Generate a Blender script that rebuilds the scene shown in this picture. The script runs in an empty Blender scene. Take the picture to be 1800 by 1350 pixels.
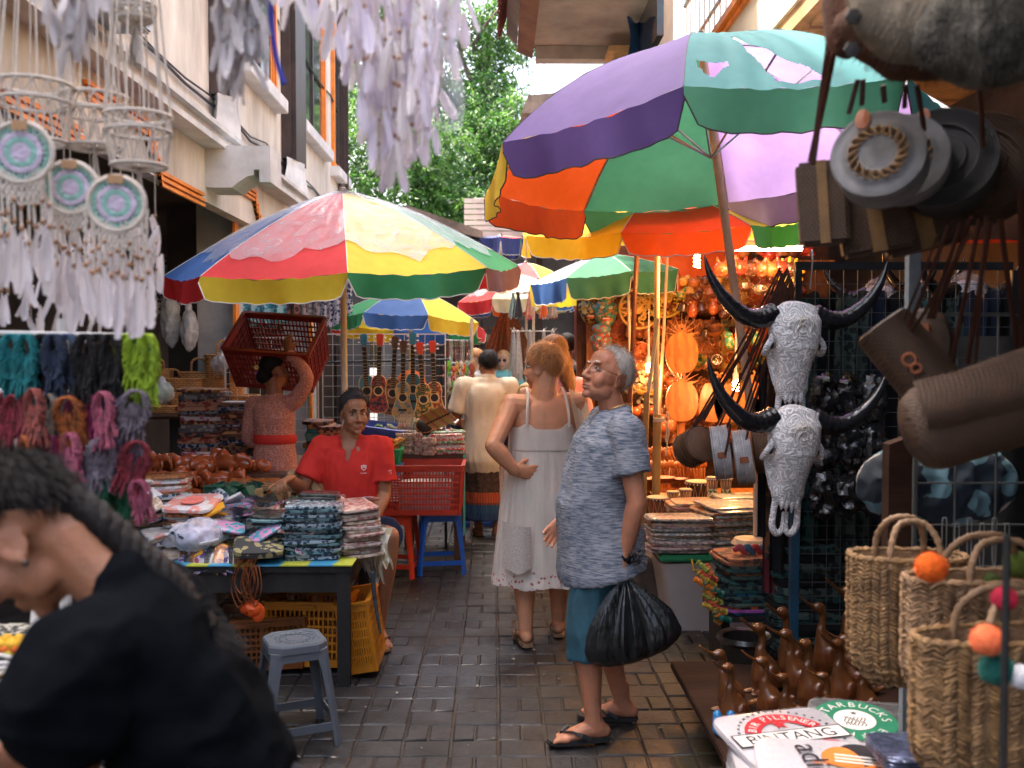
import bpy,bmesh,math,random
from math import sin,cos,pi,radians,atan2,sqrt,exp
from mathutils import Vector,Matrix,noise,Euler
V=Vector
SC=bpy.context.scene
COL=SC.collection
rnd=random.Random(7)
# --- camera, sky, sun, exposure
EYE=V((0,0,1.65));FPX=1700.0
cam_d=bpy.data.cameras.new('camera');cam=bpy.data.objects.new('camera',cam_d);COL.objects.link(cam)
cam.location=EYE
cam.rotation_euler=(radians(90-2.02),0,radians(-0.91))
cam_d.sensor_width=36;cam_d.lens=36*FPX/1800
cam_d.clip_end=500;cam_d.clip_start=.05
cam_d.dof.use_dof=True;cam_d.dof.focus_distance=5.2;cam_d.dof.aperture_fstop=3.0
SC.camera=cam
CR=Euler(cam.rotation_euler).to_matrix()
world=bpy.data.worlds.new('World');SC.world=world;world.use_nodes=True
wn=world.node_tree.nodes;wl=world.node_tree.links
sky=wn.new('ShaderNodeTexSky');sky.sky_type='NISHITA';sky.sun_disc=False
SUN_EL,SUN_AZ=radians(62),radians(-62) 
sky.sun_elevation=SUN_EL;sky.sun_rotation=SUN_AZ
sky.air_density=1.0;sky.dust_density=9.0;sky.ozone_density=0.0
wl.new(sky.outputs[0],wn['Background'].inputs[0]);wn['Background'].inputs[1].default_value=0.15
sun_d=bpy.data.lights.new('sun','SUN');sun_d.energy=2.0;sun_d.angle=radians(.5);sun_d.color=(1,.93,.82)
sun=bpy.data.objects.new('sun',sun_d);COL.objects.link(sun)
sdir=V((sin(SUN_AZ)*cos(SUN_EL),cos(SUN_AZ)*cos(SUN_EL),sin(SUN_EL)))
sun.rotation_euler=sdir.to_track_quat('Z','Y').to_euler();sun.location=(-8,8,20)
SC.view_settings.view_transform='Standard';SC.view_settings.look='None'
SC.view_settings.gamma=1;SC.view_settings.use_curve_mapping=False
SC.view_settings.exposure=2.8
SC.cycles.max_bounces=8;SC.cycles.transparent_max_bounces=12
SC.cycles.use_denoising=True
def at(px,py,Y):
    """point seen at photo pixel (px, py) lying Y metres down the alley"""
    d=CR@V(((px-900)/FPX,-(py-675)/FPX,-1))
    return EYE+d*(Y/d.y)
def atz(px,py,z):
    d=CR@V(((px-900)/FPX,-(py-675)/FPX,-1))
    return EYE+d*((z-EYE.z)/d.z)
# --- materials
MATS={}
def M(name,col,rough=.6,var=.15,vs=5,bump=.15,bs=60,metal=0,coat=0,spec=.5,tl=0,alpha=1,emi=0,col2=None,rv=0,
      sheen=0,stretch=None,wave=None,sss=0):
    if name in MATS:return MATS[name]
    m=bpy.data.materials.new(name);m.use_nodes=True;MATS[name]=m
    n=m.node_tree.nodes;l=m.node_tree.links;b=n['Principled BSDF']
    tc=n.new('ShaderNodeTexCoord');co=tc.outputs['Object']
    if stretch:
        mp=n.new('ShaderNodeMapping');mp.inputs['Scale'].default_value=stretch;l.new(co,mp.inputs[0]);co=mp.outputs[0]
    c1=tuple(max(0,x*(1-var))for x in col);c2=tuple(col2)if col2 else tuple(min(1,x*(1+var))for x in col)
    nz=n.new('ShaderNodeTexNoise');nz.inputs['Scale'].default_value=vs;nz.inputs['Detail'].default_value=5
    nz.inputs['Roughness'].default_value=.65;l.new(co,nz.inputs[0])
    cr=n.new('ShaderNodeValToRGB');cr.color_ramp.elements[0].position=.34;cr.color_ramp.elements[1].position=.66
    cr.color_ramp.elements[0].color=(*c1,1);cr.color_ramp.elements[1].color=(*c2,1)
    l.new(nz.outputs[0],cr.inputs[0]);out=cr.outputs[0]
    if wave: 
        w=n.new('ShaderNodeTexWave');w.inputs['Scale'].default_value=wave[0];w.bands_direction=wave[2]
        w.inputs['Distortion'].default_value=wave[3];w.inputs['Detail'].default_value=2;w.inputs['Detail Scale'].default_value=1.5;l.new(co,w.inputs[0])
        wr=n.new('ShaderNodeValToRGB');wr.color_ramp.elements[0].position=.45;wr.color_ramp.elements[1].position=.6
        l.new(w.outputs[0],wr.inputs[0])
        mx=n.new('ShaderNodeMix');mx.data_type='RGBA';l.new(wr.outputs[0],mx.inputs[0]);l.new(out,mx.inputs[6])
        mx.inputs[7].default_value=(*wave[1],1);out=mx.outputs[2]
    if rv:
        oi=n.new('ShaderNodeObjectInfo');hs=n.new('ShaderNodeHueSaturation')
        mr=n.new('ShaderNodeMapRange');mr.inputs[3].default_value=1-rv;mr.inputs[4].default_value=1+rv
        l.new(oi.outputs['Random'],mr.inputs[0]);l.new(mr.outputs[0],hs.inputs['Value']);l.new(out,hs.inputs['Color']);out=hs.outputs[0]
    l.new(out,b.inputs['Base Color'])
    b.inputs['Roughness'].default_value=rough;b.inputs['Metallic'].default_value=metal
    b.inputs['Coat Weight'].default_value=coat;b.inputs['Specular IOR Level'].default_value=spec
    b.inputs['Sheen Weight'].default_value=sheen
    if coat:b.inputs['Coat Roughness'].default_value=.12
    if sss:
        b.inputs['Subsurface Weight'].default_value=sss;b.inputs['Subsurface Radius'].default_value=(.012,.005,.003);b.inputs['Subsurface Scale'].default_value=1
    if emi:l.new(out,b.inputs['Emission Color']);b.inputs['Emission Strength'].default_value=emi
    if alpha<1:b.inputs['Alpha'].default_value=alpha
    if bump:
        bn=n.new('ShaderNodeTexNoise');bn.inputs['Scale'].default_value=bs;bn.inputs['Detail'].default_value=4;l.new(co,bn.inputs[0])
        bp=n.new('ShaderNodeBump');bp.inputs['Strength'].default_value=bump;bp.inputs['Distance'].default_value=.01
        l.new(bn.outputs[0],bp.inputs['Height']);l.new(bp.outputs[0],b.inputs['Normal'])
    if tl:
        t=n.new('ShaderNodeBsdfTranslucent');l.new(out,t.inputs[0]);ms=n.new('ShaderNodeMixShader');ms.inputs[0].default_value=tl
        l.new(b.outputs[0],ms.inputs[1]);l.new(t.outputs[0],ms.inputs[2]);l.new(ms.outputs[0],n['Material Output'].inputs[0])
    return m
def weave(name,col,dark,sx=120,sz=120,rough=.6,bump=.6,polar=False):
    """rattan / wicker: over-and-under strands; polar runs the strands in coils round the local z axis"""
    if name in MATS:return MATS[name]
    m=M(name,col,rough=rough,var=.25,vs=14,bump=0)
    n=m.node_tree.nodes;l=m.node_tree.links;b=n['Principled BSDF'];tc=n.new('ShaderNodeTexCoord');sp=n.new('ShaderNodeSeparateXYZ');l.new(tc.outputs['Object'],sp.inputs[0])
    def mt(op,a,c=None):
        q=n.new('ShaderNodeMath');q.operation=op
        for i,v in enumerate((a,c)):
            if v is None:continue
            if isinstance(v,(int,float)):q.inputs[i].default_value=v
            else:l.new(v,q.inputs[i])
        return q.outputs[0]
    x,y,z=sp.outputs
    if polar:
        A=mt('ADD',mt('SQRT',mt('ADD',mt('MULTIPLY',x,x),mt('MULTIPLY',y,y))),z);Bq=mt('MULTIPLY',mt('ARCTAN2',y,x),.1)
    else:A=z;Bq=mt('ADD',x,mt('MULTIPLY',y,.8))
    row=mt('MULTIPLY',A,pi*sz);s1=mt('ABSOLUTE',mt('SINE',row));par=mt('MULTIPLY',mt('FLOOR',mt('MULTIPLY',A,sz)),pi/2)
    s2=mt('ABSOLUTE',mt('SINE',mt('ADD',mt('MULTIPLY',Bq,pi*sx*.6),par)));h=mt('MULTIPLY',mt('POWER',s1,.6),mt('POWER',s2,.45))
    cr=n.new('ShaderNodeValToRGB');cr.color_ramp.elements[0].position=.15;cr.color_ramp.elements[1].position=.7
    cr.color_ramp.elements[1].color=(1,1,1,1);cr.color_ramp.elements[0].color=(*dark,1);l.new(h,cr.inputs[0])
    old=b.inputs['Base Color'].links[0].from_socket
    mx=n.new('ShaderNodeMix');mx.data_type='RGBA';mx.blend_type='MULTIPLY';mx.inputs[0].default_value=.85
    l.new(old,mx.inputs[6]);l.new(cr.outputs[0],mx.inputs[7]);l.new(mx.outputs[2],b.inputs['Base Color'])
    bp=n.new('ShaderNodeBump');bp.inputs['Strength'].default_value=bump;bp.inputs['Distance'].default_value=.003
    l.new(h,bp.inputs['Height']);l.new(bp.outputs[0],b.inputs['Normal'])
    return m
def clear_film(name,col=(.9,.92,.95),op=.25,rough=.12):
    if name in MATS:return MATS[name]
    m=bpy.data.materials.new(name);m.use_nodes=True;MATS[name]=m;n=m.node_tree.nodes;l=m.node_tree.links
    b=n['Principled BSDF'];b.inputs['Base Color'].default_value=(*col,1);b.inputs['Roughness'].default_value=rough
    tr=n.new('ShaderNodeBsdfTransparent');ms=n.new('ShaderNodeMixShader')
    tc=n.new('ShaderNodeTexCoord');nz=n.new('ShaderNodeTexNoise');nz.inputs['Scale'].default_value=9;nz.inputs['Detail'].default_value=6;nz.inputs['Distortion'].default_value=1.2
    l.new(tc.outputs['Object'],nz.inputs[0]);mr=n.new('ShaderNodeMapRange');mr.inputs[1].default_value=.3;mr.inputs[2].default_value=.72
    mr.inputs[3].default_value=op*.7;mr.inputs[4].default_value=min(1,op*1.3);l.new(nz.outputs[0],mr.inputs[0]);l.new(mr.outputs[0],ms.inputs[0])
    bp=n.new('ShaderNodeBump');bp.inputs['Strength'].default_value=.4;bp.inputs['Distance'].default_value=.02;l.new(nz.outputs[0],bp.inputs['Height']);l.new(bp.outputs[0],b.inputs['Normal'])
    l.new(tr.outputs[0],ms.inputs[1]);l.new(b.outputs[0],ms.inputs[2]);l.new(ms.outputs[0],n['Material Output'].inputs[0])
    return m
# --- mesh builder
class B:
    def __init__(s):s.v=[];s.f=[]
    def add(s,vs,fs,m=None):
        o=len(s.v);s.v+=[(m@V(v))if m else V(v)for v in vs];s.f+=[[i+o for i in f]for f in fs];return s
    def box(s,x0,y0,z0,x1,y1,z1,m=None,bv=0):
        if bv:
            bm=bmesh.new();bmesh.ops.create_cube(bm,size=1)
            for v in bm.verts:v.co=V((v.co.x*(x1-x0)+(x0+x1)/2,v.co.y*(y1-y0)+(y0+y1)/2,v.co.z*(z1-z0)+(z0+z1)/2))
            bmesh.ops.bevel(bm,geom=bm.edges[:],offset=bv,segments=2,affect='EDGES')
            bm.verts.index_update();r=s.add([v.co.copy()for v in bm.verts],[[v.index for v in f.verts]for f in bm.faces],m);bm.free();return r
        vs=[(x,y,z)for z in(z0,z1)for y in(y0,y1)for x in(x0,x1)]
        return s.add(vs,[(0,2,3,1),(4,5,7,6),(0,1,5,4),(1,3,7,5),(3,2,6,7),(2,0,4,6)],m)
    def bar(s,a,b,w,d=None,up=None):
        """square bar from a to b"""
        a=V(a);b=V(b);d=d or w;t=b-a;L=t.length;q=t.to_track_quat('Z','Y').to_matrix().to_4x4()
        return s.box(-w/2,-d/2,0,w/2,d/2,L,Matrix.Translation(a)@q)
    def loft(s,rings,right=None,n=12,cap=True,sq=2):
        """rings: (centre, ra, rb); right: reference axis for ra"""
        P=[V(r[0])for r in rings];N=len(P);base=len(s.v);prev=None;pu=None
        for i in range(N):
            t=(P[min(i+1,N-1)]-P[max(i-1,0)]);t=t.normalized()if t.length>1e-9 else V((0,0,1))
            if right is not None:r=V(right)-t*V(right).dot(t)
            elif prev is not None:r=prev-t*prev.dot(t)
            else:r=V((1,0,0))-t*t.x
            if r.length<1e-4:r=V((0,1,0))-t*t.y
            r.normalize();prev=r;u=t.cross(r)
            if right is not None and pu is not None and u.dot(pu)<0:u=-u
            pu=u
            for k in range(n):
                a=2*pi*k/n;ca,sa=cos(a),sin(a)
                if sq!=2:ca=math.copysign(abs(ca)**(2/sq),ca);sa=math.copysign(abs(sa)**(2/sq),sa)
                s.v.append(P[i]+r*(ca*rings[i][1])+u*(sa*rings[i][2]))
        for i in range(N-1):
            for k in range(n):
                a=base+i*n+k;b2=base+i*n+(k+1)%n;s.f.append([a,b2,b2+n,a+n])
        if cap:s.f.append([base+k for k in range(n)][::-1]);s.f.append([base+(N-1)*n+k for k in range(n)])
        return s
    def tube(s,pts,r,n=8,r2=None,cap=True):
        N=len(pts)
        rr=r if isinstance(r,(list,tuple))else[r+(((r2 if r2 is not None else r)-r)*i/max(1,N-1))for i in range(N)]
        return s.loft([(p,q,q)for p,q in zip(pts,rr)],n=n,cap=cap)
    def limb(s,pts,rr,n=14,k=5,right=None):
        """smooth tapered limb with rounded ends; rr entries r or (ra, rb)"""
        P=[V(p)for p in pts];R=[(q,q)if not isinstance(q,(tuple,list))else q for q in rr];out=[]
        for i in range(len(P)-1):
            for j in range(k):
                t=j/k;out.append((cat(P,i,t),catf([q[0]for q in R],i,t),catf([q[1]for q in R],i,t)))
        out.append((P[-1],R[-1][0],R[-1][1]))
        e0=(out[0][0]-out[1][0]).normalized();e1=(out[-1][0]-out[-2][0]).normalized()
        a,b2=out[0],out[-1]
        pre=[(a[0]+e0*min(a[1:])*sin(q),a[1]*cos(q),a[2]*cos(q))for q in(1.5,1.1,.6)]
        post=[(b2[0]+e1*min(b2[1:])*sin(q),b2[1]*cos(q),b2[2]*cos(q))for q in(.6,1.1,1.5)]
        return s.loft(pre+out+post,right=right,n=n)
    def ell(s,c,r,m=None,n=14,k=9):
        if not isinstance(r,(tuple,list)):r=(r,r,r)
        c=V(c);vs=[];fs=[]
        for i in range(k+1):
            th=pi*i/k
            if i in(0,k):vs.append((0,0,cos(th)));continue
            for j in range(n):vs.append((sin(th)*cos(2*pi*j/n),sin(th)*sin(2*pi*j/n),cos(th)))
        idx=lambda i,j:0 if i==0 else(len(vs)-1 if i==k else 1+(i-1)*n+j%n)
        for i in range(k):
            for j in range(n):
                if i==0:fs.append([0,idx(1,j),idx(1,j+1)])
                elif i==k-1:fs.append([idx(i,j),idx(k,0),idx(i,j+1)])
                else:fs.append([idx(i,j),idx(i+1,j),idx(i+1,j+1),idx(i,j+1)])
        mm=Matrix.Translation(c)@(m if m else Matrix.Identity(4))@Matrix.Diagonal((*r,1))
        return s.add(vs,fs,mm)
    def lathe(s,prof,n=20,m=None):
        vs=[];fs=[];N=len(prof)
        for r,z in prof:
            for j in range(n):vs.append((r*cos(2*pi*j/n),r*sin(2*pi*j/n),z))
        for i in range(N-1):
            for j in range(n):fs.append([i*n+j,i*n+(j+1)%n,(i+1)*n+(j+1)%n,(i+1)*n+j])
        if prof[0][0]>1e-5:fs.append([j for j in range(n)][::-1])
        if prof[-1][0]>1e-5:fs.append([(N-1)*n+j for j in range(n)])
        return s.add(vs,fs,m)
    def prism(s,pts,z0,z1,m=None):
        n=len(pts);vs=[(x,y,z0)for x,y in pts]+[(x,y,z1)for x,y in pts]
        fs=[list(range(n))[::-1],list(range(n,2*n))]+[[i,(i+1)%n,n+(i+1)%n,n+i]for i in range(n)]
        return s.add(vs,fs,m)
    def torus(s,R,r,m=None,n=24,k=7):
        vs=[];fs=[]
        for i in range(n):
            for j in range(k):
                q=R+r*cos(2*pi*j/k);vs.append((q*cos(2*pi*i/n),q*sin(2*pi*i/n),r*sin(2*pi*j/k)))
        for i in range(n):
            for j in range(k):fs.append([i*k+j,((i+1)%n)*k+j,((i+1)%n)*k+(j+1)%k,i*k+(j+1)%k])
        return s.add(vs,fs,m)
    def grid(s,fn,nu,nv,m=None,skip=None):
        vs=[fn(i/nu,j/nv)for j in range(nv+1)for i in range(nu+1)]
        fs=[[j*(nu+1)+i,j*(nu+1)+i+1,(j+1)*(nu+1)+i+1,(j+1)*(nu+1)+i]for j in range(nv)for i in range(nu)
              if not(skip and skip((i+.5)/nu,(j+.5)/nv))]
        return s.add(vs,fs,m)
def cat(P,i,t):
    a,b,c,d=P[max(i-1,0)],P[i],P[min(i+1,len(P)-1)],P[min(i+2,len(P)-1)]
    return .5*((2*b)+(c-a)*t+(2*a-5*b+4*c-d)*t*t+(3*b-a-3*c+d)*t**3)
def catf(P,i,t):return cat(P,i,t)
def curve(pts,k=6):
    P=[V(p)for p in pts];o=[]
    for i in range(len(P)-1):
        for j in range(k):o.append(cat(P,i,j/k))
    return o+[P[-1]]
def T(x,y,z):return Matrix.Translation((x,y,z))
def RX(a):return Matrix.Rotation(a,4,'X')
def RY(a):return Matrix.Rotation(a,4,'Y')
def RZ(a):return Matrix.Rotation(a,4,'Z')
OFF={}
def thing(name,label,cat_,loc=(0,0,0),group=None,rz=0,rot=None,world_coords=False):
    """an Empty at the thing's base; children are given in its own coordinates, or in world coordinates if asked"""
    o=bpy.data.objects.new(name,None);COL.objects.link(o);o.location=loc
    o.rotation_euler=rot if rot else(0,0,rz);o.empty_display_size=.1
    o['label']=label;o['category']=cat_
    if group:o['group']=group
    if world_coords:OFF[o.name]=V(loc)
    return o
def tag(o,label,cat_,group=None):
    o['label']=label;o['category']=cat_
    if group:o['group']=group
    return o
def mk(name,b,mat=None,parent=None,smooth=True,kind=None,label=None,base=None):
    """link builder b as ONE mesh object"""
    me=bpy.data.meshes.new(name);off=None
    if parent is not None and parent.name in OFF:off=OFF[parent.name]
    if base is not None:off=V(base)
    vs=[v-off for v in b.v]if off is not None else b.v
    me.from_pydata([tuple(v)for v in vs],[],b.f)
    if smooth:me.polygons.foreach_set('use_smooth',[True]*len(me.polygons));me.set_sharp_from_angle(angle=radians(42))
    if mat:me.materials.append(mat)
    o=bpy.data.objects.new(name,me);COL.objects.link(o)
    if parent is not None:
        o.parent=parent
        if parent.name in OFF:OFF[o.name]=OFF[parent.name]
    elif base is not None:o.location=base
    if kind:o['kind']=kind
    if label:o['label']=label
    return o
def kids(o):return[c for c in list(bpy.data.objects)if c.parent==o]
TREE={}
def dup(root,loc=None,rz=None,rot=None,label=None,group=None,scale=None,mats=None):
    """copy of a thing with copies of its parts and sub-parts; mats swaps materials by part name stem"""
    if root.name not in TREE:
        ch=kids(root);TREE[root.name]=[(c,kids(c))for c in ch]
    def cp(o,par):
        c=o.copy();COL.objects.link(c)
        if par:c.parent=par
        st=o.name.split('.')[0]
        if mats and st in mats and c.data:
            c.material_slots[0].link='OBJECT';c.material_slots[0].material=mats[st]
        return c
    r=cp(root,None)
    for c,g in TREE[root.name]:
        d=cp(c,r)
        for x in g:cp(x,d)
    if loc is not None:r.location=loc
    if rz is not None:r.rotation_euler=(0,0,rz)
    if rot is not None:r.rotation_euler=rot
    if scale:r.scale=(scale,)*3 if not isinstance(scale,tuple)else scale
    if label:r['label']=label
    if group:r['group']=group
    return r
def remesh(b,voxel=.006,smooth=4,disp=None,name='tmp'):
    """fuse the overlapping solids of b into one continuous skin"""
    me=bpy.data.meshes.new(name);me.from_pydata([tuple(v)for v in b.v],[],b.f)
    o=bpy.data.objects.new(name,me);COL.objects.link(o)
    r=o.modifiers.new('r','REMESH');r.mode='VOXEL';r.voxel_size=voxel;r.adaptivity=0
    if smooth:q=o.modifiers.new('s','SMOOTH');q.iterations=smooth;q.factor=.5
    dg=bpy.context.evaluated_depsgraph_get();m2=bpy.data.meshes.new_from_object(o.evaluated_get(dg))
    out=B();out.v=[v.co.copy()for v in m2.vertices];nr=[v.normal.copy()for v in m2.vertices]
    out.f=[list(p.vertices)for p in m2.polygons]
    bpy.data.objects.remove(o);bpy.data.meshes.remove(me);bpy.data.meshes.remove(m2)
    if disp:out.v=[disp(v,nn)for v,nn in zip(out.v,nr)]
    return out
ORD=['first','second','third','fourth','fifth','sixth','seventh','eighth','ninth','tenth','eleventh','twelfth','thirteenth',
       'fourteenth','fifteenth','sixteenth','seventeenth','eighteenth','nineteenth','twentieth']
def ordn(i):return ORD[i]if i<20 else(('twenty-','thirty-','forty-')[i//10-2]+ORD[i%10]if i%10!=9 else('thirtieth','fortieth','fiftieth')[i//10-2])
WOOD=M('dark stained wood',(.10,.045,.02),.5,.4,4,.3,40,stretch=(1,1,.15))
WOODL=M('warm carved wood',(.38,.15,.045),.42,.35,9,.25,30,coat=.3)
BLACKM=M('black painted metal',(.015,.017,.02),.4,.3)
WHITEW=M('white coated wire',(.6,.58,.55),.4,.1)
BAMBOO=M('bamboo cane',(.42,.27,.10),.5,.25,7,.1,30,stretch=(1,1,.3))
# --- ground
def struct(name,b,mat,smooth=False,parent=None):
    o=mk(name,b,mat,parent,smooth)
    if parent is None:o['kind']='structure'
    return o
def ground_mat(name,base,base2,wet=.35):
    m=M(name,base,.5,.35,3,.35,45,col2=base2);n=m.node_tree.nodes;l=m.node_tree.links;b=n['Principled BSDF']
    g=n.new('ShaderNodeNewGeometry');nz=n.new('ShaderNodeTexNoise');nz.inputs['Scale'].default_value=1.7;nz.inputs['Detail'].default_value=8
    nz.inputs['Roughness'].default_value=.7
    l.new(g.outputs['Position'],nz.inputs[0]);mr=n.new('ShaderNodeMapRange');mr.inputs[1].default_value=.4;mr.inputs[2].default_value=.62
    mr.inputs[3].default_value=wet;mr.inputs[4].default_value=.72;l.new(nz.outputs[0],mr.inputs[0]);l.new(mr.outputs[0],b.inputs['Roughness'])
    for nd in n:
        if nd.type=='TEX_NOISE' and nd!=nz:l.new(g.outputs['Position'],nd.inputs[0])
    return m
PAV=[ground_mat('dark wet paver',(.013,.0125,.0135),(.032,.030,.030),.3),ground_mat('brown paver',(.022,.020,.018),(.046,.041,.035),.36),
       ground_mat('ochre mossy paver',(.028,.023,.012),(.062,.050,.026),.4)]
JOINT=ground_mat('sandy joint soil',(.02,.017,.014),(.045,.036,.028),.5)
g=B().box(-60,-20,-.6,60,90,-.03)
GROUND=struct('ground',g,JOINT)
paving=struct('pavement',B().box(-2.6,2.2,-.029,2.6,30,-.009),JOINT)
pcs=[];CW,RH=.2,.165
def paver_mesh(w,d,seed):
    r=random.Random(seed);b=B();n=4;k=3;vs=[]
    ins=.003
    for lvl,(sh,z)in enumerate(((0,-.028),(0,-.007),(.007,0))):
        x0,x1,y0,y1=-w/2+ins+sh,w/2-ins-sh,-d/2+ins+sh,d/2-ins-sh
        for(x,y)in((x0,y0),(x1,y0),(x1,y1),(x0,y1)):vs.append((x+r.uniform(-.003,.003),y+r.uniform(-.003,.003),z))
    fs=[[a,(a+1)%4,4+(a+1)%4,4+a]for a in range(4)]+[[4+a,4+(a+1)%4,8+(a+1)%4,8+a]for a in range(4)]+[[8,9,10,11]]
    return b.add(vs,fs)
protos={}
rest=B();cnt=0
row=0;y=3.55
cells=[]
while y<17:
    for c in range(-13,13):
        x=(c+.5)*CW+.02-.003*y
        if row%2==0:cells.append((x,y+RH/2,CW,RH))
        else:cells+=[(x-CW/4,y+RH/2,CW/2,RH),(x+CW/4,y+RH/2,CW/2,RH)]
    y+=RH;row+=1
def pvis(x,y):
    return-1.15+.0*y<x<(1.25 if y>4.6 else 1.6)and(x>-.62-(y-3.6)*.35 or y>6)
for(x,y,w,d)in cells:
    mi=0 if x<.25+.12*sin(y*2)else 1
    if x>.75 and y<5.8:mi=2
    if y>6.3:mi=1
    near=y<6.6 and pvis(x,y)and cnt<300
    dz=rnd.uniform(-.004,.003)+.004*sin(x*3+y)
    if near:
        key=(w,rnd.randrange(4),mi)
        if key not in protos:
            o=mk('paver',paver_mesh(w,d,hash(key[:2])%99),PAV[mi],paving,False);protos[key]=o
        else:
            o=protos[key].copy();COL.objects.link(o)
        o.location=(x,y,dz);o.rotation_euler=(rnd.uniform(-.02,.02),rnd.uniform(-.02,.02),rnd.uniform(-.012,.012));cnt+=1
    else:
        rest.add(paver_mesh(w,d,cnt).v,paver_mesh(w,d,cnt).f,T(x,y,dz))
mk('paver',rest,PAV[1],paving,False,kind='stuff')
lt=B()
for i in range(150):
    x=rnd.uniform(-1,1.3);y=rnd.uniform(3.6,9);s_=rnd.uniform(.006,.02);a=rnd.uniform(0,6)
    lt.add([(x+s_*cos(a),y+s_*sin(a),.004),(x-s_*sin(a)*.5,y+s_*cos(a)*.5,.006),(x-s_*cos(a),y-s_*sin(a),.004),(x+s_*sin(a)*.5,y-s_*cos(a)*.5,.009)],[[0,1,2,3]])
mk('litter',lt,M('dry leaf scraps',(.12,.08,.03),.9,.5,9,col2=(.4,.36,.3)),None,False,kind='stuff')
# --- left building
PLAST=M('aged cream plaster',(.50,.44,.37),.85,.22,1.6,.4,18,col2=(.76,.70,.62),stretch=(1,1,.3))
PLASTW=M('whitewashed trim',(.56,.55,.54),.8,.2,3,.2,25)
ORNG=M('orange painted trim',(.75,.22,.015),.5,.2,6,.1,40)
BRN=M('dark brown post paint',(.05,.03,.024),.5,.3,5,.15,40)
GLASS=M('dim window glass',(.05,.055,.06),.08,.3,2,.02,10,spec=.8)
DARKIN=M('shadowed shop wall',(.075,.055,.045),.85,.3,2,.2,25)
WX=-2.3
lb=thing('shop_building','cream plastered building with orange windows and stepped ledge along the left side','building',(WX,9,0),world_coords=True)
b=B().box(WX-.3,2.0,3.1,WX,14.6,7.6)
wall=mk('wall',b,PLAST,lb,False);mk('sun_block_storey',B().box(WX-3,2.4,7.601,WX,8.6,10.6),PLAST,lb,False)  # unseen storey added to keep the sun off the bags and torn umbrella
def window(y0,y1,z0,z1,par,X=WX,s=1):
    fr=B();w=.07;X1=X+.05*s
    for a in((X-.1,y0,z0,X1,y0+w,z1),(X-.1,y1-w,z0,X1,y1,z1),(X-.1,y0+w,z1-w,X1-.003,y1-w,z1),(X-.1,y0+w,z0,X1-.003,y1-w,z0+w)):fr.box(*a)
    for k in(1,2):fr.box(X-.1,y1-w-.05*k,z0+w,X+.045-.012*k,y1-w-.05*k+.035,z1-w)
    f=mk('window',fr,ORNG,par,False)
    mk('pane',B().box(X+.004,y0+w,z0+w,X+.012,y1-w,z1-w),GLASS,f,False)
    mk('frame',B().box(X,(y0+y1)/2-.03,z0+w,X+.035,(y0+y1)/2+.03,z1-w),BRN,f,False)
    mk('sill',B().box(X-.02,y0-.08,z0-.14,X+.13,y1+.12,z0-.003,bv=.008),PLASTW,f,False)
window(8.75,10.1,4.25,6.2,lb);window(11.3,12.95,4.3,6.2,lb);window(4.4,6.4,4.3,6.2,lb);window(13.6,14.5,4.2,6.2,lb)
for y0,y1 in((7.85,8.15),(10.45,11.15),(14.15,14.3)):
    mk('column',B().box(WX+.003,y0,3.7,WX+.1,y1,8.1).box(WX+.1,y0+.06,3.7,WX+.15,y1-.1,8.1),BRN,lb,False)
    ym=(y0+y1)/2
    mk('plinth',B().loft([((WX+.08,ym,3.235),.15,(y1-y0)*.95),((WX+.08,ym,3.3),.15,(y1-y0)*.95),((WX+.08,ym,3.62),.1,(y1-y0)*.62),((WX+.08,ym,3.7),.1,(y1-y0)*.62)],right=(1,0,0),n=4,sq=2),PLASTW,lb,False)
led=B().box(WX,2,3.1,-1.95,14.6,3.14).box(WX,2,3.14,-1.98,14.6,3.2).box(WX,2,3.2,-1.93,14.6,3.235)
mk('ledge',led,PLASTW,lb,False)
mk('facade_panel',B().box(-2.2,2,2.72,-2.1,14.6,3.097),PLAST,lb,False)
def bracket(y0,y1):
    pr=[(0,3.05),(0,2.82),(.19,2.82),(.24,2.86),(.3,2.9),(.35,2.91),(.35,2.95),(.39,2.95),(.39,2.86),(.47,2.86),(.47,3.12),(0,3.12)]
    b2=B().prism(pr,0,y1-y0,Matrix(((1,0,0,-2.1),(0,0,1,y0),(0,1,0,0),(0,0,0,1))))
    mk('beam_end',b2,PLASTW,lb,False)
bracket(7.05,7.4)
def step_mould(ya,yb,z0,X=-2.095,flip=1):
    """stepped orange moulding made of short strips climbing along the panel"""
    n=5;L=(yb-ya)
    pts=[(0,3.02),(.45,3.02),(.45,2.93),(.5,2.93),(.5,2.84),(.55,2.84),(.55,2.76),(1,2.76)]
    for k in range(3):
        bb=B();o=.045*k
        for i in range(len(pts)-1):
            (u0,za),(u1,zb)=pts[i],pts[i+1]
            y0=ya+L*u0;y1=ya+L*u1
            if za==zb:bb.box(X,min(y0,y1)-.02+o*flip*.6,za-o*.8-.022,X+.03-.004*k,max(y0,y1)+.02+o*flip*.6,za-o*.8)
            else:bb.box(X,y0-.02+o*flip*.6,min(za,zb)-o*.8-.022,X+.028-.004*k,y0+.012+o*flip*.6,max(za,zb)-o*.8)
        mk('moulding',bb,ORNG,lb,False)
step_mould(5.0,6.9,2.8);step_mould(7.7,9.3,2.8);step_mould(3.0,4.9,2.8)
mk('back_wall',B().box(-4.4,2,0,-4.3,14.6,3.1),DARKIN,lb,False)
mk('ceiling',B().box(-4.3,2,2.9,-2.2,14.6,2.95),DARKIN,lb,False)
GREYP=M('grey plaster pillar',(.38,.36,.33),.8,.2,3,.2,25)
for y0 in(8.3,11.6):
    p=mk('pillar',B().box(-2.55,y0,0,-2.22,y0+.35,2.9),GREYP,lb,False)
    mk('trim',B().box(-2.215,y0-.12,0,-2.19,y0-.02,2.72),ORNG,p,False)
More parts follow.
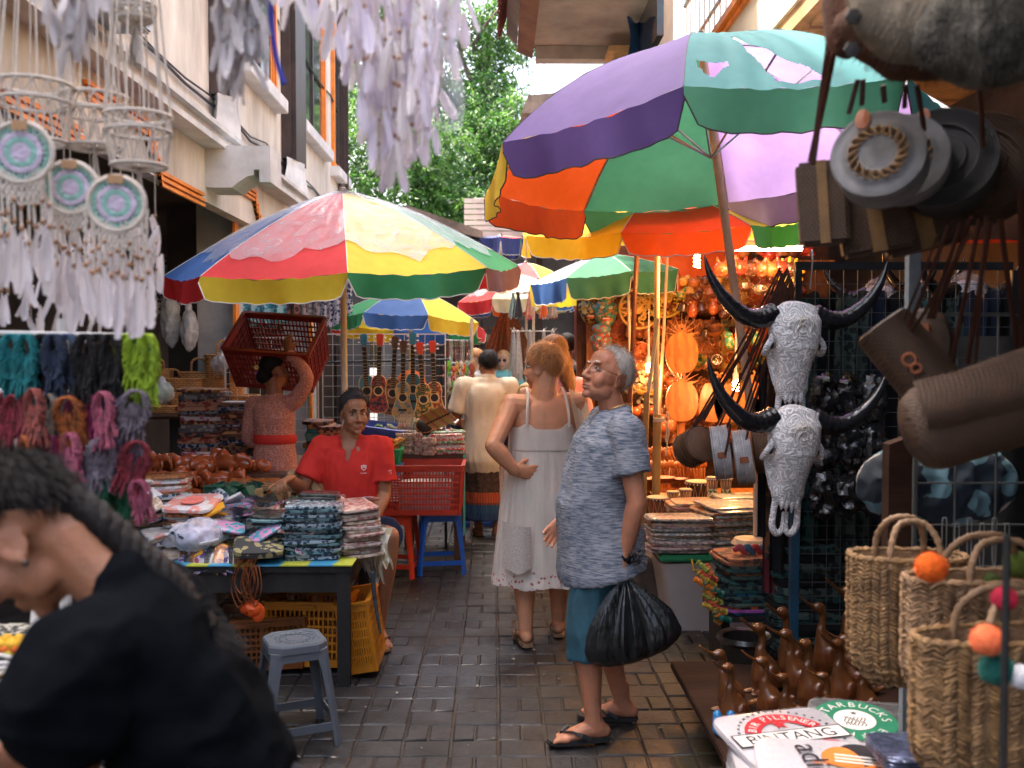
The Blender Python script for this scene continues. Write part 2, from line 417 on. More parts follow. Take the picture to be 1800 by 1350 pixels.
mk('pillar',B().box(-2.9,8.6,0,-2.6,8.7,2.9),BRN,lb,False)
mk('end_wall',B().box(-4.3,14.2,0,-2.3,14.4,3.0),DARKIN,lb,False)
for k,(z,r)in enumerate(((3.62,.012),(3.66,.008),(5.1,.014))):
    mk('cable',B().tube([(WX+.03,2.2+j*.62,z+.03*sin(j*2.1+k)-.02*(j%2))for j in range(20)],r,n=6),BLACKM,lb)
mk('drain_pipe',B().tube([(WX+.06,8.45,7.5),(WX+.06,8.45,3.24)],.035,n=10),PLASTW,lb)
tank=mk('beam_end',B().box(-2.3,4.55,3.25,-1.75,5.0,3.85,bv=.01),M('pale blue paint',(.42,.52,.62),.7,.12),lb,False)
# --- right building
rb=thing('balcony_building','cream building with projecting eave and sunlit balcony front above the right stalls','building',(2,7,0),world_coords=True)
CREAM=M('sunlit cream plaster',(.74,.66,.5),.8,.15,2,.2,25)
mk('balcony_front',B().box(1.78,2.4,3.72,1.95,9.2,4.14),CREAM,rb,False)
mk('moulding',B().box(1.72,2.4,4.143,2.0,9.2,4.2).box(1.75,2.4,4.1,1.777,9.2,4.14),ORNG,rb,False)
mk('soffit',B().box(1.8,2.4,3.6,4.6,9.2,3.717),M('weathered soffit boards',(.5,.32,.14),.7,.35,3,.2,20),rb,False)
for k in range(12):
    mk('plank',B().box(1.86,2.5+k*.55,3.56,4.4,2.5+k*.55+.5,3.597),MATS['weathered soffit boards'],rb,False)
mk('wall',B().box(2.9,2.4,3.717,3.1,12,8),PLAST,rb,False)
mk('floor_slab',B().box(1.95,2.4,3.72,2.9,9.2,3.8),PLAST,rb,False)
METALG=M('galvanised rail',(.45,.46,.48),.35,.15,metal=.7)
rl=mk('railing',B().tube([(1.76,2.5,4.85),(1.76,9.1,4.85)],.025).tube([(1.76,2.5,4.4),(1.76,9.1,4.4)],.018),METALG,rb)
for k in range(34):
    mk('baluster',B().tube([(1.76,2.6+k*.195,4.2),(1.76,2.6+k*.195,4.84)],.009,n=6),METALG,rl)
mk('handrail',B().box(1.72,2.5,4.9,1.81,9.1,4.95),ORNG,rb,False)
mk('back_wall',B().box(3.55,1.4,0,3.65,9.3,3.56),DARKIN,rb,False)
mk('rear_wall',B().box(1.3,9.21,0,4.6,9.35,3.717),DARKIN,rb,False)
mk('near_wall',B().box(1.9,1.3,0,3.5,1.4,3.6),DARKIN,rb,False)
CONC=M('stained concrete soffit',(.36,.3,.25),.85,.35,1.3,.25,20,col2=(.5,.43,.36))
ev=B().box(.34,7.0,4.42,1.3,9.0,4.5)
mk('eave_soffit',ev,CONC,rb,False)
mk('fascia',B().prism([(.335,4.36),(.34,4.55),(.2,4.6),(.19,4.42)],7.0,9.1,Matrix(((1,0,0,0),(0,0,1,0),(0,1,0,0),(0,0,0,1)))),M('faded red brown board',(.2,.09,.05),.7,.3,4,.2,30),rb,False)
mk('fascia',B().prism([(.187,4.43),(.197,4.62),(.1,4.68),(.09,4.53)],7.0,8.95,Matrix(((1,0,0,0),(0,0,1,0),(0,1,0,0),(0,0,0,1)))),M('grey brown board',(.17,.13,.11),.7,.3,4,.2,30),rb,False)
th=B()
for k in range(92):
    y0=7.0+k*.0215
    th.bar((.095,y0,4.72),(.02+rnd.uniform(-.01,.01),y0+rnd.uniform(-.02,.02),4.5+rnd.uniform(-.03,.03)),.014)
mk('thatch',th,M('dark red tile edge',(.12,.03,.025),.8,.3),rb,False,kind='stuff')
mk('end_beam',B().box(.36,8.9,4.3,1.02,9.06,4.417),CONC,rb,False)
mk('roof',B().prism([(.1,4.72),(1.6,5.6),(1.6,5.5),(.12,4.64)],7.0,9.1,Matrix(((1,0,0,0),(0,0,1,0),(0,1,0,0),(0,0,0,1)))),MATS['dark red tile edge'],rb,False)
mk('wall',B().box(1.32,8.55,3.717,1.55,9.2,8),PLAST,rb,False)
mk('wall',B().box(1.03,8.95,2.4,1.3,9.2,4.417),PLASTW,rb,False)
mk('window',B().box(1.2,7.3,4.0,1.25,8.4,4.41),GLASS,rb,False)
mk('capital',B().box(.98,8.5,4.25,1.3,8.85,4.3).box(1.03,8.54,4.19,1.27,8.82,4.25),MATS['weathered soffit boards'],rb,False)
cl=B().grid(lambda u,v:(1.08+.25*u+.03*sin(v*9),8.1+.3*u,4.41-v*(1.0-.6*u)+.02*sin(u*14)),10,14)
tag(mk('tarpaulin',cl,M('blue tarpaulin',(.03,.1,.25),.4,.3,3,.2,15,tl=.15),base=(1.2,8.2,3.5)),'dark blue tarp hanging under the far eave beside the window','tarpaulin')
mk('wall',B().box(-2.6,-9,3.1,-2.31,1.995,5.2),PLAST,lb,False);mk('back_wall',B().box(-4.4,-9,0,-4.3,1.995,3.1),DARKIN,lb,False)
mk('soffit',B().box(1.8,-9,3.6,4.6,2.395,3.717),MATS['weathered soffit boards'],rb,False);mk('wall',B().box(1.85,-9,3.72,2.1,2.395,5),PLAST,rb,False);mk('back_wall',B().box(3.55,-9,0,3.65,1.295,3.59),DARKIN,rb,False)
sr=thing('stall_roof','dark tarpaulin roof over the right foreground stall, just above the picture','roof',(2,0,0),world_coords=True)
mk('tarpaulin',B().grid(lambda u,v:V((.66+2.7*u,-2.5+5.3*v,2.72+.12*u-.05*sin(pi*v*4))),10,16),M('dark brown tarpaulin',(.04,.025,.018),.7,.2,3),sr)
for(x,y)in((.7,-2.4),(3.3,-2.4),(3.3,2.7)):mk('post',B().tube([(x,y,0),(x,y,2.7)],.02),BRN,sr)
mk('side_sheet',B().grid(lambda u,v:V((.68+2.6*u,-2.5,2.7*v)),6,6),MATS['dark brown tarpaulin'],sr)
# --- end of the alley
eb=thing('end_shop','dim grey shopfront with brown posts closing the far end of the alley','building',(0,15,0),world_coords=True)
GREYW=M('grey slate shop wall',(.11,.11,.115),.8,.25,2,.2,20)
mk('wall',B().box(-1.9,15.4,0,2.6,15.6,3.2),GREYW,eb,False)
for x in(-1.0,.12,.62,1.25):mk('post',B().box(x,15.2,0,x+.1,15.39,3.1),BRN,eb,False)
mk('beam',B().box(-1.9,15.1,2.5,2.6,15.3,2.72),GREYP,eb,False)
mk('screen',B().box(-.35,15.06,3.22,.55,15.3,4.0),M('white block screen',(.6,.58,.55),.8,.1),eb,False)
for k in range(9):
    mk('tile',B().box(-.5,15.02,3.24+k*.085,.52,15.055,3.305+k*.085),MATS['white block screen'],eb,False)
for x0 in(-.28,.18):
    sh=mk('shelf',B().box(x0-.42,14.5,0,x0-.39,15,2.1).box(x0-.02,14.5,0,x0+.01,15,2.1),BRN,eb,False)
    for k in range(9):mk('board',B().box(x0-.388,14.5,.2+k*.22,x0-.023,15,.235+k*.22),M('warm shelf board',(.2,.11,.06),.7,.3),sh,False)
for k in range(8): 
    for q,x0 in enumerate((-.28,.18)):
        tag(mk('folded_cloth',B().box(x0-.37,14.52,.24+k*.22,x0-.05,14.9,.24+k*.22+.1,bv=.02),M('shelf goods %d'%((k+q)%4),[(.35,.25,.16),(.14,.16,.2),(.4,.34,.28),(.25,.1,.06)][(k+q)%4],.8,.3),base=(x0-.2,14.7,.24+k*.22)),
            'folded cloth on the %s board up of the %s far end shelf'%(ordn(k),('left','right')[q]),'cloth','goods on the far shelves')
mk('side_wall',B().box(-4.4,14.45,0,-1.91,14.6,3.4),GREYW,eb,False)
mk('side_wall',B().box(2.61,9.4,0,2.75,15.6,3.4),GREYW,eb,False)
nb=thing('far_pavilion','low weathered pavilion roof poking out above the centre of the alley','building',(.8,14,0),world_coords=True)
ROOF=M('grey brown roof tile',(.2,.15,.12),.8,.4,5,.4,20)
mk('roof',B().prism([(.35,5.0),(1.9,5.0),(1.6,5.35),(.45,5.25)],13.8,15.5,Matrix(((1,0,0,0),(0,0,1,0),(0,1,0,0),(0,0,0,1)))),ROOF,nb,False)
mk('wall',B().box(.5,14,3.2,1.7,15,4.997),MATS['faded red brown board'],nb,False)
nb=thing('tiled_shed','low brown tiled roof just left of centre behind the red umbrella','building',(-1.4,15,0),world_coords=True)
mk('roof',B().prism([(-1.35,3.5),(-.2,3.25),(-.2,3.35),(-1.3,3.72)],13.9,15,Matrix(((1,0,0,0),(0,0,1,0),(0,1,0,0),(0,0,0,1)))),ROOF,nb,False)
mk('wall',B().box(-1.3,14.2,2.6,-.3,15,3.25),GREYP,nb,False)
# --- trees
LEAVES=[M('leaf dark',(.02,.07,.013),.5,.4,3,0,tl=.3),M('leaf mid',(.05,.16,.022),.45,.4,3,0,tl=.4),M('leaf light',(.12,.26,.04),.45,.3,3,0,tl=.45)]
BARK=M('grey tree bark',(.12,.09,.07),.9,.4,6,.5,25)
def leaf_cloud(lobes,n,size,seed,hang=.5):
    r=random.Random(seed);out=[B(),B(),B()]
    vol=[l[1][0]*l[1][1]*l[1][2]for l in lobes];tot=sum(vol)
    for(c,rad),vv in zip(lobes,vol):
        c=V(c)
        for _ in range(int(n*vv/tot/14)):
            d=V((r.gauss(0,1),r.gauss(0,1),r.gauss(0,1))).normalized()*(r.uniform(.45,1)**.6)
            p=c+V((d.x*rad[0],d.y*rad[1],d.z*rad[2]))
            mi=r.choices((0,1,2),(3,4,3))[0]
            ax=V((r.uniform(-1,1),r.uniform(-1,.3),r.uniform(-1.2,.2))).normalized()
            for q in range(14):
                t=q/14
                pp=p+ax*(t*size*5)+V((r.uniform(-1,1),r.uniform(-1,1),r.uniform(-1,1)))*size*.7
                dv=(ax+V((r.uniform(-1,1),r.uniform(-1,1),r.uniform(-1.2,.2)))*.9).normalized()
                sd=dv.cross(V((r.uniform(-1,1),r.uniform(-1,1),r.uniform(-1,1)))).normalized()
                L=size*r.uniform(.8,1.5);w=L*.22;up=dv.cross(sd)*L*.08
                out[mi if r.random()<.8 else r.randrange(3)].add([pp,pp+dv*L*.45+sd*w-up,pp+dv*L,pp+dv*L*.45-sd*w-up],[[0,1,2],[0,2,3]])
    return out
def tree(label,base,trunk,limbs,lobes,n,size,seed):
    t=thing('leafy_tree',label,'tree',base,world_coords=True)
    mk('trunk',B().tube(curve(trunk,4),.22,r2=.09,n=10),BARK,t)
    for lm in limbs:mk('limb',B().tube(curve(lm,4),.07,r2=.015,n=7),BARK,t)
    for bb,m in zip(leaf_cloud(lobes,n,size,seed),LEAVES):
        if bb.v:mk('crown',bb,m,t,False,kind='stuff')
    return t
tree('big leafy green tree with pale branches filling the gap over the centre of the alley',(.3,22,0),
     [(.3,22,0),(.1,22,3),(-.3,22,6),(-.2,22,8.5)],
     [[(-.2,22,5),(.6,21.5,6.2),(1.8,21.2,6.8)],[(-.2,22,6),(-1.2,21.5,7.5),(-2,21.3,8.4)],[(-.1,22,7.5),(-.5,21.3,8.3),(.5,21,9.4)],[(-.3,21.2,7),(-.8,21,8.1),(-.5,21,8.6)]],
     [((.4,20.3,6.3),(1.1,.8,.75)),((1.1,20.3,5.0),(1.3,.8,1.0)),((-.2,20.5,5.0),(1.0,.8,.9)),((-.6,21,5.6),(1.5,1,1.3)),((.7,21,5.6),(1.4,1,1.1)),((-.9,22,8.2),(1.3,1,1.5)),((.4,22.5,9.2),(.9,.8,.9)),((1.8,21,6.3),(.8,.7,.5)),((-.2,21.3,7.1),(.9,.8,.6)),((-2.6,21.5,8),(1.2,.9,1.8))],
     64000,.09,3)
tree('darker dense tree low behind the red and yellow umbrella',(-1.4,17.5,0),
     [(-1.4,17.5,0),(-1.5,17.5,2.5),(-1.3,17.6,4.2)],[[(-1.3,17.5,3),(-2,17,4),(-2.5,17,4.6)]],
     [((-1.7,17,4.3),(1.0,.8,.9)),((-.75,17,4.0),(.75,.7,.75)),((-2.3,17.3,5.4),(.7,.7,.9)),((-1.3,17.2,5.3),(.8,.7,.6)),((-.5,17,3.3),(.6,.5,.5))],
     22000,.08,5)
# --- umbrellas
UC={'red':(.75,.03,.035),'yellow':(.85,.62,.03),'green':(.04,.33,.12),'blue':(.04,.14,.42),'purple':(.11,.06,.24),'orange':(.85,.13,.01),
      'teal':(.05,.23,.25),'white':(.75,.74,.78),'cream':(.7,.6,.36),'lilac':(.40,.26,.60),'paleblue':(.3,.42,.7),'palegreen':(.06,.27,.15),
      'pink':(.75,.2,.25),'grey':(.36,.37,.42),'violet':(.2,.12,.2),'lime':(.5,.6,.05),'deeporange':(.8,.1,.01),'navy':(.03,.05,.2)}
def cloth(c,tl=.33):
    return M('umbrella cloth '+c,UC[c],.75,.24,1.3,.15,350,tl=tl+(.15 if c=='lilac' else 0),col2=tuple(min(1,x*1.12+.02)for x in UC[c]))
POLEW=M('cream painted pole',(.62,.55,.42),.45,.12,6,.05)
TRIMW=M('pale binding tape',(.7,.68,.62),.7,.1)
TRIMD=M('dark binding tape',(.03,.02,.03),.7,.1)
def umbrella(label,apex,R,h,tops,vals,rot=0,tilt=(0,0),drop=.17,pole=None,polem=None,trim=None,loc_z=0,bulge=1.9,group='market umbrellas',
             plastic=0,holes=None,wavy=.0,pr=.019,seed=0,hub_drop=None):
    apex=V(apex);foot=V(pole)if pole else V((apex.x,apex.y,0));n=len(tops);r=random.Random(seed)
    t=thing('market_umbrella',label,'umbrella',foot,group,world_coords=True)
    TM=T(*apex)@RX(tilt[0])@RY(tilt[1])@RZ(rot)
    def surf(a,s,off=0): 
        k=a-math.floor(a);ang=2*pi*a/n
        ch=cos(pi/n)/cos(2*pi/n*(k-.5)) 
        rr=R*s*(1-(1-ch)*min(1,s*1.1))
        sag=-.035*R*sin(pi*k)*s*(1-.3*s)
        wr=.006*sin(37*a+9*s+seed)*s*sin(pi*k)
        z=-h*(.35*s+.65*s**bulge)+sag+wr+off
        return TM@V((rr*cos(ang),rr*sin(ang),z))
    tm=trim or TRIMW
    for i in range(n):
        sk=holes.get(i)if holes else None
        nu,nv=(110,90)if sk else(10,14)
        pn=mk('canopy_panel',B().grid(lambda u,v:surf(i+min(u,.9999),.015+.985*v),nu,nv,skip=sk),cloth(tops[i]),t)
        pn['label']=tops[i].replace('pale','pale ').replace('deep','deep ')+' cloth panel'
        def vf(u,v,i=i):
            p=surf(i+min(max(u,.0001),.9999),1);edge=min(u,1-u);ln=drop*(1 if edge>.09 else sqrt(max(0,1-(1-edge/.09)**2))*.75+.25)
            ln*=1+wavy*sin(u*13+i)
            out=(p-TM@V((0,0,-h)));out.normalize()
            return p+(TM.to_3x3()@V((0,0,-1)))*ln*v+out*(.02*sin(u*9+i*2+seed)*v+.01*sin(u*23+i)*v)
        vl=mk('valance',B().grid(vf,22,5),cloth(vals[i]),t)
        vl['label']=vals[i]+' hanging flap'
        mk('binding',B().tube([vf(k/22,1.0)for k in range(23)],.0035,n=5),tm,vl)
        mk('seam',B().tube([surf(i,s,.002)for s in(.03,.15,.3,.45,.6,.75,.9,.998)],.0022,n=5),tm,pn)
        mk('rib',B().tube([surf(i,s,-.012)for s in(.02,.2,.4,.6,.8,.995)],.005,n=5),METALG,t)
        mid=surf(i,.5,-.012);hub=TM@V((0,0,-h*1.0 if hub_drop is None else-hub_drop))
        mk('stretcher',B().bar(hub,mid,.008),METALG,t)
    top=TM@V((0,0,.0));pdir=(foot-top)
    mk('pole',B().tube([foot,foot-pdir*.5,top-pdir.normalized()*.03],pr,n=12),polem or POLEW,t)
    mk('finial',B().lathe([(.035,-.01),(.04,.005),(.018,.03),(.012,.055),(0,.06)],12,T(*top)),BRN,t)
    if plastic:
        pb=B()
        for i in range(n):
            pb.grid(lambda u,v:surf(i+min(u,.9999),.02+(plastic+.05*sin((i+u)*5.1)+.03*sin((i+u)*17))*v,.012+.006*sin((i+u)*31+v*7)),14,10)
        mk('plastic_sheet',pb,clear_film('milky rain sheet',(.52,.52,.56),.36,.25),t)
    return t
Ya=6.4
umbrella('big red yellow and blue umbrella under milky plastic on the left',at(602,338,6.31),1.144,.505,
         ['red','yellow','green','grey','orange','green','yellow','blue'],['yellow','green','violet','red','blue','green','blue','red'],
         rot=-2.198,tilt=(.094,-.03),drop=.135,pole=at(607,690,6.31).xy.to_3d(),plastic=.8,seed=1,pr=.021,bulge=1.63)
YB=4.914
def tear(u,v): 
    w=.006*sin(v*40)+.004*sin(v*90)
    a=.55<v<.965 and .33+(v-.55)*.22+w<u<.33+(v-.55)*.85-w
    b2=.05<u<.22 and .86-.3*abs(u-.13)<v<.95-.9*abs(u-.12)+w
    c=.10<u<.5 and .20<v<.225+.012*sin(u*30)
    return a or b2 or c
umbrella('large tilted purple teal green and orange umbrella with torn panels over the right lane',at(1232,74.5,YB),1.186,.589,
         ['teal','white','lilac','lilac','palegreen','deeporange','yellow','purple'],['palegreen','teal','lilac','lilac','palegreen','deeporange','yellow','purple'],
         rot=-1.877,tilt=(-.069,-.0775),drop=.17,pole=at(1352,955,YB),polem=M('salmon painted pole',(.62,.36,.24),.45,.2,6,.05),trim=TRIMD,holes={0:tear},seed=2,pr=.022,bulge=2.5)
umbrella('yellow orange and lime umbrella behind the torn purple one',at(1156,330,6.55),.99,.26,
         ['yellow','deeporange','lime','green','white','green','blue','yellow'],['yellow','orange','green','lime','yellow','yellow','orange','yellow'],
         rot=-2.741,tilt=(.14,-.059),drop=.13,pole=at(1153,735,6.55),seed=3,pr=.019,bulge=1.64)
umbrella('pale blue and mint umbrella with orange far side over the carvings',at(1062,446,8.16),.66,.21,
         ['paleblue','palegreen','palegreen','white','orange','orange','green','blue'],['blue','palegreen','palegreen','orange','orange','orange','yellow','yellow'],
         rot=-2.965,tilt=(0,-.092),drop=.17,seed=4,pole=at(1085,840,8.16).xy.to_3d(),bulge=1.51)
umbrella('small lilac and white umbrella glowing above the orange wall of carvings',at(1190,425,9.0),.85,.16,
         ['white','lilac','lilac','white','white','orange','orange','white'],['orange','orange','orange','green','green','green','orange','orange'],
         rot=radians(-110),drop=.22,seed=5)
umbrella('green blue and yellow umbrella behind the ukuleles',at(723.6,507,9.64),.773,.35,
         ['green','blue','yellow','red','green','blue','yellow','red'],['green','blue','yellow','red','green','blue','yellow','red'],
         rot=-2.83,tilt=(-.094,.054),drop=.13,seed=6,pole=at(712,640,9.6).xy.to_3d(),bulge=1.66)
umbrella('red white and blue umbrella in the far middle under plastic',at(903,482,12.46),.777,.339,
         ['red','cream','paleblue','blue','green','orange','yellow','red'],['red','cream','blue','blue','yellow','orange','navy','navy'],
         rot=-2.736,tilt=(0,-.047),drop=.16,seed=7,plastic=.8,bulge=1.58)
umbrella('red and yellow umbrella furthest down the alley',at(925,462,13.6),.62,.26,
         ['red','yellow','green','blue','red','yellow','green','blue'],['red','yellow','green','blue','red','yellow','green','blue'],
         rot=radians(-120),drop=.14,seed=8)
umbrella('blue and green umbrella edge high in the far centre',at(880,415,14.2),.42,.06,
         ['green','navy','red','navy','green','navy','red','navy'],['navy']*8,rot=0,drop=.24,seed=9)
# --- people
def skin(name,c):return M(name,c,.5,.1,16,.22,150,sss=.1,spec=.4,col2=(min(1,c[0]*1.18),c[1]*1.08,c[2]*1.02))
SK_M=skin('tanned reddish skin',(.46,.20,.115));SK_W=skin('tanned light skin',(.55,.26,.14));SK_I=skin('brown skin',(.33,.155,.08))
SK_P=skin('fair skin',(.6,.38,.28));SK_D=skin('warm brown skin',(.27,.12,.065))
LIP=M('lip',(.30,.09,.07),.5,.1);EYEW=M('eye white',(.6,.56,.52),.2,.02,bump=0);IRIS=M('dark iris',(.02,.012,.01),.1,.02,bump=0)
def hairm(name,c):return M(name,c,.5,.35,30,.6,120,stretch=(1,1,.25),spec=.25 if c[0]>.04 else .12)
H_BLK=hairm('black hair',(.012,.010,.010));H_GRY=hairm('silver grey hair',(.66,.59,.52));H_STRAW=hairm('strawberry blond hair',(.48,.22,.08))
H_BRN=hairm('light brown hair',(.22,.11,.05));H_SALT=hairm('dark greying hair',(.05,.048,.05));H_BLD=hairm('blond hair',(.55,.38,.18))
def sstep(a,b,x):
    t=max(0,min(1,(x-a)/(b-a)));return t*t*(3-2*t)
def hand(b,w,d,n,curl=.35,thumb=1,spread=.06,s=1,curls=None):
    """palm, four fingers of unequal length and a thumb; d along fingers, n out of the palm"""
    w=V(w);d=V(d).normalized();n=(V(n)-d*V(n).dot(d)).normalized();a=d.cross(n)*thumb
    b.limb([w-d*.02,w+d*.03,w+d*.065,w+d*.09],[(.026*s,.019*s),(.036*s,.017*s),(.040*s,.0155*s),(.036*s,.012*s)],right=a,n=12,k=3)
    for i in range(4):
        L=(.072,.082,.077,.06)[i]*s;o=(1.5-i)*.0195*s
        p=w+d*(.085*s-.006*abs(1.2-i))+a*o;dd=(d+a*(1.5-i)*spread).normalized();pts=[p-dd*.02,p]
        c=curls[i]if curls else curl
        ang=c*.8
        for k,q in enumerate((.45,.32,.25)):
            ang2=ang;v2=dd*cos(ang2)+n*sin(ang2);p=p+v2*(L*q);pts.append(p);ang+=c
        b.limb(pts,[.0095*s,.0098*s,.009*s,.0082*s,.007*s],n=8,k=2)
    p=w+d*.015+a*.024*s+n*.006;td=(d*.62+a*.62+n*.35).normalized();t2=(d*.85+a*.3+n*(.35+curl*.5)).normalized()
    b.limb([p-td*.01,p+td*.035*s,p+td*.035*s+t2*.03*s,p+td*.035*s+t2*.052*s],[.016*s,.0135*s,.011*s,.009*s],n=8,k=2)
def foot(b,an,fdir,s=1,toes=True,side=1):
    """bare foot on z=sole; an = ankle joint"""
    an=V(an);f=V(fdir);f.z=0;f.normalize();r=V((f.y,-f.x,0));z0=an.z-.085*s
    b.limb([an+V((0,0,.06)),an,an-f*.02+V((0,0,-.04))],[.036*s,.038*s,.04*s],n=10,k=3)
    b.limb([an-f*.045*s+V((0,0,-.05*s)),an+f*.02+V((0,0,-.042*s)),an+f*.09*s+V((0,0,-.058*s)),an+f*.145*s+V((0,0,-.068*s))],
           [(.032*s,.03*s),(.036*s,.036*s),(.042*s,.024*s),(.045*s,.014*s)],right=r,n=12,k=3)
    if toes:
        for i in range(5):
            o=(-2+i)*.0185*s*side;L=(.034,.04,.037,.031,.024)[i]*s;p=an+f*(.14-.009*i)*s+r*(-o)+V((0,0,-.069*s));q=.0115*s if i==0 else .0085*s
            b.limb([p-f*.02,p+f*L*.55+V((0,0,.004)),p+f*L+V((0,0,-.003))],[q,q,q*.9],n=7,k=2)
def headshape(b,HM,s=1,female=False,nose=1,ears=True):
    j=.92 if female else 1
    def e(c,r,rot=None):b.ell((0,0,0),tuple(x*s for x in r),HM@T(*[x*s for x in c])@(rot or Matrix.Identity(4)))
    e((0,-.012,.035),(.076,.097,.088));e((0,.03,-.012),(.063*j,.058,.082));e((0,.03,-.072),(.052*j,.054,.040));e((0,.072,-.1),(.021*j,.018,.017))
    e((0,.04,.055),(.062,.05,.05));e((0,.058,-.066),(.033,.033,.030));e((0,.066,.0),(.03,.022,.03))
    for sx in(-1,1):
        e((sx*.037,.056,-.032),(.027,.028,.036));e((sx*.045,.02,-.068),(.014,.035,.03));e((sx*.029,.083,.031),(.025,.009,.0075));e((sx*.013,.096,-.036),(.010,.011,.009))
        if ears:
            em=HM@T(sx*.079*s,-.008*s,-.012*s)@RZ(sx*-.45)@RX(.12)
            b.torus(.0185*s,.0062*s,em@Matrix.Diagonal((.6,1,1.35,1))@RY(pi/2),14,6);b.ell((0,0,-.002),(.005*s,.014*s,.021*s),em)
            b.ell((0,0,0),(.008*s,.009*s,.011*s),em@T(0,.004,-.026*s))
    P=lambda x,y,z:HM@V((x*s,y*s,z*s))
    b.limb([P(0,.084,.03),P(0,.092,.008),P(0,.101+.002*nose,-.016),P(0,.106+.003*nose,-.030)],[.009*s,.0095*s,.0115*s,.0120*s],n=8,k=3)
    b.limb([P(-.022,.085,-.066),P(0,.094,-.0635),P(.022,.085,-.066)],[.004*s,.0068*s,.004*s],n=8,k=3)
    b.limb([P(-.02,.083,-.074),P(0,.092,-.0755),P(.02,.083,-.074)],[.004*s,.0078*s,.004*s],n=8,k=3)
def facedisp(HM,s=1):
    I=HM.inverted()
    def f(v,n):
        q=I@v;q=q/s
        if q.y>.03 and abs(q.x)<.07:
            for sx in(-1,1):
                d=((q.x-sx*.031)/.019)**2+((q.z-.010)/.013)**2
                if d<4:v=v-n*(.0105*s*exp(-d))
            d=((q.z+.0705)/.0035)**2+(q.x/.026)**4
            if d<4:v=v-n*(.003*s*exp(-d))
        elif abs(q.x)>.07:
            d=((q.y+.004)/.009)**2+((q.z+.01)/.012)**2
            if d<4:v=v-n*(.004*s*exp(-d))
        return v
    return f
def face_parts(t,HM,s=1,brow=None,look=(0,0)):
    for sx in(-1,1):
        e=mk('eye',B().ell((0,0,0),(.0135*s,.0125*s,.0066*s),HM@T(sx*.031*s,.0705*s,.0085*s),12,8),EYEW,t)
        mk('iris',B().ell((0,0,0),(.0062*s,.003*s,.0060*s),HM@T((sx*.031+look[0])*s,.0815*s,(.0088+look[1])*s),10,6),IRIS,e)
        lid=B();pts=[HM@V(((sx*.031+x)*s,(.0795-abs(x)*.28)*s,(.0148-x*x*28)*s))for x in(-.017,-.011,-.004,.004,.011,.017)]
        mk('eyelash',lid.tube(pts,.0016*s,n=5),H_BLK if brow is not H_GRY else H_SALT,e)
        if brow:
            mk('eyebrow',B().limb([HM@V((sx*x*s,y*s,z*s))for x,y,z in((.014,.094,.029),(.03,.0925,.036),(.046,.08,.031))],[(.0028*s,.002*s),(.0042*s,.002*s),(.002*s,.0015*s)],n=6,k=3,right=(0,0,1)),brow,t)
    mk('lips',B().limb([HM@V((x*s,y*s,z*s))for x,y,z in((-.024,.083,-.068),(-.01,.0935,-.0665),(.01,.0935,-.0665),(.024,.083,-.068))],[.001*s,.0038*s,.0038*s,.001*s],n=7,k=3)
       .limb([HM@V((x*s,y*s,z*s))for x,y,z in((-.02,.084,-.0742),(0,.0925,-.0755),(.02,.084,-.0742))],[.001*s,.0044*s,.001*s],n=7,k=3),LIP,t)
def hairline(d,kind):
    x,y,z=d
    back,side,front={'short':(-.78,-.05,.62),'receding':(-.70,.0,.86),'full':(-.9,-.25,.50),'long':(-1.2,-.55,.52),'crop':(-.8,-.05,.60),'pulled':(-.55,.02,.52)}[kind]
    if y<-.25:ln=back+(side-back)*sstep(-.75,-.2,y)
    else:ln=side+(front-side)*sstep(.05,.62,y)
    return z-ln
def hair(t,HM,mat,kind='short',s=1,thick=.12,strands=0,L=.03,seed=0,name='hair',wav=.02):
    r=random.Random(seed);n,k=40,26
    cx=V((0,-.012,.035))*s;rad=V((.078,.099,.091))*s
    def P(d):
        f=hairline(d,kind);m=sstep(-.05,.14,f);q=.90+(.105+thick*(.55+.45*max(0,d[2])))*m
        q+=wav*m*noise.noise(V(d)*6+V((seed,0,0)))+wav*.5*m*noise.noise(V(d)*15)
        return V((d[0]*rad.x*q,d[1]*rad.y*q,d[2]*rad.z*q))+cx
    b=B()
    b.grid(lambda u,v:P((sin(pi*v)*cos(2*pi*u),sin(pi*v)*sin(2*pi*u),cos(pi*v))),n,k)
    b.v=[HM@v for v in b.v]
    if strands:
        crown=V((0,-.35,.93)).normalized()
        for _ in range(strands):
            d=V((r.gauss(0,1),r.gauss(0,1),r.gauss(0,1))).normalized()
            if hairline(d,kind)<.02:continue
            p=P(d);tg=(d-crown);tg=(tg-d*tg.dot(d));
            if tg.length<.05:tg=V((1,0,0))
            tg.normalize();tg=(tg+V((r.uniform(-1,1),r.uniform(-1,1),r.uniform(-1,1)))*.25).normalized()
            sd=tg.cross(d).normalized()*.0009*s;l=L*r.uniform(.6,1.2);out=d*(.18+r.random()*.5)
            q=[p-d*.004,p+(tg+out)*l*.5,p+(tg+out*.6)*l]
            b.add([HM@x for x in(q[0]-sd,q[0]+sd,q[1]-sd,q[1]+sd,q[2])],[[0,1,3,2],[2,3,4]])
    return mk(name,b,mat,t)
def folds(amp=.006,sc=(9,9,4),seed=0):
    def f(v,n):
        q=V((v.x*sc[0]+seed,v.y*sc[1],v.z*sc[2]));a=noise.noise(q)+.5*noise.noise(q*2.3+V((3,1,2)))
        a=(1-abs(a)*2.2)
        return v+n*(a*amp)
    return f
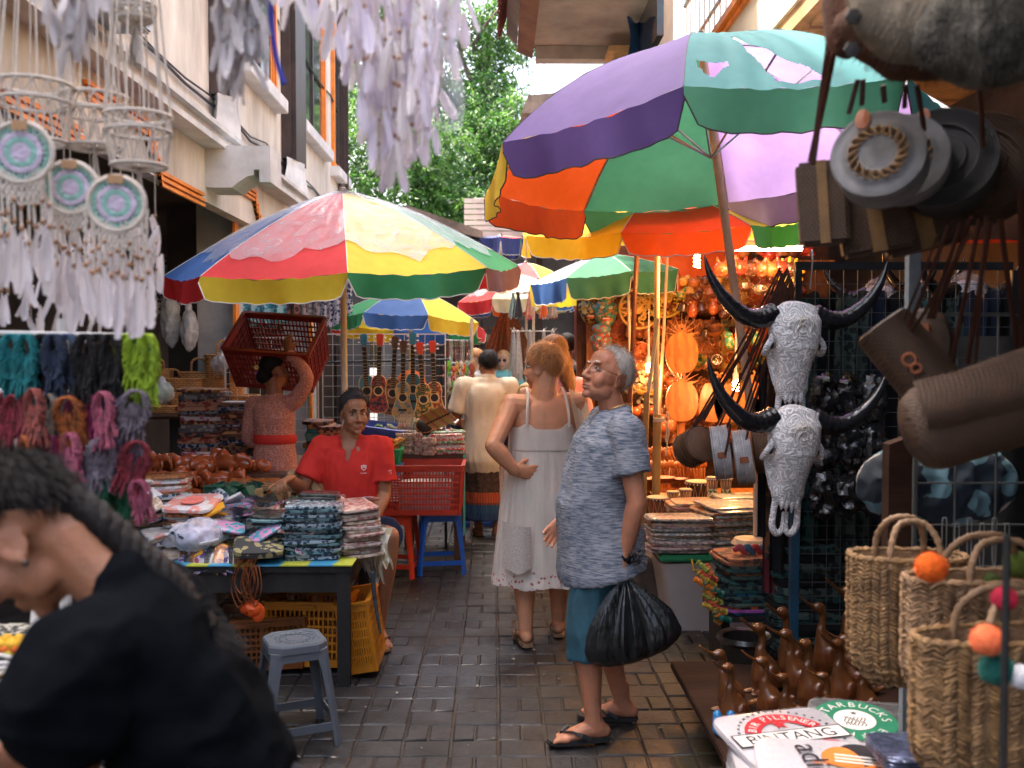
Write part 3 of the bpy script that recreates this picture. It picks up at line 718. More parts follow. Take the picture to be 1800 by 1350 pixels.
def scaledJ(h=1.7,g=1):
    k=h/1.7
    J=dict(pel=(0,0,.93),waist=(0,.01,1.08),chest=(0,.005,1.28),neck=(0,-.015,1.44),head=(0,.015,1.58))
    for s,n in((-1,'L'),(1,'R')):
        J.update({'sh'+n:(s*.175*g,-.01,1.385),'el'+n:(s*.25*g,-.03,1.10),'wr'+n:(s*.25*g,.04,.86),'hip'+n:(s*.09*g,0,.90),'kn'+n:(s*.1*g,.02,.49),'an'+n:(s*.1*g,-.02,.085)})
    return{a:V(b)*k for a,b in J.items()}
def figure(label,loc,rz,J=None,h=1.7,g=1,sk=None,hd=(0,0),hs=1,hr=None,top=None,bottom=None,voxel=.006,female=False,hands=None,face=False,feet=True,
           shoes=None,brow=None,look=(0,0),cat_='person',toes=False,fdir=None,neckr=.056,arms='LR',rootz=None):
    t=thing('person',label,cat_,loc,None,rz)
    K=scaledJ(h,g);K.update({a:V(b)for a,b in(J or{}).items()});J=K
    HM=T(*J['head'])@RZ(hd[0])@RX(hd[1])
    b=B();k=h/1.7*g
    b.limb([J['pel']-V((0,0,.06)),J['pel'],J['waist'],J['chest'],(J['chest']+J['neck'])/2+V((0,0,.03)),J['neck']-V((0,0,.015))],
           [(.13*k,.095*k),(.155*k,.11*k),(.13*k,.10*k),(.155*k,.115*k),(.155*k,.085*k),(.07*k,.055*k)],right=(1,0,0),n=18)
    up=HM@V((0,-.02,-.05))
    b.limb([J['neck']-V((0,0,.06)),J['neck'],up],[neckr*1.15,neckr,neckr*.95],n=14)
    headshape(b,HM,hs,female)
    for n,sg in(('L',-1),('R',1)):
        if n in arms:
            S,E,W=J['sh'+n],J['el'+n],J['wr'+n]
            a=.92 if female else 1.05
            b.limb([J['neck']+V((sg*.03,0,-.07)),S*.6+J['neck']*.4+V((0,0,-.035)),S],[.05*k,.055*k,.052*k],n=12,k=4)
            b.limb([S,S*.6+E*.4,E],[.052*k*a,.048*k*a,.038*k],n=12,k=4);b.limb([E,E*.7+W*.3,W],[.039*k,.040*k,.026*k],n=12,k=4)
            hp=(hands or{}).get(n,{})
            dd=hp.get('d',(W-E).normalized());nn=hp.get('n',V((-sg,0,0)))
            hand(b,W,dd,nn,hp.get('curl',.3),hp.get('thumb',-sg),hp.get('spread',.05),hp.get('s',k**.5),hp.get('curls'))
        Hh,Kn,A=J['hip'+n],J['kn'+n],J['an'+n]
        b.limb([Hh,Hh*.5+Kn*.5,Kn],[.085*k,.072*k,.052*k],n=14,k=4)
        bk=V((0,-.018,0))if not fdir else V((0,0,0))
        b.limb([Kn,Kn*.7+A*.3+bk,A*.7+Kn*.3,A],[.052*k,.056*k,.042*k,.034*k],n=14,k=4)
        if feet:foot(b,A,(fdir or{}).get(n,(sg*.12,1,0)),1.0 if not female else .9,toes,sg)
    sb=remesh(b,voxel,4,facedisp(HM,hs))
    mk('body',sb,sk,t)
    if hr:hair(t,HM,hr[0],hr[1],hs,**(hr[2]if len(hr)>2 else{}))
    if face:face_parts(t,HM,hs,brow or(hr and hr[0]),look)
    if top:
        c=B();m=top.get('m',.014)
        rings=top.get('rings')
        if rings:c.loft(rings,right=top.get('right',(1,0,0)),n=28)
        else:
            hz=top.get('hem',.8)*h/1.7
            q=J['pel'].copy();q.z=hz
            c.limb([q,J['waist'],J['chest'],(J['chest']+J['neck'])/2+V((0,0,.025)),J['neck']-V((0,0,top.get('nd',.03)))],
                   [(.185*k+m,.14*k+m),(.15*k+m,.115*k+m),(.16*k+m,.118*k+m),(.15*k+m,.09*k+m),(.075*k+m,.06*k+m)],right=(1,0,0),n=24)
        sl=top.get('sleeve',.5)
        for n,sg in(('L',-1),('R',1)):
            if n not in arms or sl<=0:continue
            S,E,W=J['sh'+n],J['el'+n],J['wr'+n]
            c.limb([J['neck']+V((sg*.04,0,-.075)),S*.6+J['neck']*.4+V((0,0,-.035)),S],[.05*k+m,.056*k+m,.056*k+m],n=12,k=3)
            if sl<=1:
                e=S*(1-sl)+E*sl
                c.loft([(S*1,.056*k+m,.056*k+m),(S*.5+e*.5,.054*k+m,.054*k+m),(e,.056*k+m*1.3,.056*k+m*1.3)],n=16)
            else:
                c.limb([S,E,E*(2-sl)+W*(sl-1)],[.052*k+m,.042*k+m,.030*k+m],n=14,k=5)
        if top.get('extra'):top['extra'](c,J)
        cb=remesh(c,top.get('v',voxel*1.4),3,folds(top.get('fold',.006),top.get('sc',(8,8,4)),top.get('seed',1)))
        if top.get('cut'):cb.f=[q for q in cb.f if not top['cut'](cb.v[q[0]])]
        mk(top.get('name','shirt'),cb,top['mat'],t)
    if bottom:
        c=B();m=bottom.get('m',.014);hem=bottom.get('hem',.1);wz=bottom.get('waist',J['pel'].z+.06)
        if bottom['kind']=='skirt':
            w0=bottom.get('w',1)
            c.loft(bottom.get('rings')or[(V((0,0,wz))+J['pel'].xy.to_3d(),.14*k+m,.105*k+m),(J['pel']-V((0,0,.04)),.16*k+m,.118*k+m),(V((J['pel'].x,J['pel'].y,(J['pel'].z+hem)/2)),.165*k*w0+m,.13*k*w0+m),(V((J['pel'].x,J['pel'].y,hem)),.17*k*w0+m,.13*k*w0+m)],right=(1,0,0),n=36)
        else:
            c.limb([J['pel']-V((0,0,.06)),V((J['pel'].x,J['pel'].y,wz-.03))],[(.145*k+m,.10*k+m),(.13*k+m,.095*k+m)],right=(1,0,0),n=22)
            for n in 'LR':
                Hh,Kn,A=J['hip'+n],J['kn'+n],J['an'+n]
                tt=bottom.get('len',1.6);lm=bottom.get('lm',.02)
                if tt<=1:e=Hh*(1-tt)+Kn*tt;c.loft([(Hh,.078*k+m,.085*k+m),((Hh+e)/2,.084*k+m,.084*k+m),(e,.075*k+lm,.075*k+lm)],n=18)
                else:e=Kn*(2-tt)+A*(tt-1);c.loft([(Hh,.078*k+m,.085*k+m),(Kn,.064*k+lm,.066*k+lm),(e,.06*k+lm,.062*k+lm)],n=18)
        cb=remesh(c,bottom.get('v',voxel*1.4),2,folds(bottom.get('fold',.006),bottom.get('sc',(10,10,2.5)),4))
        mk(bottom.get('name','trousers'),cb,bottom['mat'],t)
    if shoes:
        for n,sg in(('L',-1),('R',1)):
            A=J['an'+n];f=V((fdir or{}).get(n,(sg*.12,1,0))).normalized();shoes(t,A,f,sg)
    return t,J,HM
def flipflop(sole,strap):
    def f(t,A,d,sg):
        r=V((d.y,-d.x,0));z=A.z-.085
        o=[(-.075,.0),(-.068,.028),(-.03,.036),(.03,.034),(.1,.046),(.15,.05),(.185,.038),(.2,.01),(.195,-.02),(.17,-.042),(.1,-.044),(.03,-.036),(-.03,-.036),(-.068,-.028)]
        mt=Matrix(((d.x,r.x,0,A.x),(d.y,r.y,0,A.y),(0,0,1,z),(0,0,0,1)))
        s=mk('flip_flop',B().prism(o,-.002-.0,.008,mt@T(0,0,-.001)).prism([(x*.98,y*.94)for x,y in o],.008,.014,mt),sole,t,False)
        w=lambda x,y,q:mt@V((x,y,q))
        for sy in(-1,1):
            mk('strap',B().loft([(w(.02,.043*sy,.012),.012,.003),(w(.06,.046*sy,.035),.012,.003),(w(.1,.03*sy,.052),.011,.003),(w(.135,.008*sg*-1,.04),.007,.003),(w(.145,.009*-sg,.016),.004,.003)],right=(d.x,d.y,.2),n=8),strap,s)
    return f
# ---- main man
def heather(name,c1,c2):
    m=M(name,c1,.9,.0,60,.25,300,col2=c2,stretch=(.35,.35,3.2));n=m.node_tree.nodes
    for x in n:
        if x.type=='VALTORGB':x.color_ramp.elements[0].position=.4;x.color_ramp.elements[1].position=.58
    return m
TEE=heather('heathered slate tee',(.075,.105,.155),(.30,.31,.345))
DENIM=M('teal denim',(.025,.09,.125),.8,.3,12,.3,300)
h1=V((.455,4.13,0))
ml=figure('grey haired man in glasses and heathered tee holding a black bin bag, looking up left',h1,radians(97),
    J=dict(pel=(0,.0,.86),waist=(0,.04,1.0),chest=(0,.0,1.2),neck=(0,-.045,1.37),head=(-.01,-.015,1.535),shL=(-.175,-.055,1.32),elL=(-.235,-.085,1.03),wrL=(-.20,-.05,.82),
           shR=(.18,-.05,1.33),elR=(.22,-.04,1.05),wrR=(.16,.13,.9),hipL=(-.09,.02,.84),hipR=(.09,-.02,.84),knL=(-.10,.09,.46),knR=(.1,-.02,.46),anL=(-.12,.065,.1),anR=(.09,-.11,.1)),
    g=1.02,sk=SK_M,hd=(.36,.36),hs=1.03,hr=(H_GRY,'receding',dict(thick=.07,strands=4500,L=.03,seed=3)),face=True,brow=H_GRY,look=(-.002,.002),voxel=.005,toes=True,fdir={'L':(-.05,1,0),'R':(.25,1,0)},
    top=dict(mat=TEE,sleeve=.62,m=.018,fold=.007,rings=[(V((0,-.005,.70)),.24,.195),(V((0,.0,.72)),.238,.193),(V((0,.01,.86)),.215,.183),(V((0,.025,1.0)),.195,.17),(V((0,.01,1.13)),.20,.15),(V((0,-.01,1.24)),.205,.135),(V((0,-.04,1.33)),.165,.10),(V((0,-.055,1.375)),.10,.078),(V((0,-.05,1.40)),.075,.068)]),
    bottom=dict(kind='shorts',mat=DENIM,len=1.28,lm=.026,m=.02,name='shorts',fold=.008),hands={'L':dict(d=(0.05,.0,-1),n=(.5,.8,0),curl=1.25,thumb=1)},
    shoes=flipflop(M('black rubber sole',(.02,.02,.02),.7,.2),M('black rubber strap',(.025,.025,.027),.45,.1)))
t,Jm,HM=ml
fr=M('amber metal frame',(.25,.12,.04),.3,.1,metal=.7)
gl=mk('glasses',B().tube([HM@V((x,y,z))for x,y,z in((-.012,.108,.012),(0,.112,.016),(.012,.108,.012))],.0018,n=6),fr,t)
for sx in(-1,1):
    pts=[HM@V(((sx*.034+.023*cos(a)),.103-abs(.023*cos(a)*sx+.034)*.25,.004+.0165*sin(a)*(1 if sin(a)<0 else .9)))for a in[2*pi*i/20 for i in range(21)]]
    mk('rim',B().tube(pts,.0013,n=5),fr,gl)
    mk('lens',B().add([p for p in pts[:20]],[list(range(20))]),clear_film('spectacle lens',(.8,.85,.9),.05,.05),gl,False)
    mk('temple',B().tube([HM@V((sx*.057,.086,.01)),HM@V((sx*.077,.05,.008)),HM@V((sx*.083,.0,.006)),HM@V((sx*.082,-.02,-.004))],.0018,n=5),fr,gl)
nk=[V((.075*cos(a),-.05+.07*sin(a),1.405-.02*sin(a)+.008*cos(a*2)))for a in[2*pi*i/28 for i in range(29)]]
mk('necklace',B().tube(nk,.002,n=5),M('gold chain',(.5,.3,.1),.3,.1,metal=.9),t)
bagc=V((.475,3.93,.0))
hp=h1+(RZ(radians(97))@V((-.20,-.05,.72)))
bag=thing('bin_bag','stuffed shiny black plastic bag hanging from the hand of the man in glasses','bag',hp,world_coords=True)
bb=B();prof=[(0,.017),(-.03,.03),(-.06,.06),(-.11,.105),(-.16,.14),(-.21,.165),(-.26,.178),(-.30,.168),(-.33,.13),(-.35,.05)]
def bagf(u,v):
    i=v*(len(prof)-1);k=min(int(i),len(prof)-2);q=i-k;z=prof[k][0]*(1-q)+prof[k+1][0]*q;r=prof[k][1]*(1-q)+prof[k+1][1]*q
    a=2*pi*u;pl=(.16*sin(a*17+2*sin(a*3))+.08*sin(a*31))*(1-v)**.8+.05*noise.noise(V((cos(a)*3,sin(a)*3,v*6)))
    r*=1+pl;ex=cos(a)*r*1.08;sag=.06*ex/.2*v
    return hp+V((ex+.018*v*2,sin(a)*r*.62,z+sag-.05*(abs(ex)>.15)*v*0))
bb.grid(bagf,120,40)
BAGM=M('glossy black plastic film',(.008,.009,.01),.22,.2,6,.5,28,spec=.6,stretch=(3,3,.6))
mk('sack',bb,BAGM,bag)
kn=B()
for i in range(9):
    a=i*.7;kn.tube(curve([hp+V((0,0,-.01)),hp+V((.012*cos(a),.012*sin(a),.05)),hp+V((.04*cos(a)+.03,.03*sin(a)-.02,.09+.02*sin(a*3))),hp+V((.06*cos(a)+.035,.035*sin(a)-.03,.075+.03*sin(a*2)))],4),[.012]*5+[.006]*8,n=6)
mk('knot',remesh(kn,.005,1),BAGM,bag)
# ---- woman in white dress
DRS=M('white crinkled cotton',(.80,.73,.64),.85,.08,6,.5,90,tl=.25,stretch=(3,3,.5))
DRP=M('white cotton with small rose print',(.78,.70,.62),.85,.08,6,.3,90,tl=.2)
n_=DRP.node_tree.nodes;l_=DRP.node_tree.links
vo=n_.new('ShaderNodeTexVoronoi');vo.inputs['Scale'].default_value=38;tcx=n_.new('ShaderNodeTexCoord');l_.new(tcx.outputs['Object'],vo.inputs[0])
crx=n_.new('ShaderNodeValToRGB');crx.color_ramp.elements[0].position=.25;crx.color_ramp.elements[1].position=.33;crx.color_ramp.elements[0].color=(.4,.08,.08,1);crx.color_ramp.elements[1].color=(.78,.70,.62,1)
l_.new(vo.outputs['Distance'],crx.inputs[0]);l_.new(crx.outputs[0],n_['Principled BSDF'].inputs['Base Color'])
w1=V((.265,5.45,0))
def skirtrings(zt,zb,n,w0,w1_,d0,d1):
    return[(V((0,0,zt+(zb-zt)*i/n)),w0+(w1_-w0)*(i/n)**.8,d0+(d1-d0)*(i/n)**.8)for i in range(n+1)]
t,Jw,HW=figure('woman with cropped strawberry hair in a strappy white sundress, hand on hip',w1,radians(8),
    J=dict(pel=(.0,0,.93),waist=(0,.01,1.03),chest=(.01,.0,1.2),neck=(0,-.01,1.405),head=(-.0,.03,1.55),shL=(-.185,-.02,1.345),elL=(-.31,-.17,1.13),wrL=(-.19,-.16,.99),
           shR=(.195,0,1.355),elR=(.25,.0,1.05),wrR=(.24,.1,.85),hipL=(-.09,0,.9),knL=(-.11,.0,.47),anL=(-.12,-.1,.1),knR=(.1,.05,.47),anR=(.1,.06,.1)),
    g=1.22,sk=SK_W,hd=(.95,-.05),hs=1.04,hr=(H_STRAW,'crop',dict(thick=.14,strands=5000,L=.042,seed=5)),voxel=.0055,female=True,toes=True,fdir={'L':(-.05,1,0),'R':(.2,1,0)},neckr=.073,
    hands={'L':dict(d=(.9,.1,-.12),n=(.1,.95,.1),curl=.08,thumb=1,spread=.12,s=1.05)},face=True,brow=H_STRAW,
    shoes=flipflop(M('tan cork sole',(.25,.15,.08),.8,.2),M('brown leather strap',(.10,.05,.03),.5,.2)))
def dressf(z0,z1,w0,w1_,d0,d1,pl,npl,cen=(0,0)):
    def f(u,v):
        a=2*pi*u;z=z0+(z1-z0)*v;e=v**.85;rx=w0+(w1_-w0)*e;ry=d0+(d1-d0)*e
        q=1+pl*v**.4*(sin(a*npl+sin(a*5)*1.5)+.5*sin(a*npl*2.3+v*2))+.02*noise.noise(V((cos(a)*2,sin(a)*2,v*3)))
        return V((cen[0]+rx*cos(a)*q,cen[1]+ry*sin(a)*q,z+.008*sin(a*7)*v))
    return f
d=mk('dress',B().grid(dressf(1.095,.41,.2,.285,.145,.23,.022,24),150,24),DRS,t)
mk('bodice',B().grid(lambda u,v:(lambda a:V(((.192+.009*v)*cos(a),.002+(.137+.009*v)*sin(a)+(-.01 if sin(a)<0 else .02),1.225-.13*v-.012*abs(sin(a*1.0))*(1-v)+(.03*(1-v)*exp(-((cos(a)+.6)/.16)**2)+.03*(1-v)*exp(-((cos(a)-.6)/.16)**2))*(1 if sin(a)<0 else 1.5)+.0015*sin(a*60))))(2*pi*u),120,10),DRS,d)
mk('hem_band',B().grid(dressf(.47,.345,.272,.295,.219,.24,.024,24),150,6),DRP,d)
mk('pocket',B().grid(lambda u,v:V((-.262+.15*u-.01*sin(pi*u)*(1-v),-.155-.075*sin(pi*(.15+.85*u)*.6)-.02*sin(pi*u),.72-.27*v*(1-.05*cos(u*6))-.03*u*(1-v))),16,16),M('spotted cotton pocket',(.6,.52,.45),.85,.3,160,.3,160),d)
for sx,pts in((-1,[(-.12,-.135,1.225),(-.115,-.13,1.31),(-.105,-.085,1.40),(-.10,.0,1.435),(-.095,.1,1.33)]),(1,[(.12,-.135,1.225),(.115,-.13,1.31),(.105,-.085,1.40),(.10,.0,1.435),(.095,.1,1.33)])):
    mk('shoulder_strap',B().loft([(p,.0075,.0025)for p in curve(pts,5)],right=(1,0,0),n=8),DRS,d)
sh=B().grid(lambda u,v:V((.13+.11*u+.03*v,-.07-.1*v+.05*sin(u*3),1.43-.08*u*u-.27*v+.004*sin(u*30))),24,14)
mk('shawl',sh,M('pleated beige scarf',(.62,.5,.34),.85,.1,6,.3,60,tl=.2),t)
# ---- man in cream shirt and sarong
SHC=M('cream cotton shirt',(.66,.58,.44),.85,.08,5,.3,90,tl=.12)
SAR=M('black batik sarong',(.012,.010,.010),.8,.0,26,.2,60,col2=(.09,.045,.03),stretch=(1,1,1.4))
n_=SAR.node_tree.nodes;l_=SAR.node_tree.links;bs_=n_['Principled BSDF'];old=bs_.inputs['Base Color'].links[0].from_socket
tcx=n_.new('ShaderNodeTexCoord');sp=n_.new('ShaderNodeSeparateXYZ');l_.new(tcx.outputs['Object'],sp.inputs[0])
rp=n_.new('ShaderNodeValToRGB');rp.color_ramp.interpolation='CONSTANT';e=rp.color_ramp.elements
cols=[(0,(.02,.06,.16)),(.14,(.3,.35,.4)),(.15,(.02,.07,.2)),(.24,(.02,.10,.22)),(.31,(.25,.05,.03)),(.33,(.5,.09,.03)),(.40,(.5,.09,.03)),(.42,(.012,.01,.01))]
e[0].position=0;e[0].color=(*cols[0][1],1);e[1].position=cols[1][0];e[1].color=(*cols[1][1],1)
for p_,c_ in cols[2:]:q_=e.new(p_);q_.color=(*c_,1)
l_.new(sp.outputs[2],rp.inputs[0])
gt=n_.new('ShaderNodeMath');gt.operation='LESS_THAN';gt.inputs[1].default_value=.42;l_.new(sp.outputs[2],gt.inputs[0])
wv=n_.new('ShaderNodeTexWave');wv.inputs['Scale'].default_value=14;wv.wave_profile='TRI';wv.inputs['Distortion'].default_value=6;l_.new(tcx.outputs['Object'],wv.inputs[0])
dk=n_.new('ShaderNodeMix');dk.data_type='RGBA';dk.blend_type='MULTIPLY';dk.inputs[0].default_value=.6;l_.new(rp.outputs[0],dk.inputs[6]);l_.new(wv.outputs[0],dk.inputs[7])
mx=n_.new('ShaderNodeMix');mx.data_type='RGBA';l_.new(gt.outputs[0],mx.inputs[0]);l_.new(old,mx.inputs[6]);l_.new(dk.outputs[2],mx.inputs[7]);l_.new(mx.outputs[2],bs_.inputs['Base Color'])
tm,Jm2,_h=figure('dark haired man seen from behind in a cream short sleeved shirt and banded sarong',V((-.09,8.45,0)),radians(6),
    J=dict(head=(.02,.05,1.51),neck=(0,.0,1.385),shL=(-.2,.0,1.335),shR=(.2,0,1.335),elL=(-.27,.03,1.03),wrL=(-.22,.25,1.0),elR=(.26,.02,1.05),wrR=(.2,.24,.98),chest=(0,0,1.22),waist=(0,.01,1.02),pel=(0,0,.86),
           hipL=(-.08,0,.84),hipR=(.08,0,.84),anL=(-.06,.1,.1),anR=(.09,-.05,.1)),
    g=1.12,sk=SK_I,hd=(.15,-.2),hr=(H_BLK,'full',dict(thick=.16,strands=2200,seed=2)),voxel=.009,top=dict(mat=SHC,sleeve=.75,m=.022,hem=.68,fold=.006,sc=(9,9,2.5)),
    bottom=dict(kind='skirt',mat=SAR,hem=.17,w=.98,name='sarong',fold=.006),shoes=flipflop(MATS['tan cork sole'],MATS['brown leather strap']))
mk('collar',B().loft([(V((0,.0,1.385)),.085,.075),(V((0,.0,1.40)),.082,.072),(V((0,.005,1.43)),.072,.066),(V((0,.005,1.428)),.067,.06)],right=(1,0,0),n=28),SHC,tm)
mk('yoke_seam',B().tube(curve([V((-.19,-.075,1.30)),V((-.1,-.125,1.27)),V((0,-.135,1.265)),V((.1,-.125,1.27)),V((.19,-.075,1.30))],5),.003,n=5),SHC,tm)
# ---- seated man in red polo
RED=M('red polo knit',(.62,.025,.015),.85,.1,8,.3,400)
NAVY=M('navy shorts cotton',(.012,.018,.05),.85,.2)
s1=V((-.86,5.75,0))
t,Js,HS=figure('seated vendor in a red polo shirt looking to the right over his wooden goods',s1,radians(180),
    J=dict(pel=(.0,.0,.60),waist=(0,.03,.74),chest=(0,.05,.93),neck=(-.0,.065,1.15),head=(-.03,.10,1.275),shL=(-.175,.05,1.075),elL=(-.20,.07,.80),wrL=(-.13,.26,.62),
           shR=(.175,.06,1.075),elR=(.27,.14,.84),wrR=(.30,.34,.93),hipL=(-.09,.02,.56),hipR=(.09,.02,.56),knL=(-.27,.42,.62),knR=(.2,.38,.6),anL=(-.2,.36,.1),anR=(.2,.34,.1)),
    sk=SK_I,hd=(.42,-.02),hs=.98,hr=(H_SALT,'short',dict(thick=.26,strands=3000,L=.028,seed=4)),face=True,brow=H_BLK,look=(.004,0),voxel=.0055,g=1,toes=True,fdir={'L':(-.3,1,0),'R':(.1,1,0)},
    top=dict(mat=RED,sleeve=.72,m=.018,hem=.56,fold=.007,nd=.055,cut=lambda v:v.y>.08 and v.z>1.0 and abs(v.x+.003)<(v.z-1.0)*.36),bottom=dict(kind='shorts',mat=NAVY,len=.8,lm=.03,name='shorts',waist=.66),
    hands={'R':dict(d=(.3,.7,-.1),n=(-.2,.1,-1),curl=.7,curls=(.1,.8,.9,.9),thumb=-1)},shoes=flipflop(MATS['tan cork sole'],MATS['brown leather strap']))
colr=B()
for sx in(-1,1):
    colr.grid(lambda u,v:V((sx*(.015+.075*sin(u*pi*.62))*(1+.12*v),.06+.085*cos(u*pi*.95)*(1+.15*v)+.02*v*(1-u),1.125-.05*v-.055*(1-u)**1.5-.012*v*(1-u))),14,5)
mk('collar',colr,RED,t)
mk('placket',B().box(-.014,.15,.93,.014,.178,1.0),RED,t)
for z in(.945,.975):mk('button',B().ell((0,.181,z),(.005,.003,.005)),M('pearl button',(.7,.65,.6),.3,.1),t)
def flat_text(name,s,mat,size,mtx,parent=None,ext=.0008,base=None):
    cu=bpy.data.curves.new(name,'FONT');cu.body=s;cu.size=size;cu.extrude=ext;cu.align_x='CENTER';cu.resolution_u=3
    o=bpy.data.objects.new(name,cu);COL.objects.link(o);dg=bpy.context.evaluated_depsgraph_get();me=bpy.data.meshes.new_from_object(o.evaluated_get(dg))
    b=B();b.v=[mtx@v.co for v in me.vertices];b.f=[list(p.vertices)for p in me.polygons];bpy.data.objects.remove(o)
    return mk(name,b,mat,parent,False,base=base)
WPRINT=M('white print',(.7,.68,.66),.7,.05)
BM=T(-.095,.193,.975)@RZ(pi+.28)@RX(pi/2)
sd=mk('badge',B().prism([(0,-.02),(.014,-.008),(.016,.012),(.006,.012),(0,.016),(-.006,.012),(-.016,.012),(-.014,-.008)],0,.0015,BM),WPRINT,t,False)
mk('badge_core',B().prism([(0,-.014),(.010,-.005),(.011,.008),(-.011,.008),(-.010,-.005)],.0015,.0025,BM),RED,sd,False)
mk('badge_bar',B().box(-.013,-.001,.0025,.013,.005,.0035,BM),WPRINT,sd,False)
flat_text('lettering','CYCLES',WPRINT,.014,T(.262,.115,.945)@RZ(pi-.5)@RX(pi/2),t)
flat_text('lettering','CLASSIC',WPRINT,.010,T(-.095,.196,.938)@RZ(pi+.28)@RX(pi/2),t)
flat_text('lettering','MY\nCS',WPRINT,.014,T(-.238,.115,.94)@RZ(pi+.6)@RX(pi/2),t)
# ---- woman in lace blouse carrying the crate
LACE=M('pink lace',(.5,.16,.12),.85,.1,8,.2,60)
n_=LACE.node_tree.nodes;l_=LACE.node_tree.links
vo=n_.new('ShaderNodeTexVoronoi');vo.feature='DISTANCE_TO_EDGE';vo.inputs['Scale'].default_value=52;tcx=n_.new('ShaderNodeTexCoord');nz=n_.new('ShaderNodeTexNoise');nz.inputs['Scale'].default_value=12
mxv=n_.new('ShaderNodeMix');mxv.data_type='VECTOR';mxv.inputs[0].default_value=.12;l_.new(tcx.outputs['Object'],mxv.inputs[4]);l_.new(nz.outputs['Color'],mxv.inputs[5]);l_.new(tcx.outputs['Object'],nz.inputs[0]);l_.new(mxv.outputs[1],vo.inputs[0])
crx=n_.new('ShaderNodeValToRGB');crx.color_ramp.elements[0].position=.05;crx.color_ramp.elements[1].position=.12;crx.color_ramp.elements[0].color=(.66,.32,.26,1);crx.color_ramp.elements[1].color=(.44,.17,.12,1)
l_.new(vo.outputs['Distance'],crx.inputs[0]);l_.new(crx.outputs[0],n_['Principled BSDF'].inputs['Base Color'])
l1=V((-1.55,6.75,0))
t,Jl,HL=figure('woman in a pink lace blouse and red sash carrying a crate on her head',l1,radians(-18),
    J=dict(head=(.0,.02,1.50),neck=(0,-.0,1.335),chest=(0,0,1.18),shL=(-.16,0,1.27),elL=(-.24,.05,1.02),wrL=(-.2,.22,.98),shR=(.16,0,1.29),elR=(.27,-.02,1.46),wrR=(.12,.0,1.64)),
    g=.9,h=1.62,sk=SK_D,hd=(-.5,.05),female=True,hr=(H_BLK,'pulled',dict(thick=.10,seed=6)),voxel=.008,top=dict(mat=LACE,sleeve=1.85,m=.012,hem=.82,fold=.004,name='lace_blouse'),
    bottom=dict(kind='skirt',mat=SAR,hem=.2,name='sarong'),hands={'R':dict(d=(-.2,.1,1),n=(0,1,0),curl=.6,thumb=-1)})
mk('hair_bun',remesh(B().ell(HL@V((0,-.10,-.03)),(.05,.045,.05)).ell(HL@V((0,-.07,.0)),(.06,.04,.06)),.008,3),H_BLK,t)
for c_,o_ in(((.45,.12,.5),(-.045,-.11,-.01)),((.75,.6,.1),(-.035,-.12,.035))):
    fb=B();q=HL@V(o_)
    for i in range(6):fb.ell(q+V((.012*cos(i),-.006,.012*sin(i))),(.008,.005,.008),None,8,5)
    mk('hair_flower',fb,M('flower %.1f'%c_[0],c_,.6,.1),t)
mk('sash',B().loft([(V((0,.01,1.0)),.148,.122),(V((0,.01,1.015)),.156,.13),(V((0,.01,1.05)),.154,.13),(V((0,.01,1.065)),.146,.12)],right=(1,0,0),n=32),M('red sash cloth',(.6,.03,.02),.7,.1),t)
# ---- foreground woman bending over
BLKT=M('black cotton tee',(.0022,.003,.0045),.95,.2,6,.2,60,spec=.05)
f1=V((-.60,1.60,0))
t=thing('person','woman in a black tee bending forward in the left foreground, dark plaited hair','person',f1,None,radians(90))
HF=T(0,.175,1.345)@RZ(.0)@RX(-.85)
b=B();headshape(b,HF,1.03,True)
b.limb([V((0,.0,1.24)),V((0,.06,1.285)),HF@V((0,-.04,-.045))],[.066,.056,.055],n=14)
b.limb([V((0,-.16,.74)),V((0,-.11,.92)),V((0,-.03,1.10)),V((0,.0,1.22))],[(.14,.10),(.12,.09),(.15,.10),(.10,.06)],right=(1,0,0),n=18)
for sx in(-1,1):
    b.limb([V((sx*.05,.0,1.2)),V((sx*.165,.03,1.18)),V((sx*.195,.05,1.0)),V((sx*.17,.24,.92))],[.052,.054,.05,.034],n=12)
    hand(b,V((sx*.17,.24,.92)),(-sx*.2,.9,-.3),(-sx,0,-.3),.5,-sx)
    b.limb([V((sx*.09,-.16,.78)),V((sx*.1,-.12,.45)),V((sx*.1,-.16,.1))],[.09,.06,.04],n=12);foot(b,V((sx*.1,-.16,.085)),(0,1,0),.95,True,sx)
mk('body',remesh(b,.006,4,facedisp(HF,1.03)),SK_D,t)
c=B();c.limb([V((0,-.19,.66)),V((0,-.145,.86)),V((0,-.10,1.0)),V((0,-.035,1.13)),V((0,-.01,1.215)),V((0,.01,1.265))],[(.165,.145),(.165,.135),(.17,.125),(.175,.115),(.145,.095),(.08,.06)],right=(1,0,0),n=24)
for sx in(-1,1):c.limb([V((sx*.05,.0,1.19)),V((sx*.15,.025,1.175)),V((sx*.18,.03,1.12))],[.078,.09,.09],n=14);c.loft([(V((sx*.17,.025,1.18)),.08,.09),(V((sx*.188,.035,1.12)),.078,.09),(V((sx*.194,.04,1.085)),.08,.094)],n=18)
mk('shirt',remesh(c,.009,3,folds(.010,(6,6,9),3)),BLKT,t)
c=B();c.limb([V((0,-.18,.84)),V((0,-.16,.66))],[(.16,.13),(.16,.13)],right=(1,0,0),n=20)
for sx in(-1,1):c.limb([V((sx*.09,-.16,.78)),V((sx*.1,-.12,.45)),V((sx*.1,-.16,.14))],[.1,.075,.06],n=14)
mk('trousers',remesh(c,.012,2,folds(.008)),M('dark trousers',(.01,.01,.014),.85,.2),t)
hair(t,HF,H_BLK,'pulled',1.03,thick=.15,strands=4500,L=.03,seed=8,wav=.05)
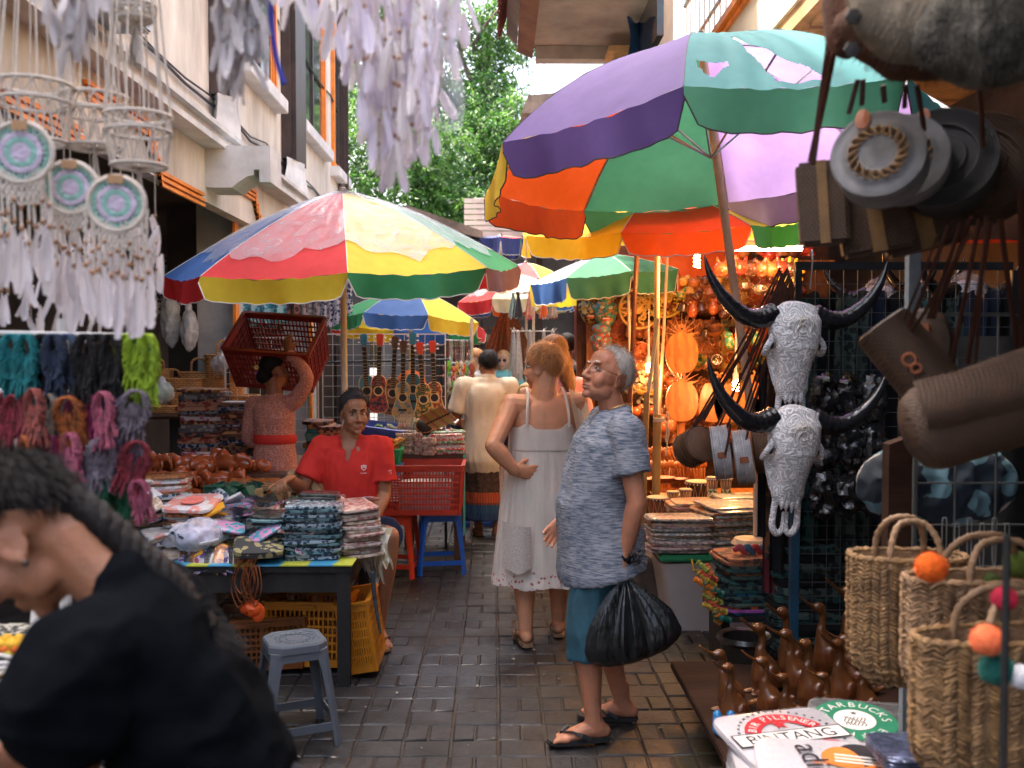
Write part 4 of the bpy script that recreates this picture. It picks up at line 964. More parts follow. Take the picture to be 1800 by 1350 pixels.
pl=B();pc=curve([HF@V((0,-.08,.02)),V((.0,.06,1.37)),V((.0,-.0,1.315)),V((.0,-.055,1.27)),V((.0,-.095,1.22)),V((-.0,-.125,1.18))],8)
for q in range(3):
    pl.tube([p+V((.014*cos(i*.9+q*2.09),0,.017*sin(i*.9+q*2.09)))for i,p in enumerate(pc)],[.020*(1-.4*i/len(pc))for i in range(len(pc))],n=9)
r_=random.Random(3)
for i,p in enumerate(pc):
    for _ in range(8):
        d0=V((r_.uniform(-1,1),r_.uniform(-1,1),r_.uniform(-1,1))).normalized();q=p+d0*.02;e_=q+d0*r_.uniform(.002,.015)+V((r_.uniform(-.02,.02),-.02,0));sd_=V((.0008,0,.0008));pl.add([q-sd_,q+sd_,e_],[[0,1,2]])
tl_=pc[-1]
for _ in range(900):
    d0=V((r_.gauss(0,1),r_.gauss(0,1),r_.gauss(0,1))).normalized();e_=tl_+d0*.03*r_.random()+V((0,-.04,-.04))*r_.random()+d0*.014;sd_=V((.001,0,.001));pl.add([tl_+d0*.014-sd_,tl_+d0*.014+sd_,e_],[[0,1,2]])
mk('plait',pl,H_BLK,t)
mk('hair_tie',B().torus(.019,.009,T(*pc[-12])@RX(.8),18,8),M('green hair band',(.02,.25,.15),.5,.1),t)
mk('earring',B().ell(HF@V((-.09,-.006,-.048)),(.006,.006,.006)),M('small dark stud',(.05,.03,.02),.3,.1),t)
mk('necklace',B().tube(curve([V((-.06,-.0,1.285)),V((-.075,.04,1.25)),V((-.07,.075,1.19)),V((-.02,.1,1.15))],6),.0025,n=6),M('silver chain',(.6,.57,.5),.25,.1,metal=.9),t)
# ---- people further down the alley
figure('young man seen from behind in a pale tee with a black backpack',V((.66,9.0,0)),radians(10),J=dict(head=(0,.03,1.67),neck=(0,0,1.53),shL=(-.19,0,1.47),shR=(.19,0,1.47),chest=(0,0,1.36)),h=1.8,sk=SK_D,hr=(H_BLK,'short',dict(thick=.16)),
       hd=(.1,0),voxel=.012,top=dict(mat=M('pale cream tee',(.62,.55,.42),.85,.08),sleeve=.6),bottom=dict(kind='trousers',mat=NAVY,len=1.9))
bp=thing('backpack','black backpack on the back of the young man in the pale tee','backpack',(.66,8.9,0),world_coords=True)
c=B();c.ell((.68,8.82,1.28),(.155,.09,.25));c.ell((.68,8.79,1.18),(.14,.09,.13))
mk('pack',remesh(c,.015,2),M('black nylon',(.012,.012,.013),.6,.2),bp)
for sx in(-1,1):mk('strap',B().loft([(V((.68+sx*.11,8.9-.0,1.42)),.022,.006),(V((.68+sx*.115,8.885,1.50)),.022,.006),(V((.68+sx*.11,8.99,1.535)),.022,.006),(V((.68+sx*.11,9.12,1.46)),.022,.006)],right=(1,0,0),n=8),MATS['black nylon'],bp)
mk('mark',B().box(.64,8.694,1.24,.69,8.7,1.248),WPRINT,bp)
t,J_,H_=figure('woman with long light brown hair in a pink cardigan behind the sundress',V((.44,7.0,0)),radians(30),J=dict(head=(-.02,.02,1.62),neck=(0,0,1.46)),sk=SK_P,female=True,hr=(H_BRN,'long',dict(thick=.2,strands=600)),hd=(.4,-.2),voxel=.011,
       top=dict(mat=M('pink cardigan',(.62,.28,.32),.85,.08),sleeve=1.8),bottom=dict(kind='skirt',mat=NAVY,hem=.4))
mk('long_hair',remesh(B().limb([H_@V((0,-.05,.02)),H_@V((0,-.075,-.08)),H_@V((.01,-.08,-.2)),H_@V((.01,-.09,-.28))],[(.08,.05),(.085,.045),(.08,.04),(.05,.02)],right=H_.to_3x3()@V((1,0,0))),.01,2,folds(.006,(30,30,3))),H_BRN,t)
figure('small child with a pale face peeking past the left shoulder of the sundress woman',V((.22,6.9,0)),radians(170),J=dict(head=(0,.02,1.30),neck=(0,0,1.17)),h=1.36,g=.9,sk=SK_P,hs=.88,female=True,face=True,hr=(H_BLD,'short',dict(thick=.1)),voxel=.01,
       top=dict(mat=M('dark blue child top',(.02,.03,.07),.85,.1),sleeve=.6),bottom=dict(kind='trousers',mat=NAVY))
BG=[
 ('blond woman in sunglasses and a pale blue off shoulder top',(885,12.2,1.58),170,SK_P,H_BLD,'long',M('pale blue cotton',(.15,.48,.52),.85,.1),True),
 ('man with short black hair and a white top facing away in the crowd',(860,13.3,1.62),5,SK_D,H_BLK,'short',M('white far shirt',(.6,.6,.6),.85,.1),False),
 ('woman with pulled back hair in profile at the left of the crowd',(836,11.0,1.60),80,SK_P,H_STRAW,'pulled',M('grey far top',(.4,.38,.38),.85,.1),True),
 ('person in a white headcloth beside the far necklace rack',(849,12.0,1.60),60,SK_D,H_BLK,'short',M('white far shirt',(.6,.6,.6),.85,.1),False),
 ('crouching person with dark hair wearing bright orange',(876,9.6,1.30),150,SK_D,H_BLK,'long',M('saffron orange cloth',(.7,.2,.01),.8,.1),True),
 ('dark haired person in a black cap far back by the shelves',(822,14.3,1.6),20,SK_D,H_BLK,'short',M('dusky far top',(.06,.06,.08),.85,.1),False),
 ('dark haired man with a grey collar at the far left of the crowd',(812,13.6,1.58),150,SK_D,H_BLK,'short',M('grey far top',(.4,.38,.38),.85,.1),False),
]
for lab,(px,Y,hz),deg,sk,hm,kd,tm,fem in BG:
    p=at(px,640,Y);k=hz/1.6
    t,J_,H_=figure(lab,V((p.x,Y,0)),radians(deg),h=1.65*k,sk=sk,female=fem,hr=(hm,kd,dict(thick=.14)),voxel=.014,face=fem,top=dict(mat=tm,sleeve=.6),bottom=dict(kind='trousers',mat=NAVY,len=1.9),feet=True)
    if kd=='long':mk('long_hair',B().limb([H_@V((0,-.05,.02)),H_@V((0,-.075,-.08)),H_@V((.0,-.075,-.22))],[(.08,.05),(.085,.045),(.05,.03)],right=H_.to_3x3()@V((1,0,0))),hm,t)
    if 'sunglasses' in lab:
        for sx in(-1,1):mk('lens',B().ell(H_@V((sx*.032,.098,.005)),(.024,.006,.02)),BLACKM,t)
    if 'headcloth' in lab:mk('headcloth',B().ell(H_@V((0,.0,.075)),(.085,.1,.055)),WPRINT,t)
    if 'cap' in lab:mk('cap',B().ell(H_@V((0,.0,.075)),(.088,.11,.06)),BLACKM,t)
# --- goods helpers
def batik(name,c1,c2,sc=14,coat=0,rough=.8,kind='F1',bump=.35,bs=25):
    if name in MATS:return MATS[name]
    m=M(name,c1,rough,.1,5,bump,bs,coat=coat);n=m.node_tree.nodes;l=m.node_tree.links;b=n['Principled BSDF']
    tc=n.new('ShaderNodeTexCoord');oi=n.new('ShaderNodeObjectInfo');ad=n.new('ShaderNodeVectorMath');ad.operation='ADD'
    l.new(tc.outputs['Object'],ad.inputs[0]);l.new(oi.outputs['Location'],ad.inputs[1])
    vo=n.new('ShaderNodeTexVoronoi');vo.feature=kind;vo.inputs['Scale'].default_value=sc;l.new(ad.outputs[0],vo.inputs[0])
    nz=n.new('ShaderNodeTexNoise');nz.inputs['Scale'].default_value=sc*.8;nz.inputs['Detail'].default_value=6;l.new(ad.outputs[0],nz.inputs[0])
    mm=n.new('ShaderNodeMath');mm.operation='ADD';l.new(vo.outputs['Distance'],mm.inputs[0]);l.new(nz.outputs[0],mm.inputs[1])
    cr=n.new('ShaderNodeValToRGB');e=cr.color_ramp.elements;e[0].position=.98;e[1].position=1.2;e[0].color=(*c1,1);e[1].color=(*c2,1);l.new(mm.outputs[0],cr.inputs[0])
    hs=n.new('ShaderNodeHueSaturation');mr=n.new('ShaderNodeMapRange');mr.inputs[3].default_value=.6;mr.inputs[4].default_value=1.35;l.new(oi.outputs['Random'],mr.inputs[0]);l.new(mr.outputs[0],hs.inputs['Value'])
    l.new(cr.outputs[0],hs.inputs['Color']);l.new(hs.outputs[0],b.inputs['Base Color']);return m
def slab(w,d,h,seed,sq=7,n=36,amp=.006):
    b=B();b.loft([((0,0,h*z),w/2*q,d/2*q)for z,q in((0,.965),(.1,.995),(.24,.998),(.33,.98),(.42,1),(.58,.997),(.66,.972),(.75,.994),(.9,.99),(1,.955))],right=(1,0,0),n=n,sq=sq)
    b.v=[v+V((noise.noise(v*9+V((seed,0,0))),noise.noise(v*9+V((0,seed,0))),noise.noise(V((v.x,v.y,0))*7+V((seed,seed,0)))))*amp+V((noise.noise(V((v.x*30,v.y*30,seed))),noise.noise(V((v.y*30,v.x*30,seed+3))),.9*noise.noise(V((v.x*26,v.y*26,seed+7)))))*amp*.55 for v in b.v]
    return b
SLABS={}
def item(name,w,d,h,mat,loc,rz,label,cat_,group,var=3,rxy=(0,0)):
    k=(name,round(w,3),round(d,3),round(h,4),rnd.randrange(var))
    if k not in SLABS:
        o=mk(name,slab(w,d,h,k[4]*7.3+w*10),mat);SLABS[k]=o
    else:
        o=SLABS[k].copy();COL.objects.link(o);o.material_slots[0].link='OBJECT';o.material_slots[0].material=mat
    o.location=loc;o.rotation_euler=(rxy[0],rxy[1],rz);o.scale=(rnd.uniform(.93,1.05),rnd.uniform(.93,1.05),1);return tag(o,label,cat_,group)
def stack(name,noun,where,base,w,d,h,n,mats,group,cat_='cloth',jit=.012,rz=0,lean=(0,0),gap=.0,tilt=0):
    z=base[2]
    for i in range(n):
        m=mats[i%len(mats)]if not callable(mats)else mats(i);hh=h*(1 if n==1 else rnd.choice((.9,1,1.1)))
        item(name,w,d,hh,m,(base[0]+lean[0]*i+rnd.uniform(-jit,jit),base[1]+lean[1]*i+rnd.uniform(-jit,jit),z),rz+rnd.uniform(-.07,.07),
             '%s, %s from the top %s'%(noun,ordn(n-1-i),where)if n>1 else noun+' '+where,cat_,group,rxy=(tilt+rnd.uniform(-.02,.02),rnd.uniform(-.025,.025)))
        z+=hh*.97+gap
    return z
def table(label,x0,y0,x1,y1,z,mat,th=.035,leg=.06,rail=True,cat_='table'):
    t=thing('stall_table',label,cat_,((x0+x1)/2,(y0+y1)/2,0),world_coords=True)
    mk('table_top',B().box(x0,y0,z-th,x1,y1,z,bv=.004),mat,t,False)
    for x in(x0+.01,x1-leg-.01):
        for y in(y0+.01,y1-leg-.01):mk('leg',B().box(x,y,0,x+leg,y+leg,z-th-.001),mat,t,False)
    if rail:
        mk('rail',B().box(x0+.02,y0+.025,z-th-.1,x1-.02,y0+.05,z-th-.002),mat,t,False)
        mk('rail',B().box(x1-.05,y0+.08,z-th-.1,x1-.025,y1-.08,z-th-.002),mat,t,False)
    return t
def crate(label,loc,rz,w,d,h,mat,rot=None,name='plastic_crate',nv=16,nh=5,taper=.93,group='plastic market crates'):
    t=thing(name,label,'crate',loc,group,rz,rot)
    def side(L,M4,L2):
        b=B();hh=h;b.box(-L/2,-.006,hh-.045,L/2,.012,hh);b.box(-L/2*taper,-.002,0,L/2*taper,.006,.04)
        b.box(-L/2-.004,.0,hh-.012,L/2+.004,.02,hh+.001)
        for k in range(nv+1):
            x=(-.5+k/nv)*L;wd=.004 if k%4 else .009
            b.bar((x*taper,.002,.035),(x,.002,hh-.04),wd*2,.008)
        for k in range(1,nh+1):
            z=.04+(hh-.085)*k/(nh+1);s_=taper+(1-taper)*z/hh;b.box(-L/2*s_,-.0015,z-.006,L/2*s_,.0055,z+.006)
        sh=math.atan((L2/2*(1-taper))/hh)
        b.v=[M4@(V((0,L2/2*taper,0))+RX(-sh)@v)for v in b.v]
        return b
    for k,(L,L2)in enumerate(((w,d),(d,w),(w,d),(d,w))):
        s_=mk('side',side(L,RZ(k*pi/2),L2),mat,t,False)
    fl=B().box(-w/2*taper,-d/2*taper,0,w/2*taper,d/2*taper,.006)
    mk('bottom',fl,mat,t,False)
    for sx in(-1,1):
        for sy in(-1,1):mk('corner',B().tube([(sx*w/2*taper,sy*d/2*taper,0),(sx*w/2,sy*d/2,h)],.012,n=6),mat,t)
    for sy in(-1,1):mk('handle',B().box(-.06,sy*d/2-.014*(sy>0)+0,h-.03,.06,sy*d/2+.022*(sy>0)-.02*(sy<0),h-.018),mat,t,False)
    return t
def stool(label,loc,rz,mat,h=.44,w=.31,tw=.22):
    t=thing('plastic_stool',label,'stool',loc,'plastic stools',rz)
    q=tw/2;c=.045
    oc=[(q-c,-q),(q,-q+c),(q,q-c),(q-c,q),(-q+c,q),(-q,q-c),(-q,-q+c),(-q+c,-q)]
    sb=B();sc=lambda s,z:[(x*s,y*s,z)for x,y in oc]
    rings=[sc(1.06,h-.035),sc(1.04,h-.008),sc(1.0,h)];
    for i in range(2):sb.add(rings[i]+rings[i+1],[[a,(a+1)%8,8+(a+1)%8,8+a]for a in range(8)])
    sb.add(sc(1,h)+sc(.80,h-.001)+sc(.78,h-.004)+sc(.3,h-.004)+sc(.28,h-.001),[[r*8+a,r*8+(a+1)%8,r*8+8+(a+1)%8,r*8+8+a]for r in range(4)for a in range(8)]+[[32+a for a in range(8)]])
    s_=mk('seat',sb,mat,t,False)
    rb=B()
    for k in range(24):
        a=2*pi*k/24;rb.box(-.006,.055,0,.006,.068,.002,T(0,0,h-.0035)@RZ(a))
        if k%3:rb.box(-.004,.076,0,.004,.084,.002,T(0,0,h-.0035)@RZ(a))
    for r in(.022,.038):rb.torus(r,.0012,T(0,0,h-.002),20,4)
    mk('embossing',rb,mat,s_,False,kind='stuff')
    for sx in(-1,1):
        for sy in(-1,1):
            b=B();W=w/2
            def P(f,a,bq,z):return V((sx*(q+(W-q)*f-a),sy*(q+(W-q)*f-bq),z))
            hh=h-.03;vs=[];fs=[]
            prof=[(0,.075),(.08,.052),(.18,.043),(.55,.036),(.8,.032),(1,.036)]
            for f,wd in prof:
                z=hh*(1-f)
                vs+=[P(f,wd,0,z),P(f,.02,0,z),P(f,0,.02,z),P(f,0,wd,z),P(f,.006,wd,z),P(f,.008,.024,z),P(f,.024,.008,z),P(f,wd,.006,z)]
            for i in range(len(prof)-1):
                fs+=[[i*8+a,i*8+(a+1)%8,i*8+8+(a+1)%8,i*8+8+a]for a in range(8)]
            b.add(vs,fs+[[0,1,2,3,4,5,6,7],[40+a for a in range(8)]])
            mk('leg',b,mat,t,False)
    for k in range(4):
        f=.78;e=q+(w/2-q)*f;z=(h-.03)*(1-f);st=B().box(-e+.03,e-.007,z-.022,e-.03,e-.0005,z+.012,RZ(k*pi/2));mk('stretcher',st,mat,t,False)
        e=q*1.02;ap=B().box(-e+.03,e-.008,h-.07,e-.03,e+.001,h-.034,RZ(k*pi/2));mk('apron',ap,mat,t,False)
    return t
def gridpanel(t,x0,x1,z0,z1,y,pitch,mat,r=.002,fr=.005,frmat=None,name='wire_grid'):
    b=B();nx=max(1,round((x1-x0)/pitch));nz=max(1,round((z1-z0)/pitch))
    for i in range(nx+1):
        x=x0+(x1-x0)*i/nx;q=fr if i in(0,nx)else r;b.box(x-q,y-q,z0,x+q,y+q,z1)
    for i in range(nz+1):
        z=z0+(z1-z0)*i/nz;q=fr if i in(0,nz)else r;b.box(x0-fr,y+r*.5,z-q,x1+fr,y+r*.5+q*2,z+q)
    return mk(name,b,mat,t,False)
FILM=clear_film('clear wrapping film',(.8,.84,.88),.22,.08)
def wrap(name,mat_,c1,c2,sc=22):return batik(mat_,c1,c2,sc*1.5,coat=.9,rough=.45,bump=.9,bs=38)  # on dark cloths the pale patches also paint the film's gloss
# --- left front table
BLKW=M('black painted timber',(.018,.016,.015),.6,.4,6,.3,40,stretch=(1,1,.2))
table('black timber stall table loaded with wrapped textiles beside the alley',-2.1,4.68,-.71,5.5,.60,BLKW)
mk_=mk('signboard',B().box(-1.75,4.66,.603,-.70,5.3,.609),M('yellow green printed banner',(.38,.45,.04),.5,.1,5,0,col2=(.5,.5,.06),wave=(1.3,(.05,.3,.5),'X',3)),base=(-1.2,4.9,.603))
tag(mk_,'yellow green and blue printed sheet covering the front of the black stall table','sheet')
TZ=.61
wd=[wrap(0,'wrapped indigo batik',(.015,.035,.07),(.30,.38,.42),30),wrap(0,'wrapped navy batik',(.01,.02,.04),(.2,.26,.3),22),wrap(0,'wrapped teal batik',(.01,.05,.07),(.15,.28,.3),26)]
pe=[wrap(0,'wrapped beige batik',(.45,.32,.22),(.62,.5,.4),20),wrap(0,'wrapped ivory print',(.55,.5,.45),(.4,.25,.2),26),wrap(0,'wrapped rose batik',(.4,.16,.14),(.6,.45,.38),24)]
bk_=[wrap(0,'wrapped black cloth',(.01,.012,.014),(.05,.06,.06),30)]
pk=[wrap(0,'wrapped magenta print',(.35,.04,.14),(.55,.5,.6),30),wrap(0,'wrapped turquoise print',(.04,.25,.32),(.45,.2,.35),28),wrap(0,'wrapped violet print',(.12,.06,.25),(.6,.55,.6),26)]
wh=[wrap(0,'wrapped white tee',(.62,.6,.6),(.7,.3,.25),9),wrap(0,'wrapped pale tee',(.66,.64,.62),(.5,.48,.5),14)]
orr=[wrap(0,'wrapped amber cloth',(.5,.2,.05),(.25,.1,.05),26)]
def X(px,Y):return(px-873)/1700*Y
g='wrapped textiles on the front table'
z=stack('wrapped_textile','wrapped indigo batik','of the tall front corner stack',(X(550,4.85),4.86,TZ),.285,.22,.0145,19,wd,g)
stack('wrapped_textile','wrapped black cloth','of the short topping pile',(X(560,5.05),5.06,z-.035),.2,.16,.012,5,bk_,g)
stack('wrapped_textile','wrapped beige batik','of the slumping pile',(X(625,4.95),4.98,TZ),.22,.28,.0135,18,pe,g,lean=(-.002,.002),rz=.5,tilt=.06,jit=.02)
stack('wrapped_textile','wrapped dark cloth','of the pile left of the indigo stack',(X(480,4.95),4.97,TZ),.2,.24,.014,15,wd[1:]+bk_,g,jit=.02)
stack('wrapped_textile','wrapped bright print','of the magenta and turquoise pile',(X(413,5.3),5.3,TZ),.2,.2,.0125,17,pk,g,rz=.2,jit=.014)
stack('wrapped_textile','wrapped pale print','of the pile behind the indigo stack',(X(470,5.35),5.35,TZ),.22,.2,.0135,13,pe[:2]+wh,g,jit=.02)
stack('wrapped_textile','wrapped white tee','of the pile topped by a coral print',(X(345,5.2),5.2,TZ),.26,.24,.016,12,wh+orr[:1],g,rz=-.15,jit=.014,tilt=.05)
item('wrapped_textile',.28,.24,.02,wh[0],(X(345,5.2),5.15,TZ+.215),-.1,'white tee with a coral round print lying on its pile','cloth',g,rxy=(.2,0))
tag(mk('round_print',B().lathe([(.0,0),(.06,0),(.06,.0015),(0,.0015)],24,T(X(345,5.2),5.14,TZ+.243)@RX(.2)),M('coral print',(.75,.2,.16),.5,.2,20),base=(X(345,5.2),5.14,TZ+.24)),'coral disc printed on the top white tee','print')
stack('wrapped_textile','wrapped amber or white cloth','of the pile by the green bracelets',(X(310,5.9),5.75,TZ+.02),.26,.24,.0155,19,orr+wh,g,rz=.1)
stack('wrapped_textile','wrapped grey purple cloth','of the low pile by the milky bundle',(X(300,5),5.0,TZ),.3,.28,.02,5,[pk[2],wh[1],bk_[0]],g,rz=.4,jit=.03)
pb=thing('plastic_bundle','milky plastic bag holding a bundle on the near left of the table','bag',(X(347,4.9),4.85,TZ+.03))
mk('contents',remesh(B().ell((0,0,.07),(.105,.09,.05)).ell((.02,.02,.1),(.07,.07,.03)),.01,2),M('pale lilac goods',(.42,.38,.52),.7,.3,20),pb)
bs_=remesh(B().ell((0,0,.075),(.13,.11,.07)).ell((-.1,-.01,.05),(.06,.05,.03)).ell((.03,.01,.13),(.08,.07,.03)),.01,2,folds(.012,(16,16,12),3))
mk('bag_skin',bs_,clear_film('milky bag film',(.72,.72,.82),.5,.2),pb)
for i in range(7):
    m=[pk[2],bk_[0],orr[0],pk[0]][i%4];x0=X(310+i*16,4.75)
    b=B().grid(lambda u,v,i=i:V(((u-.5)*.2+.03*v,-.13*v+.02*sin(u*8+i),-.03*v-.055*v*v+.008*sin(u*14+i)+.008*i)),14,10)
    o=mk('drooping_cloth',b,m,base=None);o.location=(x0,4.82,TZ+.015);tag(o,'%s dark cloth from the left drooping over the near table edge'%ordn(i),'cloth','cloths drooping over the edge')
LEA=M('tan leather strap',(.28,.085,.03),.45,.3,12,.1)
st=thing('strap_bunch','bunch of looped tan leather straps hanging off the table front','straps',(X(432,4.62),4.62,TZ+.0))
for i in range(9):
    a=rnd.uniform(-.05,.05);w_=rnd.uniform(.015,.04);L=rnd.uniform(.11,.19)
    mk('strap',B().loft([(p,.008,.002)for p in curve([(a,.06,.03),(a-.01,.0,.02),(a-w_,-.02,-L*.5),(a,-.025,-L),(a+w_,-.02,-L*.5),(a+.01,.0,.01)],5)],right=(0,1,0),n=6),LEA,st)
item('patterned_pouch',.25,.2,.035,batik('olive pouch print',(.42,.36,.16),(.05,.05,.05),30,bump=.2),(X(450,4.7),4.74,TZ+.055),.2,'olive patterned pouch with a ring motif resting on the leather straps','pouch',None,rxy=(.25,.05))
ob=mk('orange_bag',remesh(B().ell((0,0,0),(.055,.03,.035)).ell((.03,0,-.03),(.03,.02,.03)),.008,1,folds(.01,(30,30,20))),M('orange bag film',(.8,.12,.02),.4,.2,tl=.3));ob.location=(X(440,4.6),4.62,TZ-.2)
tag(ob,'crumpled orange plastic bag dangling beneath the leather straps','bag')
for i,(px,m)in enumerate(((655,'sand'),(640,'ash'),(668,'sand'))):
    mm=batik('corner cloth '+m,(.5,.42,.25)if m=='sand' else(.35,.3,.26),(.68,.62,.5),22,bump=.3)
    b=B().grid(lambda u,v,i=i:V(((u-.5)*.10*(1-.3*v)+.02*v+.015*sin(v*6+i),.10-u*.02+.012*sin(u*15+i)*v,.07-(.30-.05*i)*v+.02*sin(u*12)*v)),14,18)
    o=mk('hanging_cloth',b,mm);o.location=(X(px,4.95),4.95-i*.05,TZ+.06);tag(o,('sand coloured cloth spilling over the table corner near the knee','ash grey cloth strip spilling over the table corner','second sand coloured cloth at the very corner of the table')[i],'cloth')
for i in range(6):
    x=X(520+i*26,5.35);m=[M('orange paper tag',(.8,.38,.02),.6,.1),pk[1],wh[0]][i%3]
    item('small_packet',.1,.08,.012,m,(x,5.33,TZ+.2+.01*(i%2)),i*.5,'%s small flat packet from the left at the back of the front table'%ordn(i),'packet','small packets on the table',rxy=(.3,.1*(i-3)))
pm=[pk[0],wh[0],pe[0],wd[0],MATS['orange paper tag'],wh[1],pk[1],bk_[0],pe[2]]
for i in range(56):
    px=262+(i*37)%350;y=4.82+(i%5)*.14
    item('small_packet',.12 if i%3 else .16,.1,.014,pm[i%9],(X(px,y),y,TZ+.02+.035*(i%4)+(.10 if y>5.1 else 0)),i*1.3,'loose wrapped packet, number %s scattered between the piles'%(ordn(i)if i<50 else 'fifty-'+ORD[i-50]),'packet','loose packets between the piles',rxy=(.5*sin(i*1.7),.45*cos(i*2.3)))
for i in range(4):
    t=thing('clear_box','%s clear lidded box of trinkets from the left, beside the seated vendor'%ordn(i),'box',(X(598+(i%3)*20,5.45),5.42,TZ+.12+.055*(i//3)),'clear trinket boxes')
    mk('case',B().box(-.03,-.03,0,.03,.03,.05,bv=.004),FILM,t,False);mk('trinkets',B().box(-.025,-.025,.004,.025,.025,.03,bv=.005),M('assorted trinkets',(.3,.2,.18),.5,.6,60,col2=(.6,.5,.45)),t,False)
item('wrapped_textile',.3,.14,.12,pe[1],(X(620,5.45),5.44,TZ),0,'pale wrapped cloths under the clear boxes','cloth',g)
OR_C=M('orange brown crate plastic',(.2,.06,.01),.45,.2,6,.1);YE_C=M('yellow orange crate plastic',(.55,.19,.008),.42,.15,6,.1)
DR_C=M('dark red crate plastic',(.22,.018,.012),.45,.2,6,.1);RD_C=M('bright red crate plastic',(.55,.05,.02),.42,.15,6,.1)
crate('orange brown crate under the left of the front table',(X(455,4.95),5.0,.03),.2,.42,.32,.27,OR_C)
crate('orange crate standing under the middle of the front table',(X(545,5.0),5.05,.03),-.1,.4,.3,.34,YE_C)
crate('yellow orange crate leaning upright against the right table legs',(X(640,4.9),4.98,.03),0,.36,.15,.36,YE_C,rot=(radians(-9),0,radians(90)),nv=12)
o=mk('hanging_net',B().tube(curve([(0,0,0),(.01,-.01,-.12),(.04,-.02,-.3)],5),.014,r2=.006),M('dark net bag',(.03,.04,.045),.7,.5,30,.6,90));o.location=(X(655,4.75),4.72,TZ-.05)
tag(o,'dark twisted net hanging from the front right table corner','net')
stool('grey octagonal plastic stool beside the black table',(X(508,4.0),4.08,0),radians(24),M('grey moulded plastic',(.11,.125,.145),.32,.12,5,.04,60),h=.43,w=.33,tw=.235)
stool('blue plastic stool under the red crate',(X(771,7.05),7.2,0),radians(8),M('blue moulded plastic',(.02,.15,.62),.35,.12,5,.04,60),h=.46,w=.36,tw=.29)
stool('red orange plastic stool behind the knee of the seated vendor',(X(690,7.0),7.1,0),radians(-6),M('red moulded plastic',(.65,.06,.02),.35,.12,5,.04,60),h=.46,w=.36,tw=.29)
stool('dark stool the seated vendor sits on',(-.86,5.78,0),0,M('dark moulded plastic',(.05,.05,.06),.4,.12),h=.46,w=.33,tw=.26)
crate('bright red slotted crate standing on the blue stool',(X(738,6.9),7.1,.465),0,.60,.42,.36,RD_C,nv=26,nh=6)
item('wrapped_textile',.4,.25,.2,batik('white scraps',(.6,.58,.6),(.75,.74,.74),20),(X(745,6.9),7.08,.49),0,'white bagged goods inside the bright red crate','cloth',None)
crate('dark red crate tipped on the head of the lace bloused woman',(X(498,7.05),7.08,1.49),0,.60,.42,.36,DR_C,rot=(radians(38),radians(4),radians(-8)),nv=22,nh=5)
CARD=M('cardboard',(.42,.25,.13),.85,.15,8,.1)
def cardbox(label,x0,x1,y0,y1,z0,h):
    t=thing('cardboard_box',label,'box',((x0+x1)/2,(y0+y1)/2,z0),world_coords=True)
    for nm,a in(('side',(x0,y0,x1,y0+.006)),('side',(x0,y1-.006,x1,y1)),('side',(x0,y0+.0062,x0+.006,y1-.0062)),('side',(x1-.006,y0+.0062,x1,y1-.0062))):
        mk(nm,B().box(a[0],a[1],z0,a[2],a[3],z0+h),CARD,t,False)
    mk('bottom',B().box(x0+.007,y0+.007,z0,x1-.007,y1-.007,z0+.006),CARD,t,False);return t
table('low plank table behind the front table holding boxes and carvings',-2.25,5.62,-1.12,6.5,.66,WOOD,rail=False)
t=cardbox('open cardboard box of green cartons',X(365,5.7),X(458,5.7),5.63,5.95,.662,.12)
GRC=M('dark green carton',(.015,.10,.06),.5,.2,20)
r_=random.Random(5)
for i in range(9):
    bx=thing('green_carton','%s dark green open carton from the left in the cardboard box'%ordn(i),'carton',(X(372+i*10,5.75),5.7+.045*(i%4),.72),'green cartons',0,(r_.uniform(-.4,.3),r_.uniform(-.7,.3),r_.uniform(-.5,.5)))
    mk('box_body',B().box(-.035,-.035,0,.035,.035,.13),GRC,bx,False);mk('flap',B().box(-.034,-.06,.131,.034,-.03,.134),GRC,bx,False);mk('label_patch',B().box(-.012,-.0365,.02,.018,-.0352,.05),M('yellow print',(.6,.5,.05),.5,.2),bx,False)
t=cardbox('cardboard box packed with carved wooden tubes and cases',X(460,5.6),X(585,5.6),5.55,5.8,.662,.08)
TUBE=[M('pale bamboo case',(.5,.3,.13),.4,.25,12,coat=.3,stretch=(1,1,.3)),M('brown carved case',(.2,.07,.03),.4,.4,20,coat=.3,wave=(30,(.5,.3,.13),'Z',2)),M('dark and tan case',(.05,.03,.02),.4,.3,10,coat=.3,wave=(9,(.55,.35,.15),'Z',1))]
for i in range(14):
    px=466+i*9.4;tall=i>8
    bx=thing('wooden_case','%s lacquered wooden case from the left in the packed cardboard box'%ordn(i),'case',(X(px,5.65),5.62+.05*(i%3),.70),'wooden cases',0,(r_.uniform(-.15,.2),(.25 if tall else r_.uniform(-.3,.3))-(.75 if tall else 0),0))
    L=.25 if tall else .12
    mk('case_body',B().box(-.02,-.02,0,.02,.02,L,bv=.006),TUBE[i%3],bx,False);mk('lid',B().box(-.0215,-.0215,L+.001,.0215,.0215,L+.03,bv=.004),TUBE[0],bx,False)
tag(mk('long_tray',B().box(X(455,5.75),5.8,.80,X(545,5.75),5.92,.85,bv=.012),TUBE[1],base=(X(500,5.75),5.86,.8)),'long wrapped wooden tray lying across the cases','tray')
ZB=.662
CARV=M('glossy red brown carving',(.38,.085,.025),.28,.35,7,.1,20,coat=.6)
CARV2=M('carved orange wood',(.38,.12,.03),.4,.35,9,.5,45,coat=.3)
